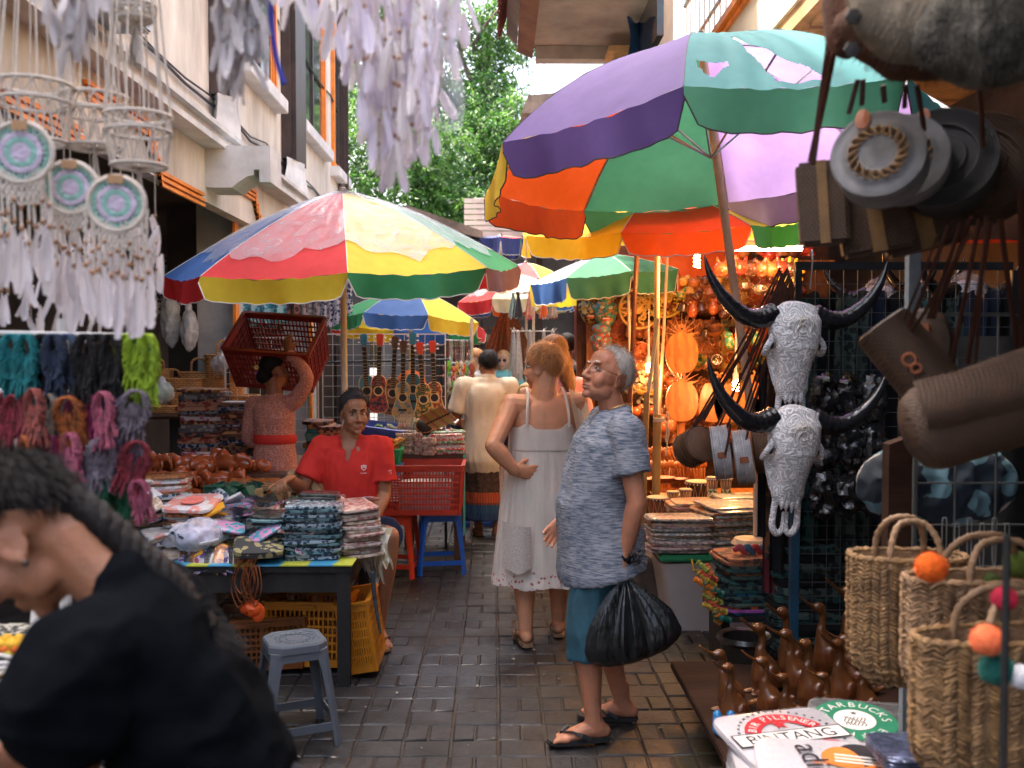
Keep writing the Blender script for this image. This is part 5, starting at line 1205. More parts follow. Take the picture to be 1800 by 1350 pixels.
def animal(seed):
    r=random.Random(seed);b=B();b.limb([(-.06,0,.05),(0,0,.065),(.06,0,.055)],[.036,.045,.036],n=10,k=3)
    b.limb([(.06,0,.06),(.1,0,.09+.02*r.random()),(.12,0,.09)],[.028,.03,.02],n=9,k=3)
    for x in(-.045,.045):
        for y in(-.02,.02):b.tube([(x,y,.05),(x*1.1,y*1.2,0)],.014,n=7)
    b.limb([(.11,0,.1),(.15,0,.08),(.155,.01,.04)],[.014,.011,.007],n=7,k=3);b.ell((.09,.028,.1),(.012,.006,.022));b.ell((.09,-.028,.1),(.012,.006,.022))
    return remesh(b,.006,2)
def snail(seed):
    b=B()
    for i in range(7):b.ell((.03*i-.09,.012*sin(i*2),.035+.012*(i%2)),(.03,.028,.035),None,10,7)
    return remesh(b,.006,2)
PR=[mk('carved_elephant',animal(1),CARV),mk('carved_elephant',animal(2),CARV),mk('carved_bead_roll',snail(1),CARV)]
for i,o in enumerate(PR):o.location=(X(262+i*12,6.2),6.0+.1*i,ZB+.1)
k=0
tiers=[(6.05,ZB),(6.2,ZB+.09),(6.38,ZB+.18)]
for row,(y,zz)in enumerate(tiers):
    for i in range(9):
        px=258+i*21+row*7;
        if k<3:o=PR[k]
        else:o=PR[k%3].copy();COL.objects.link(o)
        o.location=(X(px,y),y,zz);o.rotation_euler=(0,0,r_.uniform(-1,1)+pi*(k%2));o.scale=(1.15,)*3
        tag(o,'glossy carved %s, %s from left in the %s row of carvings'%(('elephant','elephant','bead roll')[k%3 if k>=3 else k],ordn(i),('front','middle','back')[row]),'carving','carvings on the plank table');k+=1
tag(mk('display_step',B().box(-2.2,6.12,ZB,-1.15,6.3,ZB+.088).box(-2.2,6.301,ZB,-1.15,6.48,ZB+.178),WOOD,None,False,base=(-1.7,6.3,ZB)),'dark stepped riser under the glossy carvings','riser')
for i in range(6):
    t=thing('carved_chest','%s small carved orange wooden chest from the left behind the cartons'%ordn(i),'chest',(X(425+(i%3)*24,6.0),5.98+.02*(i%2),ZB+.09*(i//3)+.0),'carved chests')
    mk('chest_body',B().box(-.045,-.035,0,.045,.035,.05,bv=.008),CARV2,t,False);mk('chest_lid',B().loft([((-.047,0,.053),.036,.028),((.047,0,.053),.036,.028)],right=(0,1,0),n=12),CARV2,t);mk('relief',B().torus(.015,.004,T(0,-.036,.025)@RX(pi/2),12,5).torus(.012,.003,T(.03,-.036,.025)@RX(pi/2),12,5).torus(.012,.003,T(-.03,-.036,.025)@RX(pi/2),12,5),CARV2,t)
    t.scale=(1.3,)*3
tag(mk('metal_case',B().box(X(478,6.1),5.99,ZB+.05,X(510,6.1),6.15,ZB+.17,bv=.006),M('pale tin',(.4,.42,.38),.35,.2),base=(X(495,6),6.07,ZB+.05)),'pale tin case between the carved chests and the vendor hand','case')
table('shop counter of stacked batik cloth under the cream building',-3.4,6.9,-.95,8.0,.78,WOOD,rail=False)
CB=[batik('red songket',(.35,.05,.03),(.5,.25,.15),26),batik('dark songket',(.03,.025,.03),(.3,.12,.08),30),batik('navy songket',(.02,.03,.08),(.4,.38,.4),34),batik('maroon songket',(.12,.02,.02),(.45,.22,.08),28),batik('grey batik',(.3,.26,.25),(.12,.1,.1),24),batik('pink batik',(.5,.12,.16),(.6,.5,.5),24),batik('green batik',(.03,.14,.12),(.1,.28,.24),20),batik('teal plain',(.04,.2,.2),(.06,.26,.25),8)]
gg='folded batik on the back counter'
stack('folded_batik','folded batik','of the pile topped with red cloth',(X(358,7.1),7.15,.78),.33,.3,.027,22,[CB[1],CB[4],CB[4],CB[3],CB[5],CB[1],CB[2],CB[0],CB[0]],gg,jit=.02)
stack('folded_batik','folded dark batik','of the pile under a white paper',(X(425,7.1),7.15,.78),.32,.3,.024,20,[CB[1],CB[3],CB[1],CB[2],CB[1]],gg,jit=.02)
tag(mk('paper_sheet',B().box(-.1,-.07,0,.1,.07,.004),M('white paper',(.7,.7,.72),.6,.05)),'white paper lying on the dark batik pile','paper').location=(X(420,7.1),7.1,1.27)
stack('folded_batik','folded green batik','of the pile right of the lace blouse',(X(560,7.3),7.35,.78),.2,.28,.028,12,[CB[3],CB[1],CB[6],CB[6],CB[7]],gg,jit=.02)
stack('folded_batik','folded red edged batik','of the pile behind the vendor head',(X(592,7.2),7.25,.78),.26,.3,.026,12,[CB[0],CB[0],CB[3],CB[1],CB[0],CB[3],CB[1],CB[6]],gg,jit=.02)
stack('folded_batik','folded red chequered cloth','of the far red pile by the baskets',(X(402,7.7),7.75,.78),.36,.2,.027,15,[CB[1],CB[0],CB[3],CB[0]],gg,jit=.02)
table('raised shelf of woven baskets against the shop wall',-3.9,7.9,-1.85,8.6,1.12,WOOD,rail=False,cat_='shelf')
RAT=weave('golden rattan',(.62,.30,.10),(.35,.25,.15),55,75)
def handbasket(w,d,h,hh):
    t=thing('woven_basket','x','basket',(0,0,0),'woven rattan baskets')
    mk('basket_body',B().loft([((0,0,0),w*.44,d*.44),((0,0,h*.1),w*.47,d*.47),((0,0,h),w*.5,d*.5),((0,0,h),w*.46,d*.45),((0,0,h*.2),w*.43,d*.42)],right=(1,0,0),n=24,sq=4),RAT,t)
    mk('rim',B().tube([(w*.5*math.copysign(abs(cos(a))**.5,cos(a)),d*.5*math.copysign(abs(sin(a))**.5,sin(a)),h)for a in[2*pi*i/28 for i in range(29)]],.007,n=6),RAT,t)
    if hh:mk('handle',B().tube(curve([(-w*.2,0,h),(-w*.17,0,h+hh*.8),(0,0,h+hh),(w*.17,0,h+hh*.8),(w*.2,0,h)],5),.008,n=7),RAT,t)
    return t
hb1=handbasket(.24,.2,.26,.09);hb2=handbasket(.3,.28,.12,0)
pos=[(308,680,hb1,.8,.2),(328,655,hb2,1,0),(352,660,hb1,1,.1),(385,672,hb1,.85,-.2),(398,655,hb1,1.05,.3),(420,684,hb2,.9,.1),(290,668,hb2,.9,.1),(283,640,hb1,.7,0),(300,640,hb2,.8,0),(345,690,hb2,1.1,.2),(375,695,hb2,.9,0),(262,650,hb1,.8,.4)]
for i,(px,py,pr_,sc,rz)in enumerate(pos):
    y=8.15+.04*(i%3);zb=max(1.122,1.65-(py-615)/1700*y-.0)
    if i==0:o=hb1
    elif i==1:o=hb2
    else:o=dup(pr_)
    o.location=(X(px,y),y,1.122+(.13 if py<660 else 0));o.rotation_euler=(0,0,rz);o.scale=(sc*1.3,)*3
    o['label']='%s golden rattan basket%s, %s from left on the shelf'%(('tall','low')[pr_ is hb2],(' with a hoop handle','')[pr_ is hb2],ordn(sorted([q[0]for q in pos]).index(px)))
for i,(px,py)in enumerate(((300,700),(330,702),(360,700),(395,702))):
    o=mk('rattan_tray',B().loft([((0,0,0),.12,.09),((0,0,.05),.13,.1),((0,0,.05),.12,.09),((0,0,.015),.11,.08)],right=(1,0,0),n=20,sq=5),RAT);o.location=(X(px,7.8),7.8,1.15)
    tag(o,'%s open rattan tray from the left at the shelf front'%ordn(i),'tray','rattan trays')
tag(mk('plank',B().box(-3.9,7.7,1.12,-1.85,7.9,1.148),WOOD,None,False,base=(-2.9,7.8,1.12)),'dark plank edge under the rattan trays','plank')
for i,(px,py,Y,r3)in enumerate(((400,640,8.0,(.13,.1,.1)),(283,690,6.9,(.09,.08,.08)),(333,580,8.2,(.07,.06,.18)),(300,560,8.3,(.08,.07,.25)))):
    p=at(px,py,Y);t=thing('wrapped_bundle',('clear plastic wrapped stack of baskets on the shelf end','clear plastic bag of green cloth below the baskets','tall knotted white plastic sack hanging in the shop','long crumpled white sack by the dreamcatchers')[i],'bundle',p)
    mk('film',remesh(B().ell((0,0,0),r3).ell((0,0,r3[2]*.9),(r3[0]*.4,r3[1]*.4,r3[2]*.5)),.012,2,folds(.012,(14,14,8),i)),clear_film('crumpled film',(.75,.74,.72),.55,.2),t)
    mk('contents',B().ell((0,0,0),tuple(q*.7 for q in r3)),[RAT,M('green goods',(.2,.4,.08),.8),WPRINT,WPRINT][i],t)
for i in range(9):
    px=270+i*40;p=at(px,505+10*(i%3),9.2)
    b=B().grid(lambda u,v,i=i:V(((u-.5)*.32,.03*sin(u*17+i),.25-.5*v+.02*sin(u*9+i))),16,6)
    o=mk('hanging_garment',b,[CB[2],CB[7],CB[1],CB[4]][i%4]);o.location=p;tag(o,'%s garment from the left hanging in the back of the shop'%ordn(i),'garment','hanging garments in the shop')
sh=thing('draped_sarong','teal patterned sarong hanging above the dark red crate','sarong',at(465,510,7.6))
mk('cloth',B().grid(lambda u,v:V(((u-.5)*.34,.02*sin(u*22),.1-.35*v+.015*sin(u*10))),24,8),batik('turquoise sarong',(.04,.25,.3),(.3,.5,.52),30),sh)
# --- wire grid with ukuleles
gt_=thing('wire_display_grid','white wire display grid on which the ukuleles hang','display grid',(X(690,8.0),8.0,0),world_coords=True)
gridpanel(gt_,X(568,8),X(783,8),.75,1.78,8.0,.085,WHITEW);
for px in(568,783,590):mk('post',B().box(X(px,8)-.012,8.01,0,X(px,8)+.012,8.03,1.7),BLACKM,gt_,False)
g2=thing('wire_display_grid','white wire grid panel left of the dark red crate','display grid',(X(410,7.9),7.9,0),world_coords=True)
gridpanel(g2,X(398,7.9),X(560,7.9),.9,1.75,7.9,.09,WHITEW);mk('post',B().box(X(400,7.9),7.91,0,X(400,7.9)+.02,7.93,1.6),BLACKM,g2,False)
rail=tag(mk('hanging_rail',B().tube([at(560,637,7.9),at(790,632,7.9)],.008),BLACKM,base=at(670,635,7.9)),'black perforated rail the ukuleles hang from','rail')
def uku():
    t=thing('ukulele','x','ukulele',(0,0,0),'painted ukuleles')
    def outline(s=1,n=40):
        o=[]
        for i in range(n):
            a=2*pi*i/n;z=cos(a)*.115;w=.052+.022*sstep(-.02,-.08,z)-.012*exp(-((z-.02)/.03)**2);w=w*abs(sin(a))**.55
            o.append((math.copysign(w,sin(a))*s,z*s))
        return o
    MB_=Matrix(((1,0,0,0),(0,0,1,0),(0,1,0,0),(0,0,0,1)))
    mk('body',B().prism(outline(),0,.06,MB_),CARV,t,False)
    tp=mk('soundboard',B().prism(outline(.985),-.003,-.0005,MB_),TUBE[0],t,False)
    mk('binding',B().tube([(x,-.003,z)for x,z in outline()+outline()[:1]],.0025,n=5),M('cream binding',(.7,.5,.25),.5),t)
    mk('rosette',B().torus(.027,.0045,T(0,-.004,.02)@RX(pi/2),24,5),MATS['cream binding'],tp);mk('soundhole',B().lathe([(0,0),(.023,0),(.023,.001),(0,.001)],20,T(0,-.004,.02)@RX(pi/2)),BLACKM,tp)
    mk('bridge',B().box(-.025,-.009,-.06,.025,-.0035,-.048),BLACKM,tp,False)
    mk('neck',B().box(-.012,-.004,.1,.012,.018,.295),WOOD,t,False);fb=mk('fretboard',B().box(-.0125,-.010,.05,.0125,-.0042,.295),BLKW,t,False)
    mk('frets',B(),METALG,fb)if 0 else None
    f=B()
    for i in range(14):z=.29-.24*(1-.91**i)/(1-.91**14);f.box(-.0125,-.0118,z,.0125,-.0101,z+.002)
    mk('fret',f,MATS['cream binding'],fb,False,kind='stuff')
    mk('headstock',B().prism([(-.016,.296),(.016,.296),(.022,.36),(.012,.368),(-.012,.368),(-.022,.36)],-.006,.01,MB_),LEA,t,False)
    for sx in(-1,1):
        for z in(.318,.345):mk('tuning_peg',B().ell((sx*.03,.0,z),(.008,.004,.006),None,8,5).box(min(sx*.012,sx*.028),-.002,z-.002,max(sx*.012,sx*.028),.002,z+.002),WPRINT,t)
    return t
u0=uku()
def um(n,c,c2,s=40):return batik(n,c,c2,s,coat=.5,rough=.4,bump=.1)
ul=[(645,693,.0,'sky blue one, leftmost',um('uku blue',(.05,.28,.38),(.08,.32,.42)),M('uku blue side',(.04,.2,.3),.3),'b'),
      (665,693,0,'dark red floral one, second from the left',um('uku floral',(.06,.02,.02),(.5,.05,.03),60),CARV,'r'),(690,697,0,'dark brown carved one, third from the left',um('uku brown',(.05,.02,.012),(.25,.1,.04),50),BLKW,'w'),
      (708,705,0,'grey painted one with gold scrolls in the middle',um('uku grey',(.12,.2,.24),(.45,.28,.1),45),CARV,'w'),(726,690,0,'light blue one behind the grey painted one',um('uku pale',(.06,.28,.36),(.1,.34,.42)),MATS['uku blue side'],'b'),
      (745,708,0,'gold and green floral one with red sides',um('uku gold',(.5,.25,.05),(.06,.1,.04),55),CARV,'r'),(764,705,0,'bright patterned one with red sides, rightmost',um('uku bright',(.55,.28,.07),(.3,.05,.03),50),CARV,'r')]
for i,(px,py,rz,lab,top_,side_,hs)in enumerate(ul):
    o=u0 if i==0 else dup(u0)
    Y=7.82-.035*(i%2)-.05*(i>4);p=at(px,py,Y);o.location=p;o.rotation_euler=(0,radians((-3,2,3,1,0,-4,-2)[i]),0);o.scale=(1.32,)*3
    o['label']='painted ukulele: '+lab
    hm={'b':MATS['uku blue side'],'r':M('red headstock',(.6,.06,.03),.4),'w':WOOD}[hs]
    for c in kids(o):
        st_=c.name.split('.')[0]
        if st_ in('body','soundboard','headstock'):
            c.material_slots[0].link='OBJECT';c.material_slots[0].material={'body':side_,'soundboard':top_,'headstock':hm}[st_]
og=tag(mk('orange_hat',B().lathe([(0,.02),(.10,.018),(.13,0),(.1,-.01),(0,-.01)],24,T(0,0,0)@RX(pi/2)),M('orange felt',(.75,.2,.05),.8)),'orange round disc behind the ukuleles','disc');og.location=at(722,678,7.95)
# --- mid counter right of the vendor
table('counter of bead packets and baskets behind the red crate',X(640,7.5),7.32,X(815,7.5),7.95,.86,WOOD,rail=False)
def opbasket(label,loc,w,d,h,mat,rz=0,rot=None):
    t=crate(label,loc,rz,w,d,h,mat,rot=rot,name='small_basket',nv=18,nh=4,taper=.86,group='small plastic baskets');return t
BLB=M('periwinkle basket plastic',(.06,.1,.45),.4);GRB=M('green basket plastic',(.02,.35,.12),.4);SKB=M('sky blue basket plastic',(.04,.22,.5),.4)
opbasket('periwinkle basket of small packets behind the vendor',(X(673,7.4),7.5,.97),.34,.24,.10,BLB,rot=(.1,.12,-.15))
opbasket('green basket of amber packets by the vendor shoulder',(X(678,7.1),7.2,.80),.2,.18,.12,GRB)
opbasket('sky blue basket below the green basket',(X(682,7.1),7.15,.72),.17,.16,.09,SKB)
AMB=wrap(0,'amber packet',(.65,.28,.02),(.3,.1,.02),26);BD=wrap(0,'bead packet',(.28,.16,.12),(.65,.55,.45),60);CLR=wrap(0,'candy coloured packet',(.65,.6,.5),(.6,.08,.1),34);CLG=wrap(0,'candy green packet',(.6,.6,.5),(.1,.4,.12),34)
for i in range(12):
    item('amber_packet',.1,.07,.02,AMB,(X(655+(i%5)*11,7.2),7.2+.03*(i%2),.92+.022*(i//4)),i*.9,'shiny amber packet, number %s heaped over the green basket'%ordn(i),'packet','amber packets',rxy=(.5*sin(i*2),.6*cos(i*3)))
for i in range(9):
    item('small_packet',.07,.05,.018,[CLR,BD,CLG][i%3],(X(650+i*6.5,7.4),7.47,1.01+.02*(i%3)),i,'small trinket packet, %s from the left in the periwinkle basket'%ordn(i),'packet','packets in the periwinkle basket',rxy=(.3*sin(i),.3))
stack('bead_packet','flat bead packet','of the dull brown pile on the counter',(X(712,7.3),7.4,.86),.14,.14,.02,9,[BD],'bead packets')
stack('bead_packet','rose bead packet','of the narrow pile mid counter',(X(735,7.3),7.38,.86),.08,.14,.02,8,[pe[2],BD],'bead packets')
stack('bead_packet','candy coloured bead packet','of the wide pile at the counter end',(X(785,7.3),7.38,.86),.27,.18,.018,10,[CLR,CLG,CLR,wh[1]],'bead packets',jit=.015)
stack('bead_packet','cream bead packet','of the pile beside the candy coloured one',(X(755,7.3),7.3,.86),.1,.14,.02,7,[pe[1]],'bead packets')
for i in range(30):
    px=645+(i*29)%172;m=[CLR,AMB,BD,CLG,pe[0],pk[1],M('lemon packet',(.7,.55,.05),.4,.2)][i%7]
    item('loose_packet',.085,.06,.016,m,(X(px,7.36),7.36+.05*(i%4),.90+.035*(i%4)+(.08 if px>700 else 0)),i,'loose bright packet, number %s heaped over the mid counter'%ordn(i),'packet','loose packets on the mid counter',rxy=(.5*sin(i*1.9),.4*cos(i*2.7)))
for i in range(8):
    t=thing('incense_bundle','bamboo fan bundle, %s from the left at the counter end'%ordn(i),'bundle',(X(766+i*5,7.3),7.3,1.05+.01*i),'bamboo fan bundles',0,(.9,-.75,0))
    mk('sticks',B().box(-.012,-.008,0,.012,.008,.26,bv=.003),[TUBE[0],TUBE[1],M('yellow green stick wrap',(.4,.38,.06),.5)][i%3],t,False)
    mk('band',B().box(-.013,-.009,.12,.013,.009,.14),BLACKM,t,False)
for i in range(7):
    t=thing('brush_pack','pack of pale bristle brushes, %s from the left above the brown packets'%ordn(i),'brushes',(X(698+i*4,7.35),7.42,1.03),'brush packs',0,(-.2,.15,0))
    mk('sticks',B().box(-.006,-.006,0,.006,.006,.13),M('pale bristle',(.5,.4,.28),.7,.4,60),t,False)
t=thing('half_gourd_instrument','orange faced half gourd thumb piano on the counter','instrument',(X(748,7.4),7.35,1.07),rot=(.35,0,0))
mk('bowl',B().ell((0,0,0),(.075,.075,.06)),BLKW,t);mk('face',B().lathe([(0,.012),(.072,.012),(.072,.018),(0,.018)],24),M('orange lacquer',(.75,.25,.04),.3,.1,coat=.5),t);mk('keys',B().box(-.02,-.02,.019,.02,.02,.026),BLACKM,t,False)
t.rotation_euler=(.9,0,0)
table('low stall counter edge with a turquoise cloth behind the red crate',X(700,7.6),7.96,X(815,7.6),8.25,.8,WOOD,rail=False)
o=mk('turquoise_drape',B().grid(lambda u,v:V((.01*sin(u*12),u*.3,-v*.62+.01*sin(u*8))),10,10),M('turquoise drape cloth',(.04,.3,.34),.8));o.location=(X(814,7.35),7.32,.85);tag(o,'turquoise cloth strip hanging off the counter end beside the sarong','cloth')
crate('blue crate on the ground under the counter behind the sarong',(X(835,8.9),9.1,0),0,.4,.3,.22,M('blue crate plastic',(.02,.08,.4),.4))
nr=thing('necklace_rack','rack of hanging bead necklaces to the right of the ukulele grid','rack',(X(805,8.6),8.6,0),world_coords=True)
mk('rail',B().tube([at(782,598,8.6),at(832,601,8.6)],.007),METALG,nr);mk('rail',B().tube([at(782,637,8.6),at(832,640,8.6)],.007),METALG,nr)
mk('post',B().tube([at(829,560,8.6),V((X(829,8.6),8.6,0))],.016),POLEW,nr)
NC=[(.03,.12,.25),(.2,.06,.03),(.55,.52,.48),(.45,.5,.45),(.04,.04,.05),(.3,.12,.05)]
for i in range(13):
    px=784+i*3.4;p=at(px,600,8.58-.02*(i%2));w_=.006;L=.17
    o=mk('necklace',B().tube(curve([(-w_,0,0),(-w_,0,-L*.8),(0,0,-L),(w_,0,-L*.8),(w_,0,0),(0,-.01,.008),(-w_,0,0)],4),.0035,n=5),M('bead colour %d'%(i%6),NC[i%6],.35,.5,200));o.location=p
    tag(o,'bead necklace, %s from the left on the rack beside the ukuleles'%ordn(i),'necklace','hanging bead necklaces')
KC=[(.7,.12,.03),(.15,.5,.05),(.3,.38,.36),(.5,.1,.05),(.6,.35,.1),(.08,.08,.09),(.55,.5,.4)]
for i in range(34):
    px=783+(i%12)*4.6+rnd.uniform(-2,2);py=645+(i//12)*28+rnd.uniform(-5,5);p=at(px,py,8.5+.1*rnd.random())
    b=B().ell((0,0,0),(.022,.018,.03+.02*(i%3)),None,8,6);
    for q in range(4):b.ell((.014*cos(q*1.7),.01*sin(q*1.7),-.03-.018*q),(.011,.009,.018),None,6,5)
    o=mk('key_ring',b,M('trinket colour %d'%(i%7),KC[i%7],.5,.4,40));o.location=p
    tag(o,'dangling trinket, %s along the %s row below the necklaces'%(ordn(i%12),('top','middle','bottom')[min(2,i//12)]),'trinket','dangling trinkets')
ts=thing('tassel_stand','revolving hook stand of feather tassels in the middle of the alley','stand',(X(938,9.5),9.5,0),world_coords=True)
mk('pole',B().tube([(X(938,9.5),9.5,0),at(938,500,9.5)],.014),POLEW,ts)
for py,n in((515,12),(582,12)):
    c0=at(938,py,9.5)
    for i in range(n):a=2*pi*i/n;mk('hook',B().tube([c0,c0+V((.2*cos(a),.2*sin(a),0)),c0+V((.23*cos(a),.23*sin(a),.03))],.004,n=5),WHITEW,ts)
TC=[('rust',(.3,.08,.03)),('white',(.6,.58,.62)),('hot pink',(.8,.06,.25)),('grey',(.12,.13,.14)),('mint',(.3,.45,.42)),('dark',(.06,.06,.07)),('peach',(.7,.35,.25)),('orange',(.8,.16,.03)),('cream',(.6,.5,.4))]
def tassel_mesh(L,w,seed,n=46):
    r=random.Random(seed);b=B();b.ell((0,0,-.01),(w*.35,w*.35,.02),None,8,5)
    for i in range(n):
        a=r.uniform(0,2*pi);q=w*sqrt(r.random());e=V((q*cos(a),q*sin(a),-L*r.uniform(.75,1)));s0=V((q*.3*cos(a),q*.3*sin(a),-.02));sd_=V((cos(a+1),sin(a+1),0))*.006
        b.add([s0-sd_*.4,s0+sd_*.4,e+sd_,e-sd_],[[0,1,2,3]])
    return b
tm_=[tassel_mesh(.24,.05,1),tassel_mesh(.2,.045,2)]
for i,(nm,c)in enumerate(TC*2):
    a=2*pi*i/9+.3;lo=i>=9;p=at(938,515 if not lo else 582,9.5)+V(((.2)*cos(a),.2*sin(a),0));m=M('tassel '+(nm if not lo else 'pale feather'),c if not lo else(.6,.57,.52),.8,.2,40)
    o=mk('feather_tassel',tassel_mesh(.26 if not lo else .5,.05,i),m,None,False);o.location=p
    tag(o,('%s feather tassel on the top ring of the hook stand'%nm)if not lo else '%s long pale feather tassel round the lower ring of the stand'%ordn(i-9),'tassel','tassels on the hook stand')
rf=thing('straw_skirt_bundle','big fan of rust orange straw hanging in front of the far shop','bundle',at(893,560,12.5));b=B()
for i in range(260):
    a=rnd.uniform(-.7,.7);q=rnd.uniform(-.1,.1);L=rnd.uniform(.6,.8);b.bar((a*.1,q,.12),(a*L*.8,q*2,.12-L),.008)
mk('straw',b,M('rust straw',(.35,.1,.03),.7,.4,30),rf,False)
for i in range(8):
    px=1012+i*7;o=mk('hanging_belt',B().box(-.012,-.004,-.5,.012,.004,0),M('belt colour %d'%(i%4),[(.35,.1,.08),(.5,.42,.35),(.15,.12,.12),(.4,.2,.22)][i%4],.6),None,False);o.location=at(px,535,8.8)
    tag(o,'hanging woven belt, %s from the left beside the painted masks'%ordn(i),'belt','hanging belts')
# --- lamps of the right-hand shop, two of them added for warm light
def lamp(label,p,e,col,r=.03,spiral=True):
    t=thing('hanging_lamp',label,'lamp',p)
    m=M('glowing lamp '+label[:6],col,.5,0,bump=0,emi=14)
    b=B()
    if spiral:b.tube([V((.018*cos(a),.018*sin(a),a*.004))for a in[i*.4 for i in range(48)]],.006,n=6)
    else:b.tube([(-.3,0,0),(.3,0,0)],.016,n=8)
    mk('bulb',b,m,t);mk('fitting',B().lathe([(.022,.08),(.022,.12),(.01,.14),(.004,.5)],10)if spiral else B().box(-.32,-.02,.02,.32,.02,.05),WPRINT,t)
    ld=bpy.data.lights.new('lamp_light','POINT' if spiral else 'AREA');ld.energy=e;ld.color=col
    if spiral:ld.shadow_soft_size=.06
    else:ld.shape='RECTANGLE';ld.size=.6;ld.size_y=.04
    lo=bpy.data.objects.new('lamp_light',ld);COL.objects.link(lo);lo.parent=t;lo.location=(0,-.05,-.05)
    return t
lamp('bare spiral bulb glowing among the cutting boards',at(1293,687,7.0),3,(1,.5,.18))
lamp('white fluorescent tube above the shiny carved heads',at(1337,437,7.0),3,(1,.6,.28),spiral=False)
lamp('warm spiral bulb over the cream shell goods by the pale pole',at(1140,655,7.6),2.2,(1,.5,.17))  # added bulb that brightens the cream goods
lamp('warm spiral bulb high behind the lime umbrella flap',at(1225,470,6.5),7,(1,.36,.09))  # added bulb that gives the shop its orange light
# --- wall of carvings
WO=[M('orange lit board wood',(.42,.14,.03),.5,.25,7,.15,40,coat=.15,wave=(5,(.33,.10,.02),'X',5)),CARV2,M('honey carved wood',(.55,.30,.07),.45,.3,12,.4,40),M('deep red carved wood',(.22,.05,.025),.5,.4,14,.7,40),CARV]
DW=8.4
dw=thing('display_wall','timber lattice wall of the orange lit carving shop','display wall',(1.6,DW,0),world_coords=True)
mk('backing',B().box(.70,DW+.05,.1,2.9,DW+.08,2.75),M('dark wire backed board',(.12,.045,.018),.8,.4,9,.5,60),dw,False)
for x in(.78,1.52,1.95,2.4):mk('upright',B().box(x,DW-.02,0,x+.07,DW+.048,2.7),WO[0],dw,False)
for z in(.9,1.24,1.6,2.03,2.42):mk('shelf_board',B().box(1.5,DW-.12,z-.03,2.9,DW-.021,z),WO[0],dw,False)
mk('shelf_board',B().box(1.5,DW-.4,2.55,2.1,DW-.13,2.58),WO[0],dw,False)
def flat(outl,th,m4=None):return B().prism(outl,0,th,(m4 or Matrix.Identity(4))@Matrix(((1,0,0,0),(0,0,-1,0),(0,1,0,0),(0,0,0,1))))
def pineapple():
    t=thing('cutting_board','x','cutting board',(0,0,0),'pineapple cutting boards')
    o=[(.115*math.copysign(abs(sin(a))**.7,sin(a)),-.15+.14*-cos(a))for a in[2*pi*i/30 for i in range(30)]]
    mk('board',flat(o,.018),WO[0],t,False)
    lv=[]
    for i in range(9):
        a=radians(-78+i*19.5);L=.11+.05*cos(a);lv+=[(.02*sin(a-.35),-.03+.03*cos(a-.35)),(L*sin(a),-.03+L*cos(a))]
    lv+=[(.028,-.05),(-.028,-.05)]
    mk('leaf_crown',flat(lv,.016,T(0,-.001,0)),WO[0],t,False)
    mk('hanging_hole',B().lathe([(0,0),(.008,0),(.008,.001),(0,.001)],12,T(0,-.02,.02)@RX(pi/2)),BLACKM,t)
    return t
p0=pineapple()
for i,(px,py,w_)in enumerate(((1198,583,'upper'),(1198,668,'lower'))):
    o=p0 if i==0 else dup(p0);o.location=at(px,py,7.3);o.rotation_euler=(0,0,.1*i);o['label']='%s of the pineapple shaped wooden cutting boards hanging beside the pole'%w_;o.scale=(1.08,)*3
tag(mk('hanging_post',B().box(-.03,0,-.62,.03,.02,.3),WO[0],None,False),'wooden upright holding the pineapple boards','post').location=at(1198,640,7.34)
def paddle(lab,px,py,rz):
    t=thing('cutting_board',lab,'cutting board',at(px,py,7.5),'paddle cutting boards',0,(0,rz,0))
    o=[(.10*math.copysign(abs(sin(a))**.35,sin(a)),-.2-.15*cos(a))for a in[2*pi*i/32 for i in range(32)]]
    mk('board',flat(o,.018),WO[0],t,False);mk('handle',flat([(-.022,-.07),(.022,-.07),(.018,.0),(-.018,.0)],.017,T(0,-.0005,0)),WO[0],t,False)
    mk('ring_end',B().torus(.02,.009,T(0,-.009,.015)@RX(pi/2),18,8),WO[0],t)
paddle('round handled wooden cutting board left of the glowing bulb',1257,663,.12);paddle('round handled wooden cutting board overlapping its left twin',1270,664,-.15);paddle('wooden cutting board right of the glowing bulb',1322,660,0);paddle('wooden cutting board low beside the scarves',1340,690,.1)
def roundel(lab,px,py,r,m,Y=8.15,seed=0):
    t=thing('round_carving',lab,'carving',at(px,py,Y),'round openwork carvings');rr=random.Random(seed)
    mk('rim',B().torus(r,r*.07,RX(pi/2),36,8),m,t);b=B()
    for i in range(26):
        a=rr.uniform(0,2*pi);q=r*rr.uniform(.1,.75);c=V((q*cos(a),0,q*sin(a)));s0=rr.uniform(0,6);k=rr.uniform(.12,.28)*r
        b.tube([c+V((k*(1-j/9)*cos(s0+j*.6),rr.uniform(-.004,.004),k*(1-j/9)*sin(s0+j*.6)))for j in range(8)],[.010]*3+[.007]*3+[.004]*2,n=5)
    for i in range(14):a=2*pi*i/14;b.ell((r*.82*cos(a),0,r*.82*sin(a)),(r*.12,.006,r*.06),RY(-a),8,5)
    b.ell((0,0,0),(r*.2,.012,r*.3),RY(.5),10,6)
    mk('openwork',b,m,t)
roundel('golden round openwork carving of foliage beside the brown pole',1124,542,.165,WO[2],8.05,1)
roundel('yellow openwork carving behind the pale pole',1168,522,.17,M('yellow lacquer carving',(.65,.42,.05),.4,.2),8.25,2)
roundel('brown openwork carving below the golden one',1142,598,.15,CARV2,8.2,3);roundel('dark red openwork carving left of the golden one',1072,505,.19,WO[3],8.3,4)
roundel('small brown carving ring by the lower pole',1125,618,.08,CARV,8.0,5)
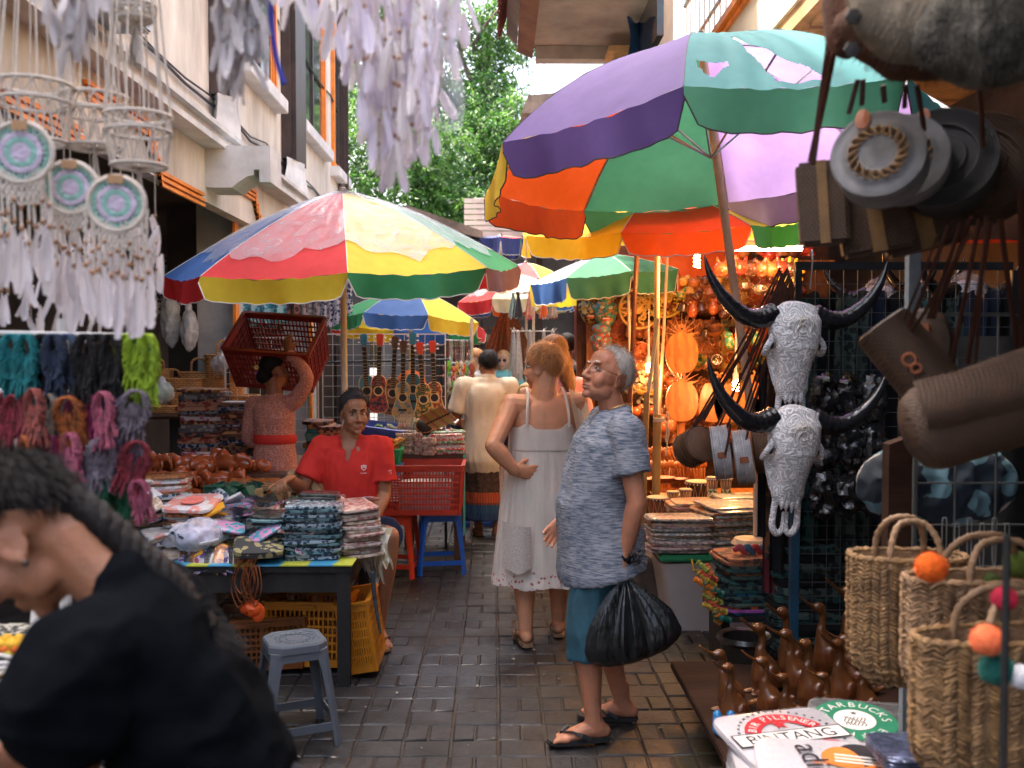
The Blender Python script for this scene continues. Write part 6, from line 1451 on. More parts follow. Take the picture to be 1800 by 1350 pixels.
def relief(lab,px,py,w,h,m,n,Y=8.25,seed=0,k=.05):
    rr=random.Random(seed);b=B()
    b.box(-w/2,.0,-h/2,w/2,.02,h/2)
    for i in range(n):
        c=V((rr.uniform(-w/2,w/2),-.01,rr.uniform(-h/2,h/2)));s0=rr.uniform(0,6);kk=k*rr.uniform(.5,1.3)
        b.tube([c+V((kk*(1-j/9)*cos(s0+j*.7),-.01*rr.random(),kk*(1-j/9)*sin(s0+j*.7)))for j in range(7)],[.011,.013,.012,.01,.008,.006,.004],n=5)
    o=mk('relief_carving',b,m);o.location=at(px,py,Y);tag(o,lab,'carving')
relief('deep red carved wooden panel above the masks',1068,500,.5,.2,WO[3],60,8.34,1);relief('red brown carved panel between the masks and the golden roundel',1088,570,.22,.45,WO[3],60,8.32,2)
relief('orange relief carving behind the grey haired head',1095,625,.3,.25,CARV2,60,8.3,3);relief('dark tangled root carving right of the pale pole',1180,700,.2,.5,CARV,80,8.2,4)
relief('carved wooden panel beneath the pineapple boards',1240,760,.35,.2,CARV2,40,8.3,5);relief('purple brown beaded panel between boards',1232,720,.16,.2,M('purple brown beadwork',(.18,.05,.07),.5,.4,30),40,8.28,6,.03)
for i in range(15):
    cx,cy=1195+(i%5)*48,500+(i//5)*105
    relief('%s carved filler panel on the back of the orange lit wall, row %s'%(ordn(i%5),ordn(i//5)),cx,cy,.22,.42,[CARV2,WO[2],WO[3],WO[1],CARV][(i*3)%5],46,8.37,20+i,.045)
def mask(lab,px,py,Y,m,s=1):
    t=thing('painted_mask',lab,'mask',at(px,py,Y),'painted masks',.0);t.scale=(s,)*3
    b=B();b.ell((0,0,0),(.085,.06,.12));b.ell((0,-.055,-.01),(.018,.03,.022));b.ell((0,-.03,.12),(.09,.05,.05))
    for sx in(-1,1):b.ell((sx*.035,-.05,.035),(.022,.012,.012));b.ell((sx*.045,-.045,-.03),(.025,.02,.02));b.ell((sx*.085,0,.02),(.015,.02,.04))
    mk('face',remesh(b,.008,2),m,t)
    for sx in(-1,1):e=mk('eye',B().ell((sx*.034,-.062,.03),(.013,.008,.010)),M('mask eye',(.6,.55,.45),.3),t);mk('pupil',B().ell((sx*.034,-.070,.03),(.005,.003,.005)),BLACKM,e)
    mk('mouth',B().ell((0,-.055,-.055),(.035,.014,.014)),M('mask red',(.5,.05,.03),.3),t);tb=B()
    for i in range(5):tb.box(-.025+i*.01,-.07,-.056,-.017+i*.01,-.066,-.047)
    mk('teeth',tb,MATS['mask eye'],t,False);mk('crown',B().loft([((0,0,.10),.09,.05),((0,0,.15),.08,.05),((0,0,.17),.04,.03)],right=(1,0,0),n=12),M('black lacquer',(.015,.015,.015),.25),t)
MK=[batik('mask dark paint',(.03,.05,.05),(.5,.3,.05),30,coat=.5,rough=.4,bump=.1),batik('mask gold paint',(.35,.18,.05),(.03,.2,.18),40,coat=.5,rough=.4,bump=.1),batik('mask red paint',(.3,.05,.03),(.08,.2,.22),40,coat=.5,rough=.4,bump=.1)]
mask('fierce dark green and gold painted mask beneath the red carving',1064,548,8.1,MK[1],1.15);mask('dark red and teal mask left of the fierce one',1037,545,8.15,MK[0]);mask('small red cheeked mask hanging lowest',1056,602,8.1,MK[2],.95)
mask('teal and black patchwork mask at the upper left',1034,520,8.25,MK[0],.8)
def bird():return remesh(B().ell((0,0,0),(.05,.045,.045)).ell((.045,0,.04),(.025,.022,.024)).limb([(.06,0,.04),(.09,0,.03)],[.01,.004],n=6,k=2).limb([(-.03,0,0),(-.09,0,.03)],[.02,.008],n=6,k=2),.007,2)
def bell():return B().lathe([(.01,.07),(.035,.06),(.045,.02),(.055,0),(.045,0),(.03,.05),(0,.055)],16).torus(.015,.004,T(0,0,.085)@RX(pi/2),12,5)
def bowl():return B().lathe([(0,0),(.04,0),(.07,.03),(.075,.055),(.065,.055),(.04,.015),(0,.012)],18,RX(.5))
def spoonb():
    b=B()
    for i in range(5):b.limb([(i*.014-.028,0,-.1),(i*.02-.04,0,.05)],[.005,.006],n=6,k=2).ell((i*.024-.048,0,.08),(.014,.006,.026),None,8,6)
    return b
def headc():return remesh(B().ell((0,0,0),(.075,.065,.075)).ell((0,-.06,-.015),(.025,.03,.02)).ell((-.04,0,.08),(.02,.012,.04),RY(-.4)).ell((.04,0,.08),(.02,.012,.04),RY(.4)),.008,2)
def owl():return remesh(B().ell((0,0,0),(.045,.04,.06)).ell((0,0,.06),(.04,.035,.035)).ell((-.018,-.03,.065),(.014,.01,.014)).ell((.018,-.03,.065),(.014,.01,.014)),.006,2)
def cup():return B().lathe([(0,-.04),(.035,-.04),(.042,.04),(.036,.04),(.03,-.03),(0,-.03)],16,RX(1.1))
KP={}
COC=M('polished coconut shell',(.09,.03,.015),.25,.4,10,coat=.6);SILV=M('silvery shell',(.55,.45,.35),.15,.3,9,metal=.8);COLP=batik('painted trinket',(.5,.3,.05),(.05,.2,.1),30,coat=.5,rough=.35,bump=.1);REDL=M('red lacquer',(.45,.04,.02),.25,.3,10,coat=.6)
def trinket(kind,fn,m,px,py,Y,lab,s=1,rz=0):
    if kind not in KP:o=mk(kind,fn(),m);KP[kind]=o
    else:o=KP[kind].copy();COL.objects.link(o);o.material_slots[0].link='OBJECT';o.material_slots[0].material=m
    o.location=at(px,py,Y);o.rotation_euler=(rnd.uniform(-.2,.2),rnd.uniform(-.2,.2),rz+rnd.uniform(-.5,.5));o.scale=(s,)*3
    tag(o,lab,kind.replace('_',' '),kind.replace('_',' ')+'s in the orange lit shop')
CN={'polished coconut shell':'dark coconut','glossy red brown carving':'glossy brown','painted trinket':'painted','red lacquer':'red lacquered','carved orange wood':'orange wood','silvery shell':'silvery','honey carved wood':'honey coloured','orange lit board wood':'pale orange wood'}
rows=[(472,1270,1395,17,7.3,[('monkey_carving',headc)],[CARV,COC,REDL,CARV2],.8),(512,1312,1395,21,7.35,[('shell_bowl',bowl)],[SILV,COC],.8),(495,1200,1262,20,7.9,[('carved_bird',bird)],[CARV2,COC,WO[2]],.9),
        (520,1195,1262,17,7.9,[('carved_bird',bird),('wooden_bell',bell)],[CARV2,COC,WO[2],COLP],.9),(545,1200,1265,18,7.9,[('wooden_bell',bell),('carved_owl',owl)],[COC,CARV],1),(553,1275,1345,16,7.9,[('carved_bird',bird),('shell_bowl',bowl)],[REDL,COLP,COC],.9),
        (590,1240,1330,18,8.2,[('wooden_bell',bell),('shell_bowl',bowl)],[COC,CARV2,COLP],1.1),(600,1282,1345,16,7.6,[('round_rattle',owl)],[COC,COLP,REDL],.9),(632,1232,1340,26,8.1,[('wooden_cup',cup)],[COLP,COC,CARV2,SILV],1.1),
        (640,1120,1150,12,7.9,[('carved_bird',bird)],[CARV2,CARV],.9),(668,1165,1190,14,8.0,[('carved_bird',bird)],[CARV],.9),(715,1205,1340,24,8.2,[('wooden_bell',bell),('carved_owl',owl)],[CARV,CARV2,COC],1.2),(745,1165,1210,15,7.8,[('carved_owl',owl)],[CARV,CARV2],1.1),
        (775,1165,1330,20,8.1,[('shell_bowl',bowl),('wooden_bell',bell)],[CARV2,CARV],1.2),(446,1285,1420,22,7.8,[('wooden_bell',bell),('carved_bird',bird)],[CARV2,COC,REDL],1.2),(660,1085,1165,13,8.1,[('carved_owl',owl),('carved_bird',bird)],[CARV,CARV2,COC],.9),(585,1105,1165,16,8.22,[('carved_owl',owl)],[CARV2,CARV],.9),
        (690,1110,1160,15,7.9,[('shell_bowl',bowl)],[WO[2],SILV],.9),(725,1120,1160,13,7.9,[('carved_bird',bird)],[CARV,COC],1)]
for ri,(py,x0,x1,dx,Y,kinds,ms,sc)in enumerate(rows):
    i=0;px=x0
    while px<x1:
        kd,fn=kinds[i%len(kinds)];m=ms[(i*7+ri)%len(ms)]
        trinket(kd,fn,m,px+rnd.uniform(-3,3),py+rnd.uniform(-4,4),Y,'%s %s, %s from the left in row %s of the carving wall'%(CN[m.name],kd.replace('_',' '),ordn(i),ordn(ri)),sc);px+=dx;i+=1
sf=thing('sun_face','yellow and orange painted sun flower plaque at the top of the shop','plaque',at(1388,478,7.3));b=B()
for i in range(12):b.ell((.085*cos(i*pi/6),0,.085*sin(i*pi/6)),(.035,.008,.016),RY(-i*pi/6),8,5)
mk('petal',b,M('yellow paint gloss',(.7,.4,.03),.35),sf,kind='stuff');mk('centre',B().ell((0,-.005,0),(.06,.015,.06)),M('teal and orange paint',(.7,.2,.03),.35,.3,15,col2=(.1,.4,.35)),sf)
table('low counter of drums and wooden bowls in front of the carving wall',X(1172,6.6),6.2,X(1420,6.6),7.3,.60,WO[0],cat_='table')
for i in range(22):
    px=1136+(i%11)*9.4;t_='front' if i<11 else 'back'
    o=mk('wooden_spoon_bunch',spoonb(),[WO[0],CARV2][i%2])if i==0 else SPB.copy()
    if i==0:SPB=o
    else:COL.objects.link(o)
    o.location=at(px,838-(0 if i<11 else 25),7.1+(.1 if i>10 else 0));o.rotation_euler=(rnd.uniform(-.2,.2),rnd.uniform(-.3,.3),rnd.uniform(-.6,.6));o.scale=(1.1,)*3
    tag(o,'bunch of wooden spoons, %s from the left in the %s row above the drums'%(ordn(i%11),t_),'spoons','bunches of wooden spoons')
for i,(px,py,n,r)in enumerate(((1140,862,7,.075),(1165,850,3,.09),(1195,858,6,.07),(1220,815,4,.09))):
    for q in range(n):
        k='wooden_dish'
        if k not in KP:o=mk(k,B().lathe([(0,0),(.5,0),(.95,.12),(1,.2),(.93,.2),(.5,.07),(0,.06)],22),CARV2);KP[k]=o
        else:o=KP[k].copy();COL.objects.link(o)
        o.scale=(r,r,r);p=at(px,py,6.9);o.location=p+V((0,0,q*r*.16));tag(o,'wooden dish, %s from the bottom of the %s pile on the drum counter'%(ordn(q),('leftmost','second','third','highest')[i]),'dish','piles of wooden dishes')
SKN=M('goat skin drum head',(.62,.55,.36),.6,.12,4,.1,30);BLKD=M('black drum lacquer',(.02,.017,.015),.3,.2,6,coat=.5)
def drum(lab,px,py,w_px,Y,H,m,foot_=False):
    r=w_px/2/1700*Y;p=at(px,py,Y);p.z-=H;t=thing('hand_drum',lab,'drum',p,'skin headed hand drums')
    prof=[(r*.75,0),(r*.7,H*.2),(r*.95,H*.75),(r*.98,H*.96)]if not foot_ else[(r*.8,0),(r*.55,H*.35),(r*.5,H*.42),(r*.98,H*.8),(r,H*.96)]
    mk('drum_shell',B().lathe(prof,28),m,t);mk('drum_head',B().lathe([(r*1.03,H*.955),(r*1.03,H*.99),(r*.98,H),(0,H+.001)],28),SKN,t)
    mk('hoop',B().torus(r*1.04,.005,T(0,0,H*.90),28,6),BLKD,t);lb_=B()
    for i in range(22):a=2*pi*i/22;lb_.box(-.0035,r*1.04-.002,H*.89,.0035,r*1.04+.006,H*.93,RZ(a))
    mk('lacing',lb_,WPRINT,t,False,kind='stuff');c=B()
    for i in range(12):a=2*pi*i/12;c.bar(V((r*1.02*cos(a),r*1.02*sin(a),H*.9)),V((r*.78*cos(a+.26),r*.78*sin(a+.26),H*.3)),.002);c.bar(V((r*1.02*cos(a),r*1.02*sin(a),H*.9)),V((r*.78*cos(a-.26),r*.78*sin(a-.26),H*.3)),.002)
    mk('cord',c,SKN,t,False,kind='stuff')
    return t
drum('large black drum behind the hanging bags',1228,845,44,6.7,.2,BLKD);drum('wide black drum left of centre at the counter front',1207,884,56,6.35,.15,BLKD);drum('wide black drum right of centre at the counter front',1266,882,56,6.35,.15,BLKD)
drum('red brown drum beside the bamboo pole',1157,873,40,6.4,.16,CARV);drum('left of the pair of small bongos',1183,863,21,6.4,.09,CARV2);drum('right of the pair of small bongos',1205,859,21,6.42,.09,CARV2)
DJ=batik('painted djembe base',(.5,.45,.3),(.05,.12,.05),60,bump=.1,coat=.4)
drum('djembe with a green and white painted foot',1252,838,20,6.3,.16,CARV,True);drum('djembe with a black and white painted foot',1276,838,20,6.3,.16,CARV2,True)
for px in(1252,1276):
    p=at(px,866,6.25);o=mk('painted_band',B().lathe([(.028,0),(.032,-.02),(.036,-.045),(.03,.02)],18),DJ);o.location=p;tag(o,'patterned painted foot band of the %s djembe'%('green' if px<1260 else 'black'),'band')
def pole_thing(lab,a,b_,r,m,joints=0,nm='bamboo_pole',cat_='pole'):
    t=thing(nm,lab,cat_,b_,world_coords=True);mk('shaft',B().tube([b_,b_.lerp(a,.5),a],r,n=14),m,t)
    for i in range(joints):q=b_.lerp(a,(i+.6)/joints);mk('node_ring',B().tube([q-V((0,0,.007)),q+V((0,0,.007))],r*1.09,n=14),m,t)
    return t
pole_thing('thick yellow bamboo pole holding up the white pole',at(1156,728,6.55),V((X(1152,6.55),6.55,0)),.029,BAMBOO,5)
q=at(1158,738,6.54);rp=thing('rope_tie','white rope lashing the pale pole to the bamboo','rope',q)
RP=M('white rope',(.6,.57,.5),.8,.1)
rp.scale=(1.1,)*3
mk('coil',B().torus(.031,.005,None,18,6).torus(.032,.005,T(0,0,.012)@RX(.1),18,6).torus(.032,.005,T(0,0,-.01)@RX(-.1),18,6),RP,rp)
mk('loose_end',B().tube(curve([(.03,-.01,0),(.05,-.01,.05),(.055,-.01,.0),(.045,-.01,-.1),(.05,-.01,-.16),(.04,-.01,-.22)],5),.0045,n=6).tube(curve([(.03,-.01,0),(.06,-.01,-.06),(.05,-.01,-.14),(.035,-.01,-.1)],5),.004,n=6),RP,rp)
pole_thing('thinner bamboo pole leaning just behind the thick one',at(1137,690,6.35),V((X(1128,6.3),6.3,0)),.02,BAMBOO,5)
pole_thing('pale plastic pole leaning into the thinner bamboo',at(1157,560,6.4),at(1139,695,6.36),.013,POLEW,0,'plastic_pole')
pole_thing('dark brown wooden pole standing behind the grey haired man',at(1120,435,6.9),V((X(1095,6.9),6.9,0)),.018,M('reddish brown pole',(.12,.035,.015),.45,.3,8,coat=.2),0,'wooden_pole')
pole_thing('pale yellow pole beside the golden roundel',at(1104,490,7.7),V((X(1118,7.7),7.7,0)),.012,POLEW,0,'plastic_pole')
pole_thing('slim salmon pole rising behind the pale one',at(1174,430,7.6),V((X(1150,7.6),7.6,0)),.012,MATS['salmon painted pole'],0,'plastic_pole')
tag(mk('stone_block',slab(.34,.3,.34,3,amp=.03),M('rough grey stone',(.12,.1,.085),.9,.4,4,.6,18)),'rough grey stone block at the foot of the bamboo','stone').location=(X(1165,6.1),6.15,0)
shells=thing('shell_heap','heap of brightly lit cream shells behind the head of the man','shells',at(1142,665,8.0));b=B();r_=random.Random(9)
for i in range(70):b.ell((r_.uniform(-.09,.09),r_.uniform(-.05,.05),r_.uniform(-.2,.12)),(r_.uniform(.012,.03),.012,r_.uniform(.01,.02)),RY(r_.random()*3),7,5)
mk('shell',b,M('cream shell',(.7,.6,.42),.3,.2,12),shells,kind='stuff')
GBX=M('frosted grey plastic',(.42,.38,.36),.35,.1,2,.05);
sb=thing('storage_box','frosted plastic storage box with a green lid and yellow latch under the wrapped prints','box',(X(1270,5.8),5.75,0),world_coords=True)
x0,x1=X(1163,5.6),X(1420,5.6)
mk('tub',B().loft([(((x0+x1)/2+.02,5.8,.0),(x1-x0)/2-.05,.2),(((x0+x1)/2,5.8,.42),(x1-x0)/2,.23)],right=(1,0,0),n=32,sq=9),GBX,sb);mk('lid',B().box(x0-.01,5.55,.421,x1+.01,6.05,.46,bv=.01),M('green lid plastic',(.03,.28,.12),.35,.1),sb)
mk('latch',B().tube([(X(1222,5.5),5.54,.44),(X(1224,5.5),5.52,.38),(X(1250,5.5),5.52,.38)],.008),M('yellow latch',(.7,.45,.03),.35),sb)
PP=[wrap(0,'wrapped white print',(.66,.6,.5),(.3,.35,.35),26),wrap(0,'wrapped cream print',(.68,.58,.42),(.5,.2,.12),24),wrap(0,'wrapped pink print',(.6,.3,.28),(.6,.5,.3),22),wrap(0,'wrapped dusky print',(.3,.22,.22),(.6,.5,.45),26)]
stack('wrapped_print','wrapped art print','of the left pile on the green lid',(X(1200,5.6),5.68,.462),.36,.26,.0125,17,[PP[3],PP[0],PP[3],PP[2],PP[0]],'wrapped prints',jit=.02,tilt=-.03)
stack('wrapped_print','wrapped cream print','of the right pile on the green lid',(X(1300,5.75),5.82,.462),.42,.3,.0125,21,[PP[1],PP[0],PP[0]],'wrapped prints',jit=.03,tilt=.03,rz=.3)
stack('wrapped_print','wrapped pale print','of the pile behind by the drums',(X(1225,6.1),6.1,.60),.34,.26,.014,7,[PP[2],PP[1]],'wrapped prints',jit=.02)
stack('wrapped_print','wrapped ivory print','of the pile beside the white post',(X(1310,6.1),6.1,.60),.34,.26,.014,9,[PP[1],PP[3],PP[0]],'wrapped prints',jit=.03)
cs=thing('stall_bench','low black bench under the pile of colourful cloth','bench',(X(1320,5),4.95,0),world_coords=True);mk('seat',B().box(X(1262,4.9),4.8,.28,X(1400,4.9),5.2,.30),BLKW,cs,False)
for px in(1270,1385):mk('leg',B().box(X(px,4.9),4.85,0,X(px,4.9)+.04,5.15,.279),BLKW,cs,False)
CP=[batik('dark forest sarong',(.015,.03,.035),(.08,.12,.10),26),batik('brown sarong',(.10,.06,.05),(.3,.12,.06),22),batik('black green sarong',(.01,.018,.018),(.03,.1,.1),30),batik('orange sarong',(.6,.14,.02),(.05,.03,.02),20),batik('lilac sarong',(.45,.12,.45),(.3,.08,.3),8),batik('turquoise dark sarong',(.02,.16,.22),(.01,.04,.06),20)]
stack('folded_sarong','folded dark patterned sarong','of the pile beside the blue post',(X(1325,4.95),4.98,.302),.34,.28,.018,17,lambda i:CP[(5,4,3,0,2,0,5,2,0,2,2,0,1,2,0,1,1)[i]],'folded sarongs',jit=.012,rz=.1,tilt=.03)
TWM=[('lime',(.35,.4,.08)),('orange',(.75,.18,.03)),('coral',(.75,.12,.06)),('yellow',(.6,.4,.05)),('olive',(.25,.26,.12)),('flame',(.8,.22,.02)),('teal green',(.02,.2,.14)),('rust',(.4,.1,.02)),('dark orange',(.55,.2,.03))]
for i in range(16):
    nm,c=TWM[i%9];px=1240+4*sin(i*1.3)+(i//3)*4.5;py=1000+i*5.6
    tw=B();pts=curve([(-.05+.02*sin(i),0,.02),(0,-.03,0),(.05,0,-.03)],6)
    tw.tube(pts,[.014+.004*sin(j*2.4)for j in range(len(pts))],n=8);o=mk('twisted_scarf',tw,M('scarf '+nm,c,.8,.3,30,.6,90));o.location=at(px,py,4.78);o.rotation_euler=(0,radians(20+30*sin(i*2)),.3*sin(i))
    tag(o,'%s twisted scarf end, %s from the top on the side of the sarong pile'%(nm,ordn(i)),'scarf','twisted scarf ends')
for i,nm in enumerate(('rose','blue','red','sky','wine')):
    o=mk('twisted_scarf',B().limb([(-.02,0,.02),(0,-.01,.03),(.03,0,.0)],[.016,.02,.015],n=10),M('twist '+nm,[(.5,.1,.12),(.08,.18,.3),(.5,.05,.06),(.15,.3,.4),(.3,.04,.06)][i],.8,.3,30,.5,60));o.location=at(1300+i*14,972,4.95);tag(o,'%s rolled scarf on top of the sarong pile'%nm,'scarf','rolled scarves')
tag(mk('flat_hat',B().lathe([(0,.03),(.09,.028),(.11,0),(0,0)],24),M('cream straw',(.66,.58,.4),.6,.15,20)),'flat cream straw disc behind the sarong pile','disc').location=at(1320,955,5.3)
tag(mk('white_post',B().box(-.025,-.02,0,.025,.02,1.25),M('white painted post',(.6,.52,.45),.6,.15),None,False),'white painted post behind the pile of prints','post').location=(X(1342,5.3),5.35,0)
# --- black rack with skulls
rk=thing('wire_rack','black framed wire rack on a blue post carrying the carved skulls','rack',(X(1450,4.4),4.4,0),world_coords=True)
BLUP=M('blue painted steel',(.015,.06,.11),.45,.3,5);YR=4.42;xl,xr=X(1402,YR),X(1790,YR)
mk('post',B().box(xl-.02,YR-.02,0,xl+.018,YR+.02,1.25),BLUP,rk,False);mk('frame',B().box(xl,YR+.021,2.02,xr,YR+.05,2.055).box(xl,YR+.021,.34,xr,YR+.05,.37).box(xl-.001,YR+.022,.371,xl+.03,YR+.05,2.019).box(xr,YR+.022,.371,xr+.03,YR+.05,2.019),BLACKM,rk,False)
gridpanel(rk,xl+.03,xr,.37,2.02,YR+.03,.065,M('dull steel wire',(.12,.13,.13),.5,metal=.5),r=.0015,fr=.002)
mk('foot_beam',B().box(xl,YR+.03,.08,xr,YR+.09,.12),BLACKM,rk,False)
BKC=M('black garment cloth',(.008,.009,.011),.9,.3,5,.4,20)
for i in range(17):  # garments added as a dark backdrop for the black area behind the rack
    x=xl+.02+i*.105;nm=i
    b=B().grid(lambda u,v,i=i:V(((u-.5)*.15,.03*sin(u*14+i)+.02*sin(v*5),-v*(1.35+.12*sin(i*3))+.02*sin(u*9))),10,12)
    o=mk('dark_garment',b,[BKC,CP[2],BKC,CP[0],M('midnight cloth',(.012,.02,.045),.85,.3)][i%5]);o.location=(x,YR+.22+.05*(i%3),1.92);tag(o,'dark garment added to blacken the gap, %s from the left behind the wire rack'%ordn(i),'garment','dark garments behind the rack')
for i,(px,c)in enumerate(((1350,BKC),(1362,CP[1]),(1374,BKC),(1368,M('lace white trim cloth',(.45,.42,.45),.9,.2,30)),(1385,CP[2]),(1358,M('wine scarf',(.15,.02,.03),.85)))):
    o=mk('hanging_scarf',B().grid(lambda u,v,i=i:V(((u-.5)*.09,.015*sin(u*15+i),-v*(.85+.05*i))),8,10),c);o.location=at(px,(640,660,640,820,650,650)[i],4.7);o.scale=(1,1,(1,1,1,.4,1,1)[i]);tag(o,'%s dark scarf from the front hanging left of the rack'%ordn(i),'scarf','scarves left of the rack')
def carved_bone(name,c=(.86,.85,.86)):
    m=M(name,c,.55,.06,6,0);n=m.node_tree.nodes;l=m.node_tree.links;bb=n['Principled BSDF'];tc=n.new('ShaderNodeTexCoord')
    vo=n.new('ShaderNodeTexVoronoi');vo.inputs['Scale'].default_value=24;nz=n.new('ShaderNodeTexNoise');nz.inputs['Scale'].default_value=14;mxv=n.new('ShaderNodeMix');mxv.data_type='VECTOR';mxv.inputs[0].default_value=.10
    l.new(tc.outputs['Object'],nz.inputs[0]);l.new(tc.outputs['Object'],mxv.inputs[4]);l.new(nz.outputs['Color'],mxv.inputs[5]);l.new(mxv.outputs[1],vo.inputs[0])
    mt=n.new('ShaderNodeMath');mt.operation='MULTIPLY';mt.inputs[1].default_value=26;l.new(vo.outputs['Distance'],mt.inputs[0]);sn=n.new('ShaderNodeMath');sn.operation='SINE';l.new(mt.outputs[0],sn.inputs[0])
    cr=n.new('ShaderNodeValToRGB');cr.color_ramp.elements[0].position=.0;cr.color_ramp.elements[1].position=.45;cr.color_ramp.elements[0].color=(.42,.41,.42,1);l.new(sn.outputs[0],cr.inputs[0])
    old=bb.inputs['Base Color'].links[0].from_socket;mx=n.new('ShaderNodeMix');mx.data_type='RGBA';mx.blend_type='MULTIPLY';mx.inputs[0].default_value=.72;l.new(old,mx.inputs[6]);l.new(cr.outputs[0],mx.inputs[7]);l.new(mx.outputs[2],bb.inputs['Base Color'])
    bp=n.new('ShaderNodeBump');bp.inputs['Strength'].default_value=.5;bp.inputs['Distance'].default_value=.002;l.new(sn.outputs[0],bp.inputs['Height']);l.new(bp.outputs[0],bb.inputs['Normal']);return m
BONE=carved_bone('carved white bone');HORN=M('polished black horn',(.012,.013,.016),.22,.3,6,.3,40,coat=.5,stretch=(1,1,1));BONEP=M('plain bone',(.6,.56,.5),.5,.12,8,.2,60)
def skull():
    t=thing('carved_skull','x','skull',(0,0,0),'carved buffalo skulls');t.scale=(1.1,1,1);b=B()
    b.loft([((0,.03,.03),.05,.03),((0,.0,.015),.085,.06),((0,-.01,-.03),.103,.075),((0,-.015,-.09),.100,.08),((0,-.02,-.14),.093,.075),((0,-.02,-.20),.072,.062),((0,-.015,-.27),.062,.05),((0,-.01,-.32),.066,.042),((0,-.005,-.36),.052,.03)],right=(1,0,0),n=28,sq=2.3)
    for sx in(-1,1):
        b.torus(.033,.012,T(sx*.098,-.005,-.13)@RZ(sx*.5)@RY(sx*1.2)@Matrix.Diagonal((1.25,.95,1,1)),18,8)
        b.limb([(sx*.045,-.01,-.33),(sx*.050,-.01,-.40),(sx*.05,-.012,-.455),(sx*.03,-.012,-.488),(sx*.008,-.012,-.47),(sx*.008,-.01,-.40)],[.014,.013,.014,.015,.011,.007],n=10,k=4)
        for q in(0,1):b.limb([(sx*(.012+.018*q),-.035,-.33),(sx*(.012+.02*q),-.038,-.36),(sx*(.012+.018*q),-.034,-.395+.012*q)],[.012,.009,.003],n=7,k=3)
        b.limb([(sx*.085,.02,-.17),(sx*.07,.02,-.23),(sx*.055,.015,-.3)],[.016,.016,.012],n=8,k=3)
    def dp(v,n):
        for sx in(-1,1):
            d=(V((v.x,v.y,v.z))-V((sx*.09,-.012,-.13)));r2=(d.x/.02)**2+(d.y/.03)**2+(d.z/.026)**2
            if r2<3:v=v+V((-sx*.03,.012,0))*exp(-r2)
        return v
    mk('skull_bone',remesh(b,.0042,2,dp),BONE,t)
    for sx in(-1,1):
        mk('eye_socket',B().ell((sx*.096,-.022,-.13),(.013,.018,.021)),BLACKM,t)
        pts=curve([(sx*.08,.0,-.0),(sx*.14,-.01,-.022),(sx*.21,-.02,-.01),(sx*.29,-.02,.06),(sx*.345,-.01,.15),(sx*.37,.0,.235)],8);N=len(pts)
        mk('horn',B().tube(pts,[(.046*(1-(i/(N-1))**1.5)+.0015)*(1+(.035*sin(i*1.9)if i<N*.6 else 0))for i in range(N)],n=16),HORN,t)
        mk('horn_base',B().ell((sx*.095,.0,-.002),(.03,.042,.042)),HORN,t)
    return t
sk0=skull();sk0.location=at(1396,552,4.1);sk0.rotation_euler=(.06,.02,.12);sk0['label']='upper white carved buffalo skull with a seated figure relief and long black horns'
SM=RX(-.02);e0=mk('engraving',B().torus(.037,.0025,T(0,-.091,-.055)@RX(pi/2),28,5).torus(.010,.0028,T(0,-.093,-.03)@RX(pi/2),14,5).tube(curve([(-.028,-.089,-.085),(-.02,-.093,-.06),(-.008,-.094,-.043),(.008,-.094,-.043),(.02,-.093,-.06),(.028,-.089,-.085)],4),.003,n=5).tube(curve([(-.035,-.087,-.095),(0,-.094,-.088),(.035,-.087,-.095),(0,-.094,-.103),(-.035,-.087,-.095)],4),.003,n=5).tube(curve([(-.015,-.094,-.072),(0,-.095,-.078),(.015,-.094,-.072)],4),.0025,n=5),BONEP,sk0)
rays=B()
for i in range(26):a=pi*i/25;rays.bar((.044*cos(a),-.089,-.055+.044*sin(a)),(.053*cos(a),-.086,-.055+.053*sin(a)),.0018)
mk('ray_engraving',rays,BONEP,sk0,False,kind='stuff')
s2=dup(sk0);s2.location=at(1396,735,3.98);s2.rotation_euler=(.1,.05,.2);s2['label']='lower white carved buffalo skull with swirling engraving and black horns'
hk=tag(mk('hanging_hook',B().tube(curve([(0,0,.13),(0,-.02,.15),(0,-.03,.1),(0,0,-.02)],4),.004),METALG),'steel hook holding the upper skull on the rack','hook');hk.location=at(1424,500,4.3)
for i,(px,py,Y,s,rz,lab)in enumerate(((1545,515,5.2,.8,-.3,'film wrapped skull just right of the upper carved one'),(1700,510,4.9,.95,.3,'film wrapped carved skull behind the leather straps'),(1620,500,5.4,.7,.2,'dark small horned skull between the wrapped ones'))):
    o=dup(sk0,at(px,py,Y),None,(.1,0,rz),lab);o.scale=(s,)*3
    f_=mk('wrapping_film',remesh(B().ell((0,0,-.15),(.13,.1,.25)),.015,2,folds(.015,(14,14,9),i)),clear_film('skull film',(.75,.75,.78),.3,.1),None);f_.parent=o
for i in range(9):
    p=at(1450+(i%3)*42,700+(i//3)*85,4.36);o=mk('film_wrapped_bundle',remesh(B().ell((0,0,0),(.06,.035,.11)),.012,1,folds(.02,(20,20,14),i*3)),M('black crinkled film',(.015,.017,.02),.12,.3,10,.8,30,coat=.8));o.location=p
    tag(o,'black film wrapped bundle, row %s and place %s on the wire rack'%(ordn(i//3),ordn(i%3)),'bundle','film wrapped bundles on the rack')
tag(mk('mustard_cloth',slab(.6,.12,.04,2),M('mustard cloth',(.35,.16,.03),.8,.2)),'mustard orange folded cloth glowing behind the lower wire rack','cloth').location=at(1480,1000,4.7)
for i in range(14):
    item('folded_sarong',.62,.2,.035,[BKC,CP[2],CP[0]][i%3],(X(1470,4.7),4.72,.14+i*.04),0,'dark folded cloth, %s from the bottom behind the lower wire rack'%ordn(i),'cloth','dark cloth behind the rack')
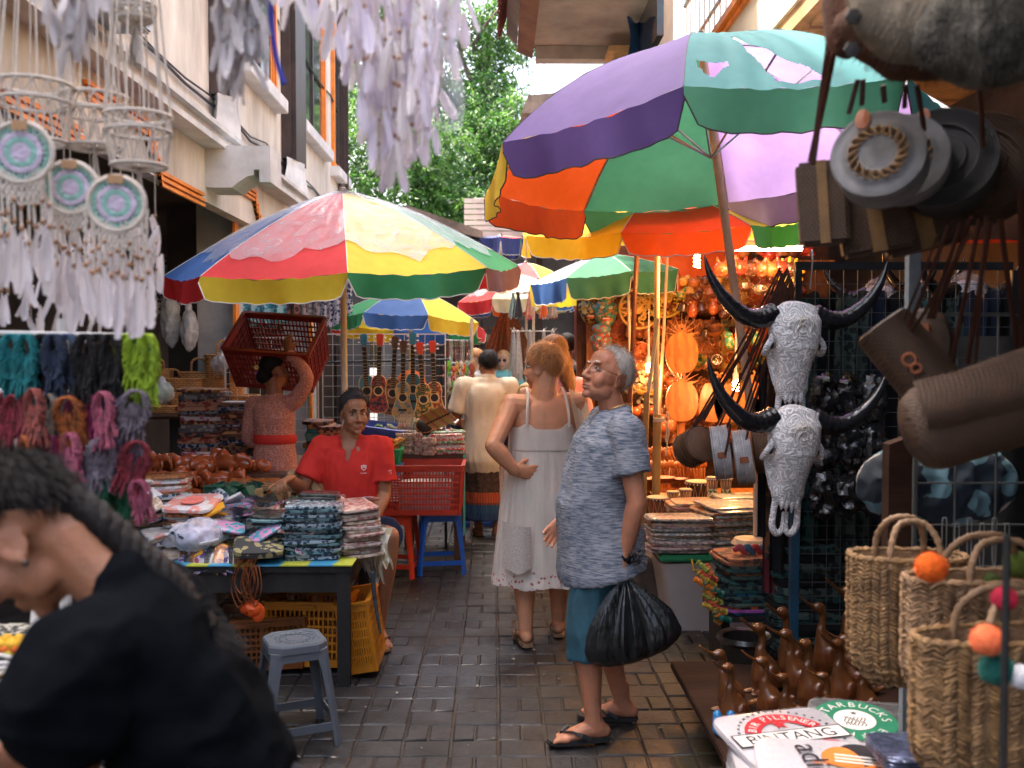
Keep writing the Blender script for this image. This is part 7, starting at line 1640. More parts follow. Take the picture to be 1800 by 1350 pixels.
tag(mk('red_tarpaulin',B().grid(lambda u,v:V((X(1560,6.5)+u*1.3,6.0+v*1.2,2.33+.12*v+.01*sin(u*20))),20,6),M('red orange tarp',(.7,.06,.02),.6,.1,tl=.4),base=(X(1560,6.5),6,2.3)),'red orange tarp stretched over the far right stall','tarpaulin')
for i in range(12):
    x=X(1560,6.8)+i*.09;o=mk('straw_fringe',B().box(0,0,-.2,.07,.02,.1,bv=.005),M('orange straw fringe',(.45,.18,.04),.7,.5,50,.6,60,stretch=(1,1,.1)),None,False);o.location=(x,6.9,2.75+.02*(i%3));tag(o,'orange straw tuft, %s from the left under the right eave'%ordn(i),'straw tuft','straw tufts')
# --- hanging bags by the skulls
WRT=weave('white woven rattan',(.58,.57,.58),(.18,.18,.2),170,150,polar=True);BRT=weave('dark brown rattan',(.17,.085,.04),(.25,.2,.15),150,130)
def roundbag(lab,p,r,th,m,axis,tab=True,Ls=.7,sd=(0,0,1)):
    t=thing('round_woven_bag',lab,'bag',p,'round woven bags',0,axis)
    b=B().lathe([(r*.2,-th/2+.0),(r*.9,-th/2),(r,-th/2+.008),(r,-.003),(r*.98,0),(r,.003),(r,th/2-.008),(r*.9,th/2),(0,th/2+.003)],40)
    mk('bag_body',b,m,t)
    for z in(-th/2+.006,0,th/2-.006):mk('rim_band',B().torus(r*1.0,.004,T(0,0,z),40,6),m,t)
    mk('clasp',B().box(-.014,-r-.006,-.02,.014,-r-.001,.02,bv=.002),LEA,t)
    return t
BR=RY(radians(90))
ax=(radians(0),radians(82),radians(-12))
roundbag('hexagonal dark brown basket bag at the left end of the row',at(1222,785,4.6),.085,.13,BRT,(radians(68),0,radians(20)))
roundbag('first white round rattan bag seen edge on',at(1268,795,4.5),.125,.085,WRT,ax);roundbag('second white round rattan bag seen edge on',at(1306,803,4.45),.125,.08,WRT,ax);roundbag('brown round rattan bag nearest the lower skull',at(1341,790,4.5),.11,.09,BRT,ax)
r_=random.Random(21)
def strapline(a,b_,w_,lab,grp,m=LEA,bow=.02):
    md=a.lerp(b_,.5)+V((0,0,-bow));o=mk('leather_strap',B().loft([(a,w_,.002),(a.lerp(md,.5)+V((0,0,-bow*.3)),w_,.002),(md,w_,.002),(b_,w_,.002)],right=(1,.2,0),n=6),m,base=a);tag(o,lab,'strap',grp)
for i in range(16):
    a=at(1372+i*1.6,470+i*5%40,4.35);tgt=[(1222,750),(1235,740),(1262,752),(1278,752),(1300,757),(1312,757),(1338,752),(1350,755)][i%8];b_=at(tgt[0]+r_.uniform(-5,5),tgt[1],4.5)
    strapline(a,b_,.0055,'dark leather strap, %s of the sheaf fanning down to the round bags'%ordn(i),'straps fanning to the round bags',M('dark leather strap',(.065,.022,.014),.4,.3,12))
for px,py in((1278,790),(1310,795)):
    strapline(at(px+6,745,4.36),at(px-4,800,4.36),.006,'buckled strap end on the white bag at the %s'%('left','right')[px>1300],'buckled strap ends',MATS['dark leather strap'])
# --- duck statues on the bench
DUK=M('varnished duck wood',(.13,.045,.013),.3,.35,6,.05,30,coat=.6,stretch=(1,1,.35),wave=(3,(.12,.035,.01),'X',6))
def duck():
    b=B();b.limb([(0,.012,.0),(0,.018,.045),(0,.008,.09),(0,-.006,.125),(0,-.012,.15)],[(.036,.042),(.05,.056),(.042,.045),(.024,.026),(.017,.018)],n=16,k=4)
    b.limb([(0,-.012,.14),(0,-.006,.175),(0,-.008,.205),(0,-.022,.222)],[.017,.0135,.0145,.019],n=10,k=4);b.ell((0,-.024,.226),(.019,.026,.018))
    b.limb([(0,-.04,.226),(0,-.065,.238),(0,-.092,.256),(0,-.104,.268)],[(.012,.008),(.012,.0055),(.015,.004),(.010,.003)],n=8,k=3,right=(1,0,0));b.limb([(0,.05,.03),(0,.09,.012),(0,.13,.024)],[(.028,.02),(.022,.012),(.010,.005)],n=8,k=3,right=(1,0,0))
    for sx in(-1,1):b.ell((sx*.02,-.03,.0),(.017,.034,.009));b.ell((sx*.043,.022,.06),(.011,.032,.045),RX(.35),10,7)
    return remesh(b,.0042,1)
dk=mk('duck_statue',duck(),DUK)
bn=thing('wooden_bench','low brown wooden bench under the carved ducks','bench',(1.2,3.6,0),world_coords=True)
BW=M('worn brown bench board',(.035,.017,.011),.85,.4,5,.3,40,spec=.15,stretch=(.3,1,1));mk('bench_top',B().box(X(1232,3.75),3.2,.20,2.2,4.35,.232,bv=.004),BW,bn,False)
for(x,y)in((X(1240,3.4),3.25),(X(1250,4.2),4.25),(2.1,3.3),(2.1,4.2)):mk('leg',B().box(x,y,0,x+.06,y+.05,.199),BLKW,bn,False)
DP=[(1293,1290,3.55,1.0,.9),(1285,1215,3.75,.95,.4),(1345,1200,3.95,1.12,.7),(1355,1260,3.65,.95,.3),(1395,1170,4.1,1.1,.8),(1390,1285,3.5,.9,.6),(1430,1240,3.75,1.1,.7),(1405,1205,3.9,1.1,.5),(1455,1180,4.15,1.1,.4),(1485,1240,3.75,1.1,.8),(1510,1215,3.9,1.0,.3),(1530,1250,3.65,.85,.6),(1500,1120,4.25,1.25,.5),(1470,1270,3.55,.85,.2),(1550,1200,4.0,1.0,.7)]
for i,(px,py,Y,s,rz)in enumerate(DP):
    o=dk if i==0 else dk.copy()
    if i:COL.objects.link(o)
    o.location=(X(px,Y),Y,.234);o.rotation_euler=(.06*sin(i*2),0,-1.75+rz*.9);o.scale=(s*1.05,)*3
    if py<1190:o.scale=(s*1.05,s*1.05,s*1.2)
    tag(o,('brown carved duck statue, %s from the left on the bench'%ordn(sorted(q[0]for q in DP).index(px))),'duck statue','carved duck statues')
bb_=B();bb_.limb([(0,0,.02),(.02,-.03,.02),(.03,-.07,.02)],[.022,.024,.018],n=10,k=3);bb_.limb([(.05,0,.02),(.07,-.03,.02),(.09,-.06,.02)],[.022,.024,.018],n=10,k=3);bb_.limb([(0,0,.02),(0,.01,.07)],[.02,.018],n=8,k=2);bb_.limb([(.05,0,.02),(.05,.01,.07)],[.02,.018],n=8,k=2)
o=mk('boot_figurine',remesh(bb_,.006,2),M('bright blue gloss',(.02,.2,.5),.25,.1,coat=.5));o.location=(X(1268,3.5),3.5,.234);tag(o,'small bright blue boot figurine at the left of the bench','figurine')
tag(mk('dark_pot',B().lathe([(.1,0),(.11,.3),(.13,.32),(.12,.34),(.1,.33),(.09,.02),(0,.02)],24),BLKD),'dark pot standing behind the ducks','pot').location=(X(1315,4.4),4.4,0)
# --- T-shirt pile bottom right
tb=thing('display_table','board carrying the printed T-shirts at the lower right corner','table',(1.2,2.8,0),world_coords=True)
mk('table_top',B().box(X(1300,3.0),2.35,.255,2.0,3.18,.285),BW,tb,False)
for(x,y)in((X(1320,2.9),2.4),(X(1320,3.1),3.1),(1.9,2.4),(1.9,3.1)):mk('leg',B().box(x,y,0,x+.05,y+.05,.254),BLKW,tb,False)
TWH=M('white cotton wrapped',(.46,.45,.50),.3,.06,4,.6,30,coat=.7);TBK=M('black cotton wrapped',(.01,.01,.012),.3,.2,4,.6,30,coat=.8)
RINK=M('red ink',(.5,.02,.03),.4,.1);BINK=M('black ink',(.015,.015,.02),.4,.1);OINK=M('orange ink',(.7,.2,.03),.35,.2);GINK=M('green ink',(.02,.2,.11),.4,.1)
for i in range(6):item('folded_tshirt',.36,.34,.022,TWH,(X(1385,2.95),2.87,.286+i*.022),-.12+.03*sin(i*5),'white folded T-shirt, %s from the bottom of the wrapped pile'%ordn(i),'T-shirt','folded T-shirts')
def tshirt(lab,p,rz,tilt,m,w=.40,d=.36):
    t=thing('folded_tshirt',lab,'T-shirt',p,'folded T-shirts',0,(tilt,0,rz));mk('cloth',slab(w,d,.022,rz*9,amp=.003),m,t);mk('wrapper',slab(w*1.01,d*1.01,.0262,rz*9,amp=.003),clear_film('tshirt film',(.9,.9,.95),.12,.05),t);return t
PZ=.0275
ta=tshirt('white T-shirt with a red ring emblem and a black banded word',(X(1400,2.95),2.95,.425),radians(14),.10,TWH)
def ring(par,r,w,m,c=(0,0),a0=0,a1=2*pi,z=PZ,nm='print_ring'):
    n=max(6,int(24*(a1-a0)/2/pi));b=B();vs=[];
    for i in range(n+1):
        a=a0+(a1-a0)*i/n;vs+=[(c[0]+(r-w/2)*cos(a),c[1]+(r-w/2)*sin(a),z),(c[0]+(r+w/2)*cos(a),c[1]+(r+w/2)*sin(a),z)]
    b.add(vs,[[2*i,2*i+1,2*i+3,2*i+2]for i in range(n)]);return mk(nm,b,m,par,False)
def arctext(par,s,r,size,m,mid,step,c=(0,0),z=PZ+.0012):
    for i,ch in enumerate(s):
        a=mid-(i-(len(s)-1)/2)*step
        if ch!=' ':flat_text('letter',ch,m,size,T(c[0]+r*cos(a),c[1]+r*sin(a),z)@RZ(a-pi/2)@T(0,-size*.33,0),par,.0003)
ring(ta,.118,.052,RINK,a0=.35,a1=2.8);ring(ta,.118,.052,RINK,a0=3.5,a1=5.9);arctext(ta,'BIR PILSENER',.118,.038,WPRINT,pi/2,.2)
arctext(ta,'BINTANG',.118,.034,WPRINT,pi*1.5,-.2)
mk('word_band',B().box(-.19,-.038,PZ,.19,.038,PZ+.0006),BINK,ta,False);mk('word_band_inner',B().box(-.185,-.032,PZ+.0008,.185,.032,PZ+.0013),WPRINT,ta,False);flat_text('lettering','BINTANG',BINK,.07,T(0,-.025,PZ+.0018),ta,.0004)
mk('star',B().prism([((.03 if i%2==0 else .012)*cos(pi/2+i*pi/5),.075+(.03 if i%2==0 else .012)*sin(pi/2+i*pi/5))for i in range(10)],PZ,PZ+.001),RINK,ta,False)
dots=B()
for i in range(40):a=2*pi*i/40;dots.box(.158,-.004,PZ,.166,.004,PZ+.0008,RZ(a))
mk('print_dots',dots,BINK,ta,False,kind='stuff')
tb2=tshirt('black T-shirt with a green ring emblem showing a starred crown',(X(1535,3.05),3.06,.42),radians(-14),.12,TBK,.34,.34)
ring(tb2,.10,.065,GINK,(-.03,.02));mk('emblem_disc',B().lathe([(0,0),(.066,0),(.066,.0005),(0,.0005)],32,T(-.03,.02,PZ)),WPRINT,tb2,False);arctext(tb2,'STARBUCKS',.1,.045,WPRINT,pi/2,.36,(-.03,.02));arctext(tb2,'COFFEE',.1,.04,WPRINT,pi*1.5,-.36,(-.03,.02))
for k in range(7):mk('wavy_line',B().tube([(-.06+.01*k+.004*sin(j*1.6+k),-.02+j*.009,PZ+.001)for j in range(7)],.0018,n=4),BINK,tb2)
mk('star',B().prism([(-.03+(.012 if i%2==0 else .005)*cos(pi/2+i*pi/5),.062+(.012 if i%2==0 else .005)*sin(pi/2+i*pi/5))for i in range(10)],PZ+.0006,PZ+.0014),BINK,tb2,False)
tc_=tshirt('nearest white T-shirt with an orange and black three leaf emblem',(X(1480,2.62),2.62,.46),radians(-10),.13,TWH,.42,.36)
TR_=T(.08,.03,0)
for a,m in((-50,OINK),(0,BINK),(50,OINK)):
    lf=B();pts=[(.05*sin(q)*(1-.35*cos(q)),.06-.06*cos(q))for q in[2*pi*i/24 for i in range(24)]];lf.prism(pts,PZ+.0002*(a+60)/50,PZ+.0006+.0002*(a+60)/50,TR_@RZ(radians(a)));mk('emblem_leaf',lf,m,tc_,False)
for k in range(3):mk('emblem_stripe',B().box(-.075,.012+k*.017,PZ+.0014,.075,.019+k*.017,PZ+.0018,TR_@RZ(-.1)),WPRINT,tc_,False)
flat_text('lettering','adidas',BINK,.105,T(-.07,0,PZ+.001)@RZ(radians(-78)),tc_,.0004);flat_text('lettering','PROJECT',OINK,.018,T(-.02,.03,PZ+.002),tc_,.0003)
for i,(px,py,Y)in enumerate(((1600,1330,2.6),(1660,1300,3.0))):
    o=mk('foil_packet',slab(.2,.2,.03,i),M('shiny dark foil',(.12,.15,.25),.12,.5,14,.9,25,metal=.6));o.location=at(px,py,Y);tag(o,('shiny blue black film packet beside the white shirts','shiny dark film packet beneath the seagrass basket')[i],'packet')
# --- seagrass baskets and pompoms
SG=M('seagrass braid',(.19,.10,.04),.65,.4,18,.5,120,col2=(.34,.2,.085));SGD=M('darker seagrass braid',(.26,.15,.08),.65,.4,18,.5,120,col2=(.38,.24,.13))
def seabasket(lab,p,w,d,h,m,rz=0,rows=17,cols=34,nm='seagrass_basket'):
    t=thing(nm,lab,'basket',p,'seagrass tote baskets',rz)
    def prof(z):q=z/h;return 1-.45*max(0,1-q/.35)**2.4
    mk('lining',B().loft([((0,0,z),w/2*prof(z)*.97,d/2*prof(z)*.97)for z in[h*i/12 for i in range(13)]]+[((0,0,h-.004),w/2*.93,d/2*.9),((0,0,h*.6),w/2*.88,d/2*.82),((0,0,h*.15),w/2*.6,d/2*.5)],right=(1,0,0),n=40,sq=2.6),SGD,t)
    b=B();r=random.Random(int(w*1000));rh=h/rows
    for j in range(rows):
        z=(j+.5)*rh;pz=prof(z)
        for i in range(cols):
            a=2*pi*(i+.5*(j%2)*0)/cols;ca,sa=cos(a),sin(a)
            x=w/2*pz*math.copysign(abs(ca)**(2/2.6),ca);y=d/2*pz*math.copysign(abs(sa)**(2/2.6),sa)
            na=atan2(sa*w,ca*d);sg=1 if i%2 else-1
            for k in(0,1):
                mm=T(x*r.uniform(.99,1.015),y*r.uniform(.99,1.015),z+(k-.5)*rh*.5+r.uniform(-.002,.002))@RZ(na)@RX(sg*.55+r.uniform(-.3,.3))
                b.ell((0,0,0),(.0085,pi*w/cols*.46,rh*.33*r.uniform(.8,1.15)),mm,6,4)
    mk('braid',b,m,t,kind='stuff')
    mk('rim',B().tube([(w/2*math.copysign(abs(cos(a))**.77,cos(a)),d/2*math.copysign(abs(sin(a))**.77,sin(a)),h+.002+.002*sin(a*40))for a in[2*pi*i/90 for i in range(91)]],[.008+.002*sin(i*1.7)for i in range(91)],n=7),m,t)
    for sy in(-1,1):
        pts=curve([(-w*.22,sy*d*.47,h-.02),(-w*.2,sy*d*.4,h+.045),(-w*.1,sy*d*.25,h+.09),(w*.1,sy*d*.25,h+.09),(w*.2,sy*d*.4,h+.045),(w*.22,sy*d*.47,h-.02)],9)
        mk('handle',B().tube(pts,[.0085+.0014*sin(i*2.2)for i in range(len(pts))],n=9),M('wound cord handle',(.26,.16,.09),.6,.3,20,.4,90),t)
    return t
def pom(lab,p,r,c,nm):
    m=M('pompom '+nm,c,.95,.15,30,.4,200);b=B();b.ell((0,0,0),r*.93,None,20,14);rr=random.Random(5)
    for _ in range(1500):
        d0=V((rr.gauss(0,1),rr.gauss(0,1),rr.gauss(0,1))).normalized();s_=d0.orthogonal().normalized()*.0006;q=d0+V((rr.uniform(-1,1),rr.uniform(-1,1),rr.uniform(-1,1)))*.12;b.add([d0*r*.9-s_,d0*r*.9+s_,q*r*1.04],[[0,1,2]])
    o=mk('pompom',b,m);o.location=p;return tag(o,lab,'pompom','wool pompoms')
seabasket('pale seagrass tote hanging furthest left, orange pompom on its rim',at(1622,1222,2.35)+V((0,.1,0)),.285,.15,.325,SG,-.1)
seabasket('brown seagrass tote in the middle of the three',at(1778,1262,2.15)+V((.0,.09,0)),.42,.14,.30,SGD,.05)
seabasket('large near seagrass tote with coral and teal pompoms',at(1795,1395,1.95)+V((.0,.05,0)),.42,.14,.315,SG,.1)
pom('bright orange pompom on the left seagrass tote',at(1637,997,2.12),.036,(.8,.14,.01),'orange');pom('coral pompom on the near tote',at(1736,1125,1.72),.03,(.78,.18,.07),'coral');pom('dark teal pompom under the coral one',at(1752,1176,1.74),.032,(.01,.12,.10),'teal')
pom('crimson pompom behind the near handle',at(1765,1052,1.95),.026,(.5,.02,.06),'crimson');pom('olive green pompom behind the middle tote',at(1790,992,2.3),.035,(.10,.14,.02),'olive');pom('white pompom at the right edge of the near tote',at(1797,1190,1.72),.024,(.6,.62,.68),'white');pom('moss green pompom beside the middle handle',at(1742,1020,2.3),.02,(.08,.12,.03),'moss')
GP=M('grey blue metal post',(.14,.17,.2),.45,.3,6);o=tag(mk('metal_post',B().box(-.018,-.015,0,.018,.015,2.2),GP,None,False),'grey blue metal post rising behind the seagrass totes','post');o.location=(X(1607,2.9),2.9,0)
o=tag(mk('wooden_block',B().prism([(-.035,0),(.035,0),(.035,.36),(.02,.40),(-.035,.38)],0,.05,Matrix(((1,0,0,0),(0,0,1,0),(0,1,0,0),(0,0,0,1)))),BW,None,False),'brown squared timber strapped to the grey blue post','timber');o.location=V((X(1598,2.8),2.83,at(1598,1010,2.8).z))
TD=batik('tie dye denim',(.10,.2,.25),(.01,.02,.035),12,bump=.2)
for i,(px,py,Y,r3)in enumerate(((1590,845,3.05,(.15,.05,.10)),(1690,850,2.95,(.17,.05,.12)))):
    t=thing('cloth_bag',('pale blue tie dyed cloth bag left of the grey post','dark blue tie dyed cloth bag right of the grey post')[i],'bag',at(px,py,Y));mk('pouch',remesh(B().ell((0,0,0),r3).ell((-.03,0,-.03),(r3[0]*.8,.05,r3[2]*.8)),.009,3,folds(.012,(12,12,9),i)),TD,t)
    mk('piping',B().torus(1,.035,Matrix.Diagonal((r3[0]*.99,r3[2]*.97,.09,1))if 0 else RX(pi/2)@Matrix.Diagonal((r3[0],r3[2],.1,1)),40,6),M('cream piping',(.45,.4,.36),.7),t)
o=tag(mk('dark_upright',B().tube([(0,0,0),(0,0,1.05)],.006),BLACKM),'thin dark upright at the right edge in front of the near tote','upright');o.location=(X(1783,1.55),1.55,.3)
for i in range(6):
    b=B();p=at(1660+i*22,930+10*(i%2),2.6);b.tube(curve([(0,0,.03),(.006,0,.02),(.004,0,-.09),(-.004,0,-.09),(-.006,0,.02),(0,0,.03)],4),.0012,n=5);o=mk('metal_clip',b,METALG);o.location=p;tag(o,'thin steel clip, %s from the left on the grid above the totes'%ordn(i),'clip','steel clips')
fg=thing('wire_display_grid','dark wire grid behind the seagrass totes','display grid',(1.5,2.75,0),world_coords=True);gridpanel(fg,X(1615,2.75),X(1980,2.75),.3,1.75,2.75,.12,MATS['dull steel wire'],r=.0022,fr=.004)
tag(mk('dark_backdrop',B().grid(lambda u,v:V((X(1640,3.6)+u*1.6,3.55+.04*sin(u*30),1.7-v*1.6)),60,4),BKC,base=(1.6,3.55,.9)),'black cloth added to keep the space behind the right hand stall dark','curtain')  # black sheet added so the area behind the stall stays dark
BRW=weave('brown sea wicker',(.065,.031,.014),(.22,.18,.14),170,150)
t=thing('barrel_bag','barrel shaped brown wicker bag hanging by long straps','bag',at(1600,632,2.3),rot=(0,radians(-38),radians(-25)))
mk('bag_body',B().loft([((0,-.0,-.11),.058,.058),((0,0,-.105),.066,.066),((0,0,0),.07,.07),((0,0,.105),.066,.066),((0,0,.11),.058,.058)],n=32),BRW,t);mk('flap',B().loft([((0,-.004,-.10),.071,.071),((0,-.004,.10),.071,.071)],n=32),BRW,t)
mk('toggle',B().torus(.014,.004,T(0,-.075,.0)@RX(pi/2),16,6).torus(.011,.004,T(.0,-.08,-.025)@RX(pi/2),16,6),LEA,t)
t=thing('barrel_bag','round ended wicker bag just behind the barrel bag','bag',at(1628,612,2.45),rot=(radians(80),0,radians(-30)))
mk('bag_body',B().lathe([(0,-.06),(.075,-.06),(.085,-.05),(.085,.05),(.075,.06),(0,.063)],32,Matrix.Diagonal((.8,1.1,1,1))),BRW,t);mk('clasp',B().box(-.012,.02,.061,.012,.05,.07),LEA,t)
t=thing('wicker_clutch','large dark wicker clutch with a loop closure at the right edge','bag',at(1790,700,1.95),rot=(0,radians(-14),radians(-8)))
mk('bag_body',remesh(B().limb([(-.19,0,-.02),(0,0,0),(.19,0,.02)],[(.09,.05),(.095,.055),(.09,.05)],right=(0,0,1),n=24),.008,2),BRW,t);mk('flap',B().grid(lambda u,v:V(((u-.5)*.4,-.03-.035*sin(pi*min(v,1)*.75),.085-.10*v)),24,10),BRW,t)
mk('loop',B().torus(.016,.004,T(.02,-.075,-.01)@RX(pi/2),18,6),LEA,t)
r_=random.Random(4)
for i,(a,b_,w_)in enumerate((((1668,395),(1598,575),.006),((1690,390),(1632,560),.006),((1708,380),(1640,560),.007),((1722,385),(1672,640),.006),((1740,390),(1700,640),.007),((1705,410),(1600,590),.005),((1735,380),(1712,660),.005),((1758,385),(1790,620),.007),((1795,330),(1798,620),.01),((1650,410),(1590,560),.004))):
    strapline(at(*a,2.1),at(*b_,2.25),w_,'dark brown strap, %s of the bundle over the wicker bags'%ordn(i),'straps over the wicker bags',MATS['dark leather strap'],.004)
GW=weave('grey white rattan',(.30,.31,.34),(.2,.2,.22),260,190,bump=.9,polar=True);TAN=M('tan braid',(.30,.19,.10),.6,.3,30,.5,120);DGR=weave('charcoal rattan',(.05,.052,.058),(.2,.2,.2),230,190,polar=True)
def biground(lab,p,r,th,rot,m,inner,braid=True):
    t=thing('round_rattan_bag',lab,'bag',p,'round rattan bags top right',0,rot)
    mk('bag_body',B().lathe([(0,-th),(r*.9,-th),(r,-th+.012),(r,-th*.52),(r*.985,-th*.5),(r,-th*.48),(r,-.012),(r*.93,0),(r*.66,.004),(r*.64,-.004)],48),m,t)
    mk('face_disc',B().lathe([(r*.64,-.006),(0,-.006)],36),BLACKM if braid else m,t);mk('centre_disc',B().lathe([(r*.43,-.004),(r*.42,.004),(r*.2,.007),(0,.008)],36),m,t)
    if braid:
        for ph in(0,pi):
            pts=[V(((r*.535+.009*sin(9*a+ph))*cos(a),(r*.535+.009*sin(9*a+ph))*sin(a),.004+.004*cos(9*a+ph)))for a in[2*pi*i/120 for i in range(121)]]
            mk('braid',B().loft([(q,.006,.003)for q in pts],right=(0,0,1),n=6),TAN,t)
    for q in(r*.99,r*.66,r*.42):mk('coil_ring',B().torus(q,.0032,T(0,0,.0 if q>r*.9 else .003),48,6),m,t)
    for q in range(5):mk('coil_ring',B().torus(r*(.72+.055*q),.0028,T(0,0,.0035-q*.0007),48,6),m,t)
    mk('leather_tab',B().lathe([(0,0),(.014,0),(.015,.006),(0,.008)],16,T(-r*.35,r*.82,.004)@Matrix.Diagonal((1,1.5,1,1))),LEA,t);return t
RR=(radians(76),0,radians(-30))
biground('grey white round rattan bag with a tan braided ring, frontmost',at(1543,270,2.0),.093,.085,RR,GW,TAN)
biground('grey white round bag half hidden behind the frontmost',at(1585,275,2.13),.098,.06,RR,GW,TAN)
biground('charcoal round rattan bag in the middle of the bunch',at(1655,275,2.15),.115,.09,RR,DGR,DGR,False)
biground('brown woven round bag at the right of the bunch',at(1725,285,2.2),.12,.1,RR,BRW,BRW,False)
for i,(px,py,w_,lab)in enumerate(((1445,355,.055,'upright brown rattan box bag at the left of the bunch'),(1535,385,.08,'dark rattan box bag below the round bags'),(1620,395,.09,'dark brown box bag beneath the charcoal bag'))):
    t=thing('rattan_box_bag',lab,'bag',at(px,py,2.25),None,0,(0,radians((-4,-10,-14)[i]),radians(-15)));mk('bag_body',B().box(-w_,-.035,-.1+.02*i,w_,.035,.09-.02*i,bv=.008),BRW,t);mk('edge_band',B().box(-w_*.2,-.039,-.1+.02*i,w_*.2,-.036,.09-.02*i),weave('gold rattan band',(.25,.14,.05),(.3,.2,.1),200,200),t,False)
for i,(a,b_)in enumerate((((1466,90),(1425,285),),((1508,140),(1492,200)),((1517,140),(1515,185)),((1552,150),(1555,180)),((1592,150),(1590,190)),((1612,150),(1625,230)),((1722,150),(1728,260)),((1460,60),(1428,290)))):
    strapline(at(*a,2.05),at(*b_,2.1),.008 if i in(0,7)else .006,'leather shoulder strap, %s from the left above the round bags'%ordn(i),'shoulder straps top right',MATS['dark leather strap'],.0)
FUR=M('tan suede',(.08,.033,.018),.9,.4,6,.5,120);FURC=M('cream cowhide',(.15,.125,.095),.85,.3,5,.4,140);FURG=M('shaggy grey wool',(.06,.06,.05),.95,.7,14,1,90,col2=(.16,.15,.13))
def furbag(lab,p,r3,m,seed,n=3000,rot=0):
    t=thing('hide_bag',lab,'bag',p,'hide bags top right',0,(0,rot,0));b=remesh(B().ell((0,0,0),r3),.012,2,folds(.008,(7,7,7),seed));mk('bag_body',b,m,t);rr=random.Random(seed);f=B()
    for _ in range(n):
        v=rr.choice(b.v);nn=V((v.x/r3[0]**2,v.y/r3[1]**2,v.z/r3[2]**2)).normalized()
        if nn.y>.3:continue
        s_=nn.orthogonal().normalized()*.0007;f.add([v-s_,v+s_,v+nn*.006+V((rr.uniform(-.3,.3),0,-1))*rr.uniform(.006,.014)],[[0,1,2]])
    mk('fur',f,m,t,False,kind='stuff');return t
furbag('tan suede bag with dark patches, lowest of the hide bags',at(1575,75,1.9),(.125,.05,.065),FUR,1,rot=.32);furbag('cream cowhide bag hanging in the top right corner',at(1590,35,1.8),(.11,.05,.075),FURC,2,rot=.45);furbag('shaggy dark grey wool bag at the right edge',at(1730,60,1.75),(.13,.06,.095),FURG,3,7000)
furbag('brown suede bag at the very top of the hide bags',at(1490,20,1.95),(.045,.05,.09),FUR,4,1200)
for i,(px,py)in enumerate(((1500,30),(1497,88))):
    o=tag(mk('dark_patch',B().lathe([(0,0),(.016,.0),(.015,.004),(0,.005)],6,RX(pi/2)),BLKW),('upper','lower')[i]+' dark leather patch on the tan hide bag','patch');o.location=at(px,py,1.78)
# --- dreamcatchers on the left
COT=M('cotton cord',(.55,.49,.43),.9,.15,20,.4,160);MINT=M('mint crochet',(.24,.46,.40),.9,.2,50,.6,160);LIL=M('lilac crochet',(.52,.45,.58),.9,.2,50,.6,160);FEA=M('white feather vane',(.74,.70,.72),.8,.12,14,.5,180,tl=.35,stretch=(1,1,.2));FEAL=M('lilac white feather vane',(.74,.69,.80),.8,.12,14,.5,180,tl=.35,stretch=(1,1,.2));BEAD=M('wooden bead',(.28,.14,.07),.5,.3)
def feather(L,w,seed,curl=.15):
    r=random.Random(seed);b=B();n=20
    def f(u,v):
        t=v;ww=w*(sin(pi*min(1,(t*.9+.04)**1.35))**.55)*(1+.35*noise.noise(V((t*14,(u>.5)*5,seed))))*(1-.15*noise.noise(V((t*9,u*3,seed))));x=(u-.5)*ww*2;return V((x+curl*L*.4*t*t,-.006*abs(u-.5)*2+.1*L*sin(t*2)*.5,-L*t))
    b.grid(f,6,n);b.tube([f(.5,i/6)+V((0,-.001,0))for i in range(7)],.0011,n=4);return b
FP=[feather(.075,.0105,1),feather(.085,.0115,2,-.2),feather(.065,.0095,3,.3),feather(.095,.010,4,-.1)]
FM={}
def addfeather(par,loc,m,k,s=1,rz=0,tilt=0):
    key=(k,m.name)
    if key not in FM:o=mk('feather',FP[k],m,par);FM[key]=o
    else:o=FM[key].copy();COL.objects.link(o);o.parent=par
    o.location=loc;o.rotation_euler=(tilt,tilt*.6,rz);o.scale=(s,)*3
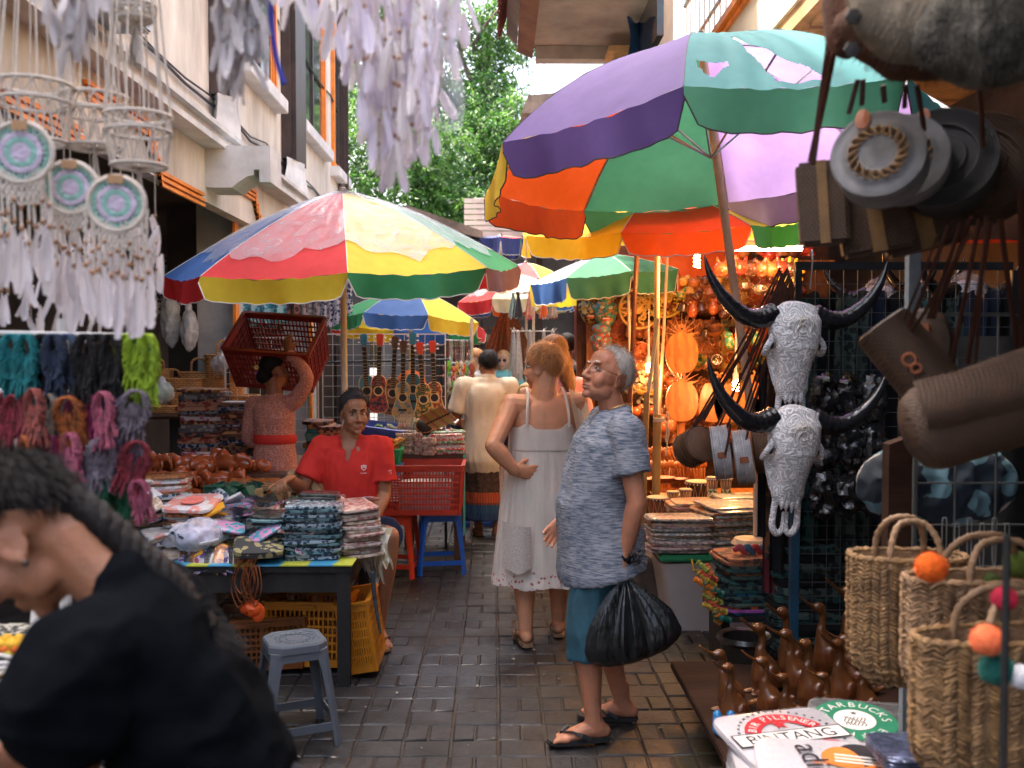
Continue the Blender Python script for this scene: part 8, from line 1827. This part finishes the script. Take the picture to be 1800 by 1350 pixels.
def catcher(lab,p,r,seed,nfe=9,L=.25,web=(LIL,MINT,LIL,MINT),hoop=COT,fm=FEA):
    t=thing('dreamcatcher',lab,'dreamcatcher',p,'crochet dreamcatchers',.15);rr=random.Random(seed)
    mk('hoop',B().torus(r,.0055,RX(pi/2),40,8),hoop,t)
    rad=[.0,.32,.52,.70,.93]
    for i in range(4):
        a,b_=rad[i]*r,rad[i+1]*r
        if i<3:mk('crochet_ring',B().lathe([(max(a,.0001),.0),(max(a,.0001),.003),((a+b_)/2,.0045),(b_,.003),(b_,0)],36,RX(pi/2)),web[i],t)
        else:
            g_=B()
            for q in range(26):
                an=2*pi*q/26;g_.bar((a*cos(an),0,a*sin(an)),(b_*cos(an+.05),0,b_*sin(an+.05)),.0035);
            g_.torus((a+b_)/2,.0025,RX(pi/2),40,5).torus(b_,.003,RX(pi/2),40,5);mk('crochet_mesh',g_,web[3],t,kind='stuff')
    mk('price_card',B().box(-.014,-.009,r*.72,.014,-.007,r*1.05),CARD,t,False)
    mc=B();n=9
    for row in range(5):
        for i in range(n-row):
            x=(i-(n-row-1)/2)*r*.19;z=-r*.93-row*r*.17+(abs(x)*.5 if row==0 else abs(x)*.12);mc.bar((x,0,z+r*.03),(x-r*.095,0,z-r*.15),.0042);mc.bar((x,0,z+r*.03),(x+r*.095,0,z-r*.15),.0042);mc.ell((x,-.001,z),.0042,None,6,4)
    mk('macrame',mc,COT,t,kind='stuff')
    for i in range(nfe):
        x=(i-(nfe-1)/2)*r*.22;z0=-r*1.35+abs(x)*.8;z1=-r*1.5-L*rr.uniform(.5,1)
        s_=mk('cord',B().tube([(x,0,z0+r*.3),(x+rr.uniform(-.004,.004),0,(z0+z1)/2),(x,-.003,z1)],.0028,n=5),COT,t);mk('bead',B().ell((x,-.003,z1+.01),.0055,None,8,6).ell((x,-.003,z1+.05),.0045,None,8,6),BEAD,s_)
        addfeather(t,(x,-.006,z1),fm,rr.randrange(4),rr.uniform(.8,1.35),rr.uniform(-.9,.9),rr.uniform(-.15,.15))
    return t
catcher('mint and lilac crochet dreamcatcher cut by the left edge',at(37,268,1.85),.056,1,9,.10);catcher('middle of the three mint and lilac dreamcatchers',at(124,330,1.92),.050,2,8,.09);catcher('rightmost mint and lilac dreamcatcher with knotted macrame below',at(205,358,1.86),.051,3,11,.08)
catcher('plain white dreamcatcher filling the left edge behind the others',at(-25,420,2.25),.06,4,8,.05)
def chandelier(lab,px,py,Y,R,hh,seed,up=.5,drop=.14):
    """tiered macrame hanger: two hoops joined by net, radial bottom and tassel"""
    t=thing('macrame_hanger',lab,'macrame hanger',at(px,py,Y),'macrame hangers');rr=random.Random(seed)
    hoops=((R,0),(R*.98,-hh*.32),(R*.82,-hh))
    for r,z in hoops:mk('hoop',B().torus(r,.0048,T(0,0,z),40,7),COT,t)
    b=B();n=16
    for(r0,z0),(r1,z1)in((hoops[0],hoops[1]),(hoops[1],hoops[2])):
        for i in range(n):
            a=2*pi*i/n
            for s_ in(-1,1):b.bar((r0*cos(a),r0*sin(a),z0),(r1*cos(a+s_*pi/n),r1*sin(a+s_*pi/n),z1),.003)
            b.ell((r0*cos(a),r0*sin(a),z0-.006),.005,None,6,4)
    mk('net',b,COT,t,kind='stuff');b=B()
    for i in range(28):a=2*pi*i/28;b.bar((hoops[2][0]*cos(a),hoops[2][0]*sin(a),-hh),(0,0,-hh-.006),.0026)
    mk('radial_web',b,COT,t,kind='stuff')
    for i in range(12):a=2*pi*i/12;mk('cord',B().tube([(R*cos(a),R*sin(a),0),(R*.75*cos(a),R*.75*sin(a),up*.4),(R*.45*cos(a),R*.45*sin(a),up)],.0022,n=5),COT,t)
    mk('tassel',tassel_mesh(drop,.014,seed,60),COT,t,False).location=(0,0,-hh)
chandelier('rightmost net sided macrame hanger',243,205,2.2,.072,.11,1);chandelier('middle net sided macrame hanger',165,172,2.3,.076,.115,2);chandelier('left net sided macrame hanger',60,150,2.2,.082,.125,3);chandelier('small macrame hanger high up with a hanging tassel',238,10,2.2,.042,.03,4,.3,.1)
def fstring(lab,px,py,Y,n,L,m,seed,grp):
    t=thing('feather_string',lab,'feather string',at(px,py,Y),grp,rnd.uniform(-.8,.8));rr=random.Random(seed);mk('cord',B().tube([(0,0,.3),(0,0,-L)],.0014,n=4),COT,t)
    for i in range(n):
        z=-L*(i+.3)/n
        for q in range(2):addfeather(t,(rr.uniform(-.02,.02),rr.uniform(-.02,.02),z+rr.uniform(-.01,.01)),m,rr.randrange(4),rr.uniform(.7,1.15),rr.uniform(0,6.2),rr.uniform(-.42,.42))
        mk('bead',B().ell((0,0,z+.004),.0045,None,6,5),BEAD,t)
r_=random.Random(12)
ends=[(620,100),(634,40),(662,60),(690,180),(706,160),(718,30),(735,130),(757,90),(780,20),(668,190),(645,140),(612,60),(628,120),(640,180),(655,215),(668,250),(680,240),(692,270),(700,225),(712,255),(724,215),(735,180),(748,200),(760,150),(772,110),(785,60),(795,30),(650,90),(675,120),(700,110),(725,90),(745,60),(765,30),(600,20),(620,-20),(640,10),(580,0),(560,-30),(540,-20),(520,-30),(500,-50)]
for i,(px,py)in enumerate(ends):fstring('string of pale feathers, %s in the big cluster at the top'%ordn(i),px+r_.uniform(-4,4),py-180,1.9+r_.uniform(-.15,.25),5,.24,FEAL if i%3 else FEA,i,'feather strings in the top cluster')
for i,(px,py)in enumerate(((395,60),(412,90),(425,120),(408,140),(440,70),(455,40),(428,20),(395,0))):fstring('string of grey white feathers, %s in the small left cluster'%ordn(i),px,py-150,1.8,6,.16,M('grey white feather vane',(.58,.55,.57),.8,.12,14,.5,180,tl=.3),50+i,'feather strings in the small left cluster')
for i,(px,py)in enumerate(((130,-20),(145,10),(100,0),(160,-30))):fstring('blurred grey feather string, %s at the upper left'%ordn(i),px,py-60,1.6,4,.10,MATS['grey white feather vane'],70+i,'feather strings at the upper left')
tag(mk('blue_cord',B().tube(curve([at(474,-40,1.8),at(478,40,1.8),at(485,100,1.8),at(500,148,1.8)],5),.005,n=7),M('royal blue cord',(.02,.03,.3),.7),base=at(480,60,1.8)),'royal blue cord hanging between the feather clusters','cord')
fb_=tag(mk('clear_bag',B().grid(lambda u,v:V((.10*(u-.5)*(1-.2*v)+.01*sin(v*9),.02*sin(u*6+v*4),.2-.38*v)),14,20),clear_film('bag film',(.85,.87,.93),.3,.12)),'clear plastic sleeve around the right of the feather cluster','sleeve');fb_.location=at(770,60,1.85)
for i in range(40):
    px=12+(i%14)*20+r_.uniform(-8,8);py=350+(i//14)*40+r_.uniform(-15,15);fstring_=None
    if i%3==0:
        fstring('string of white feathers, %s of those under the dreamcatchers'%ordn(i//3),px,py,2.3+r_.uniform(-.1,.1),5,.16,FEA,100+i,'feather strings under the dreamcatchers')
tag(mk('hanging_bar',B().tube([V((-2.1,2.0,2.62)),V((.2,2.0,2.62))],.012),BLACKM,base=(-1,2.0,2.62)),'steel bar above the frame from which the dreamcatchers hang','bar')
tag(mk('hanging_bar',B().tube([V((.7,2.05,2.62)),V((2.2,2.05,2.62))],.012),BLACKM,base=(1.4,2.05,2.62)),'steel bar above the frame from which the right bags hang','bar')
br=thing('accessory_rack','white rack of headbands and bracelets in the left foreground','rack',(X(130,2.2),2.2,0),world_coords=True)
for py in(588,690,845):mk('crossbar',B().tube([at(-60,py-4,2.22),at(268,py+3,2.22)],.006),WHITEW,br)
mk('post',B().tube([V((X(110,2.25),2.25,0)),at(110,560,2.25)],.014),WHITEW,br)
HB=[('teal',(.01,.22,.24),20),('teal',(.01,.25,.27),45),('black',(.01,.01,.012),75),('navy',(.03,.05,.1),95),('steel blue',(.08,.13,.22),118),('black',(.01,.012,.02),150),('black',(.006,.006,.008),172),('black',(.01,.01,.01),195),('lime',(.35,.55,.03),222),('lime',(.3,.5,.02),238),('turquoise',(.02,.3,.32),248),('lime',(.4,.6,.05),258)]
def knot_band(r,w_,L,seed):
    b=B();rr=random.Random(seed)
    for q in range(7):b.tube([V((r*(.8+.25*rr.random())*sin(a)+w_*.6*cos(a*5+q*.9),w_*sin(a*5+q*.9)*.8,-L/2+L/2*cos(a)))for a in[2*pi*i/50 for i in range(51)]],w_*.17,n=5)
    for i in range(46):x=rr.uniform(-r,r)*1.1;b.bar((x*.6,0,-L*rr.uniform(.3,.8)),(x*1.1,rr.uniform(-.015,.015),-L*rr.uniform(1,1.45)),.003)
    return b
for i,(nm,c,px)in enumerate(HB):
    o=mk('headband',knot_band(.022,.014,.10+.01*(i%3),i),M('headband '+nm,tuple(q*.7 for q in c),.85,.4,30,.6,80));o.location=at(px,588,2.2-.03*(i%2));tag(o,'%s knotted headband, %s from the left on the top bar'%(nm,ordn(i)),'headband','headbands on the rack')
BRC=[('wine red',(.3,.03,.05)),('red and cream',(.4,.1,.08)),('cream',(.5,.42,.35)),('amber',(.5,.14,.03)),('magenta',(.45,.03,.16)),('rose',(.5,.12,.2)),('lavender',(.28,.22,.4)),('mauve grey',(.28,.24,.3)),('pale violet',(.35,.3,.5))]
k=0
for row,py in enumerate((692,770,846)):
    for i in range(12):
        nm,c=BRC[(i*2//3+row*2)%9]if row<2 else(('emerald',(.02,.2,.1))if 6<i<11 else BRC[(i+3)%9])
        o=mk('braided_bracelet',knot_band(.03 if row<2 else .02,.011,.09 if row<2 else .07,30+k),M('bracelet '+nm,tuple(q*.62 for q in c),.85,.6,40,.6,90));o.location=at(8+i*21.5+r_.uniform(-9,9),py+r_.uniform(-8,8),2.22-.04*(i%3));o.rotation_euler=(r_.uniform(-.2,.2),r_.uniform(-.25,.25),r_.uniform(-1,1));k+=1
        tag(o,'%s braided bracelet loop, %s from the left on the %s bar'%(nm,ordn(i),('upper','middle','lower')[row]),'bracelet','braided bracelets on the rack')
ps=thing('spoked_stand','white plastic stand hub with radiating spokes under the face of the bending woman','stand',(X(70,2.0),2.0,0),world_coords=True)
c0=at(70,1165,2.0);mk('hub',B().lathe([(.03,-.03),(.035,.0),(.035,.02),(.02,.03),(.016,.1),(.012,.12)],18,T(*c0)),WHITEW,ps);mk('post',B().tube([V((c0.x,c0.y,0)),c0],.014),WHITEW,ps)
for i in range(14):a=2*pi*i/14;mk('spoke',B().tube([c0,c0+V((.13*cos(a),.13*sin(a),0))],.004,n=5),WHITEW,ps)
catcher('orange brown dreamcatcher hanging low under the spoked stand',at(66,1235,1.95),.03,9,5,.06,(CARV2,CARV2,CARV2,CARV2),M('orange brown leather cord',(.45,.1,.03),.6),M('orange dyed feather',(.5,.1,.03),.8))
for i in range(10):
    c=[(.7,.4,.03),(.7,.15,.02),(.5,.45,.05)][i%3];o=mk('wool_flower',B().ell((0,0,0),(.02,.02,.014)).ell((.01,0,.01),(.012,.012,.01)),M('wool flower %d'%(i%3),c,.85,.3,40));o.location=at(4+i*7,1130+8*(i%3),2.1);tag(o,'yellow or orange wool flower, %s from the left beside the spoked stand'%ordn(i),'flower','wool flowers')
tag(mk('patterned_runner',B().box(-.3,-.05,-.5,.3,.05,.0),batik('black white lattice cloth',(.02,.02,.02),(.4,.38,.3),60)),'black and cream patterned cloth low at the left edge','cloth').location=at(30,1105,2.5)
tag(mk('left_counter',B().box(-2.3,2.3,.45,X(150,2.6),3.6,.5),BLKW,None,False,base=(-1.6,2.9,.45)),'black counter top low at the left behind the bending woman','counter')
for i in range(6):
    o=mk('bamboo_clicker',B().box(-.012,-.01,-.12,.012,.01,0),TUBE[0],None,False);o.location=at(4+i*8,1185,2.05);o.rotation_euler=(0,.1*(i%3-1),0);tag(o,'hanging bamboo slat, %s from the left low at the left edge'%ordn(i),'slat','hanging bamboo slats')
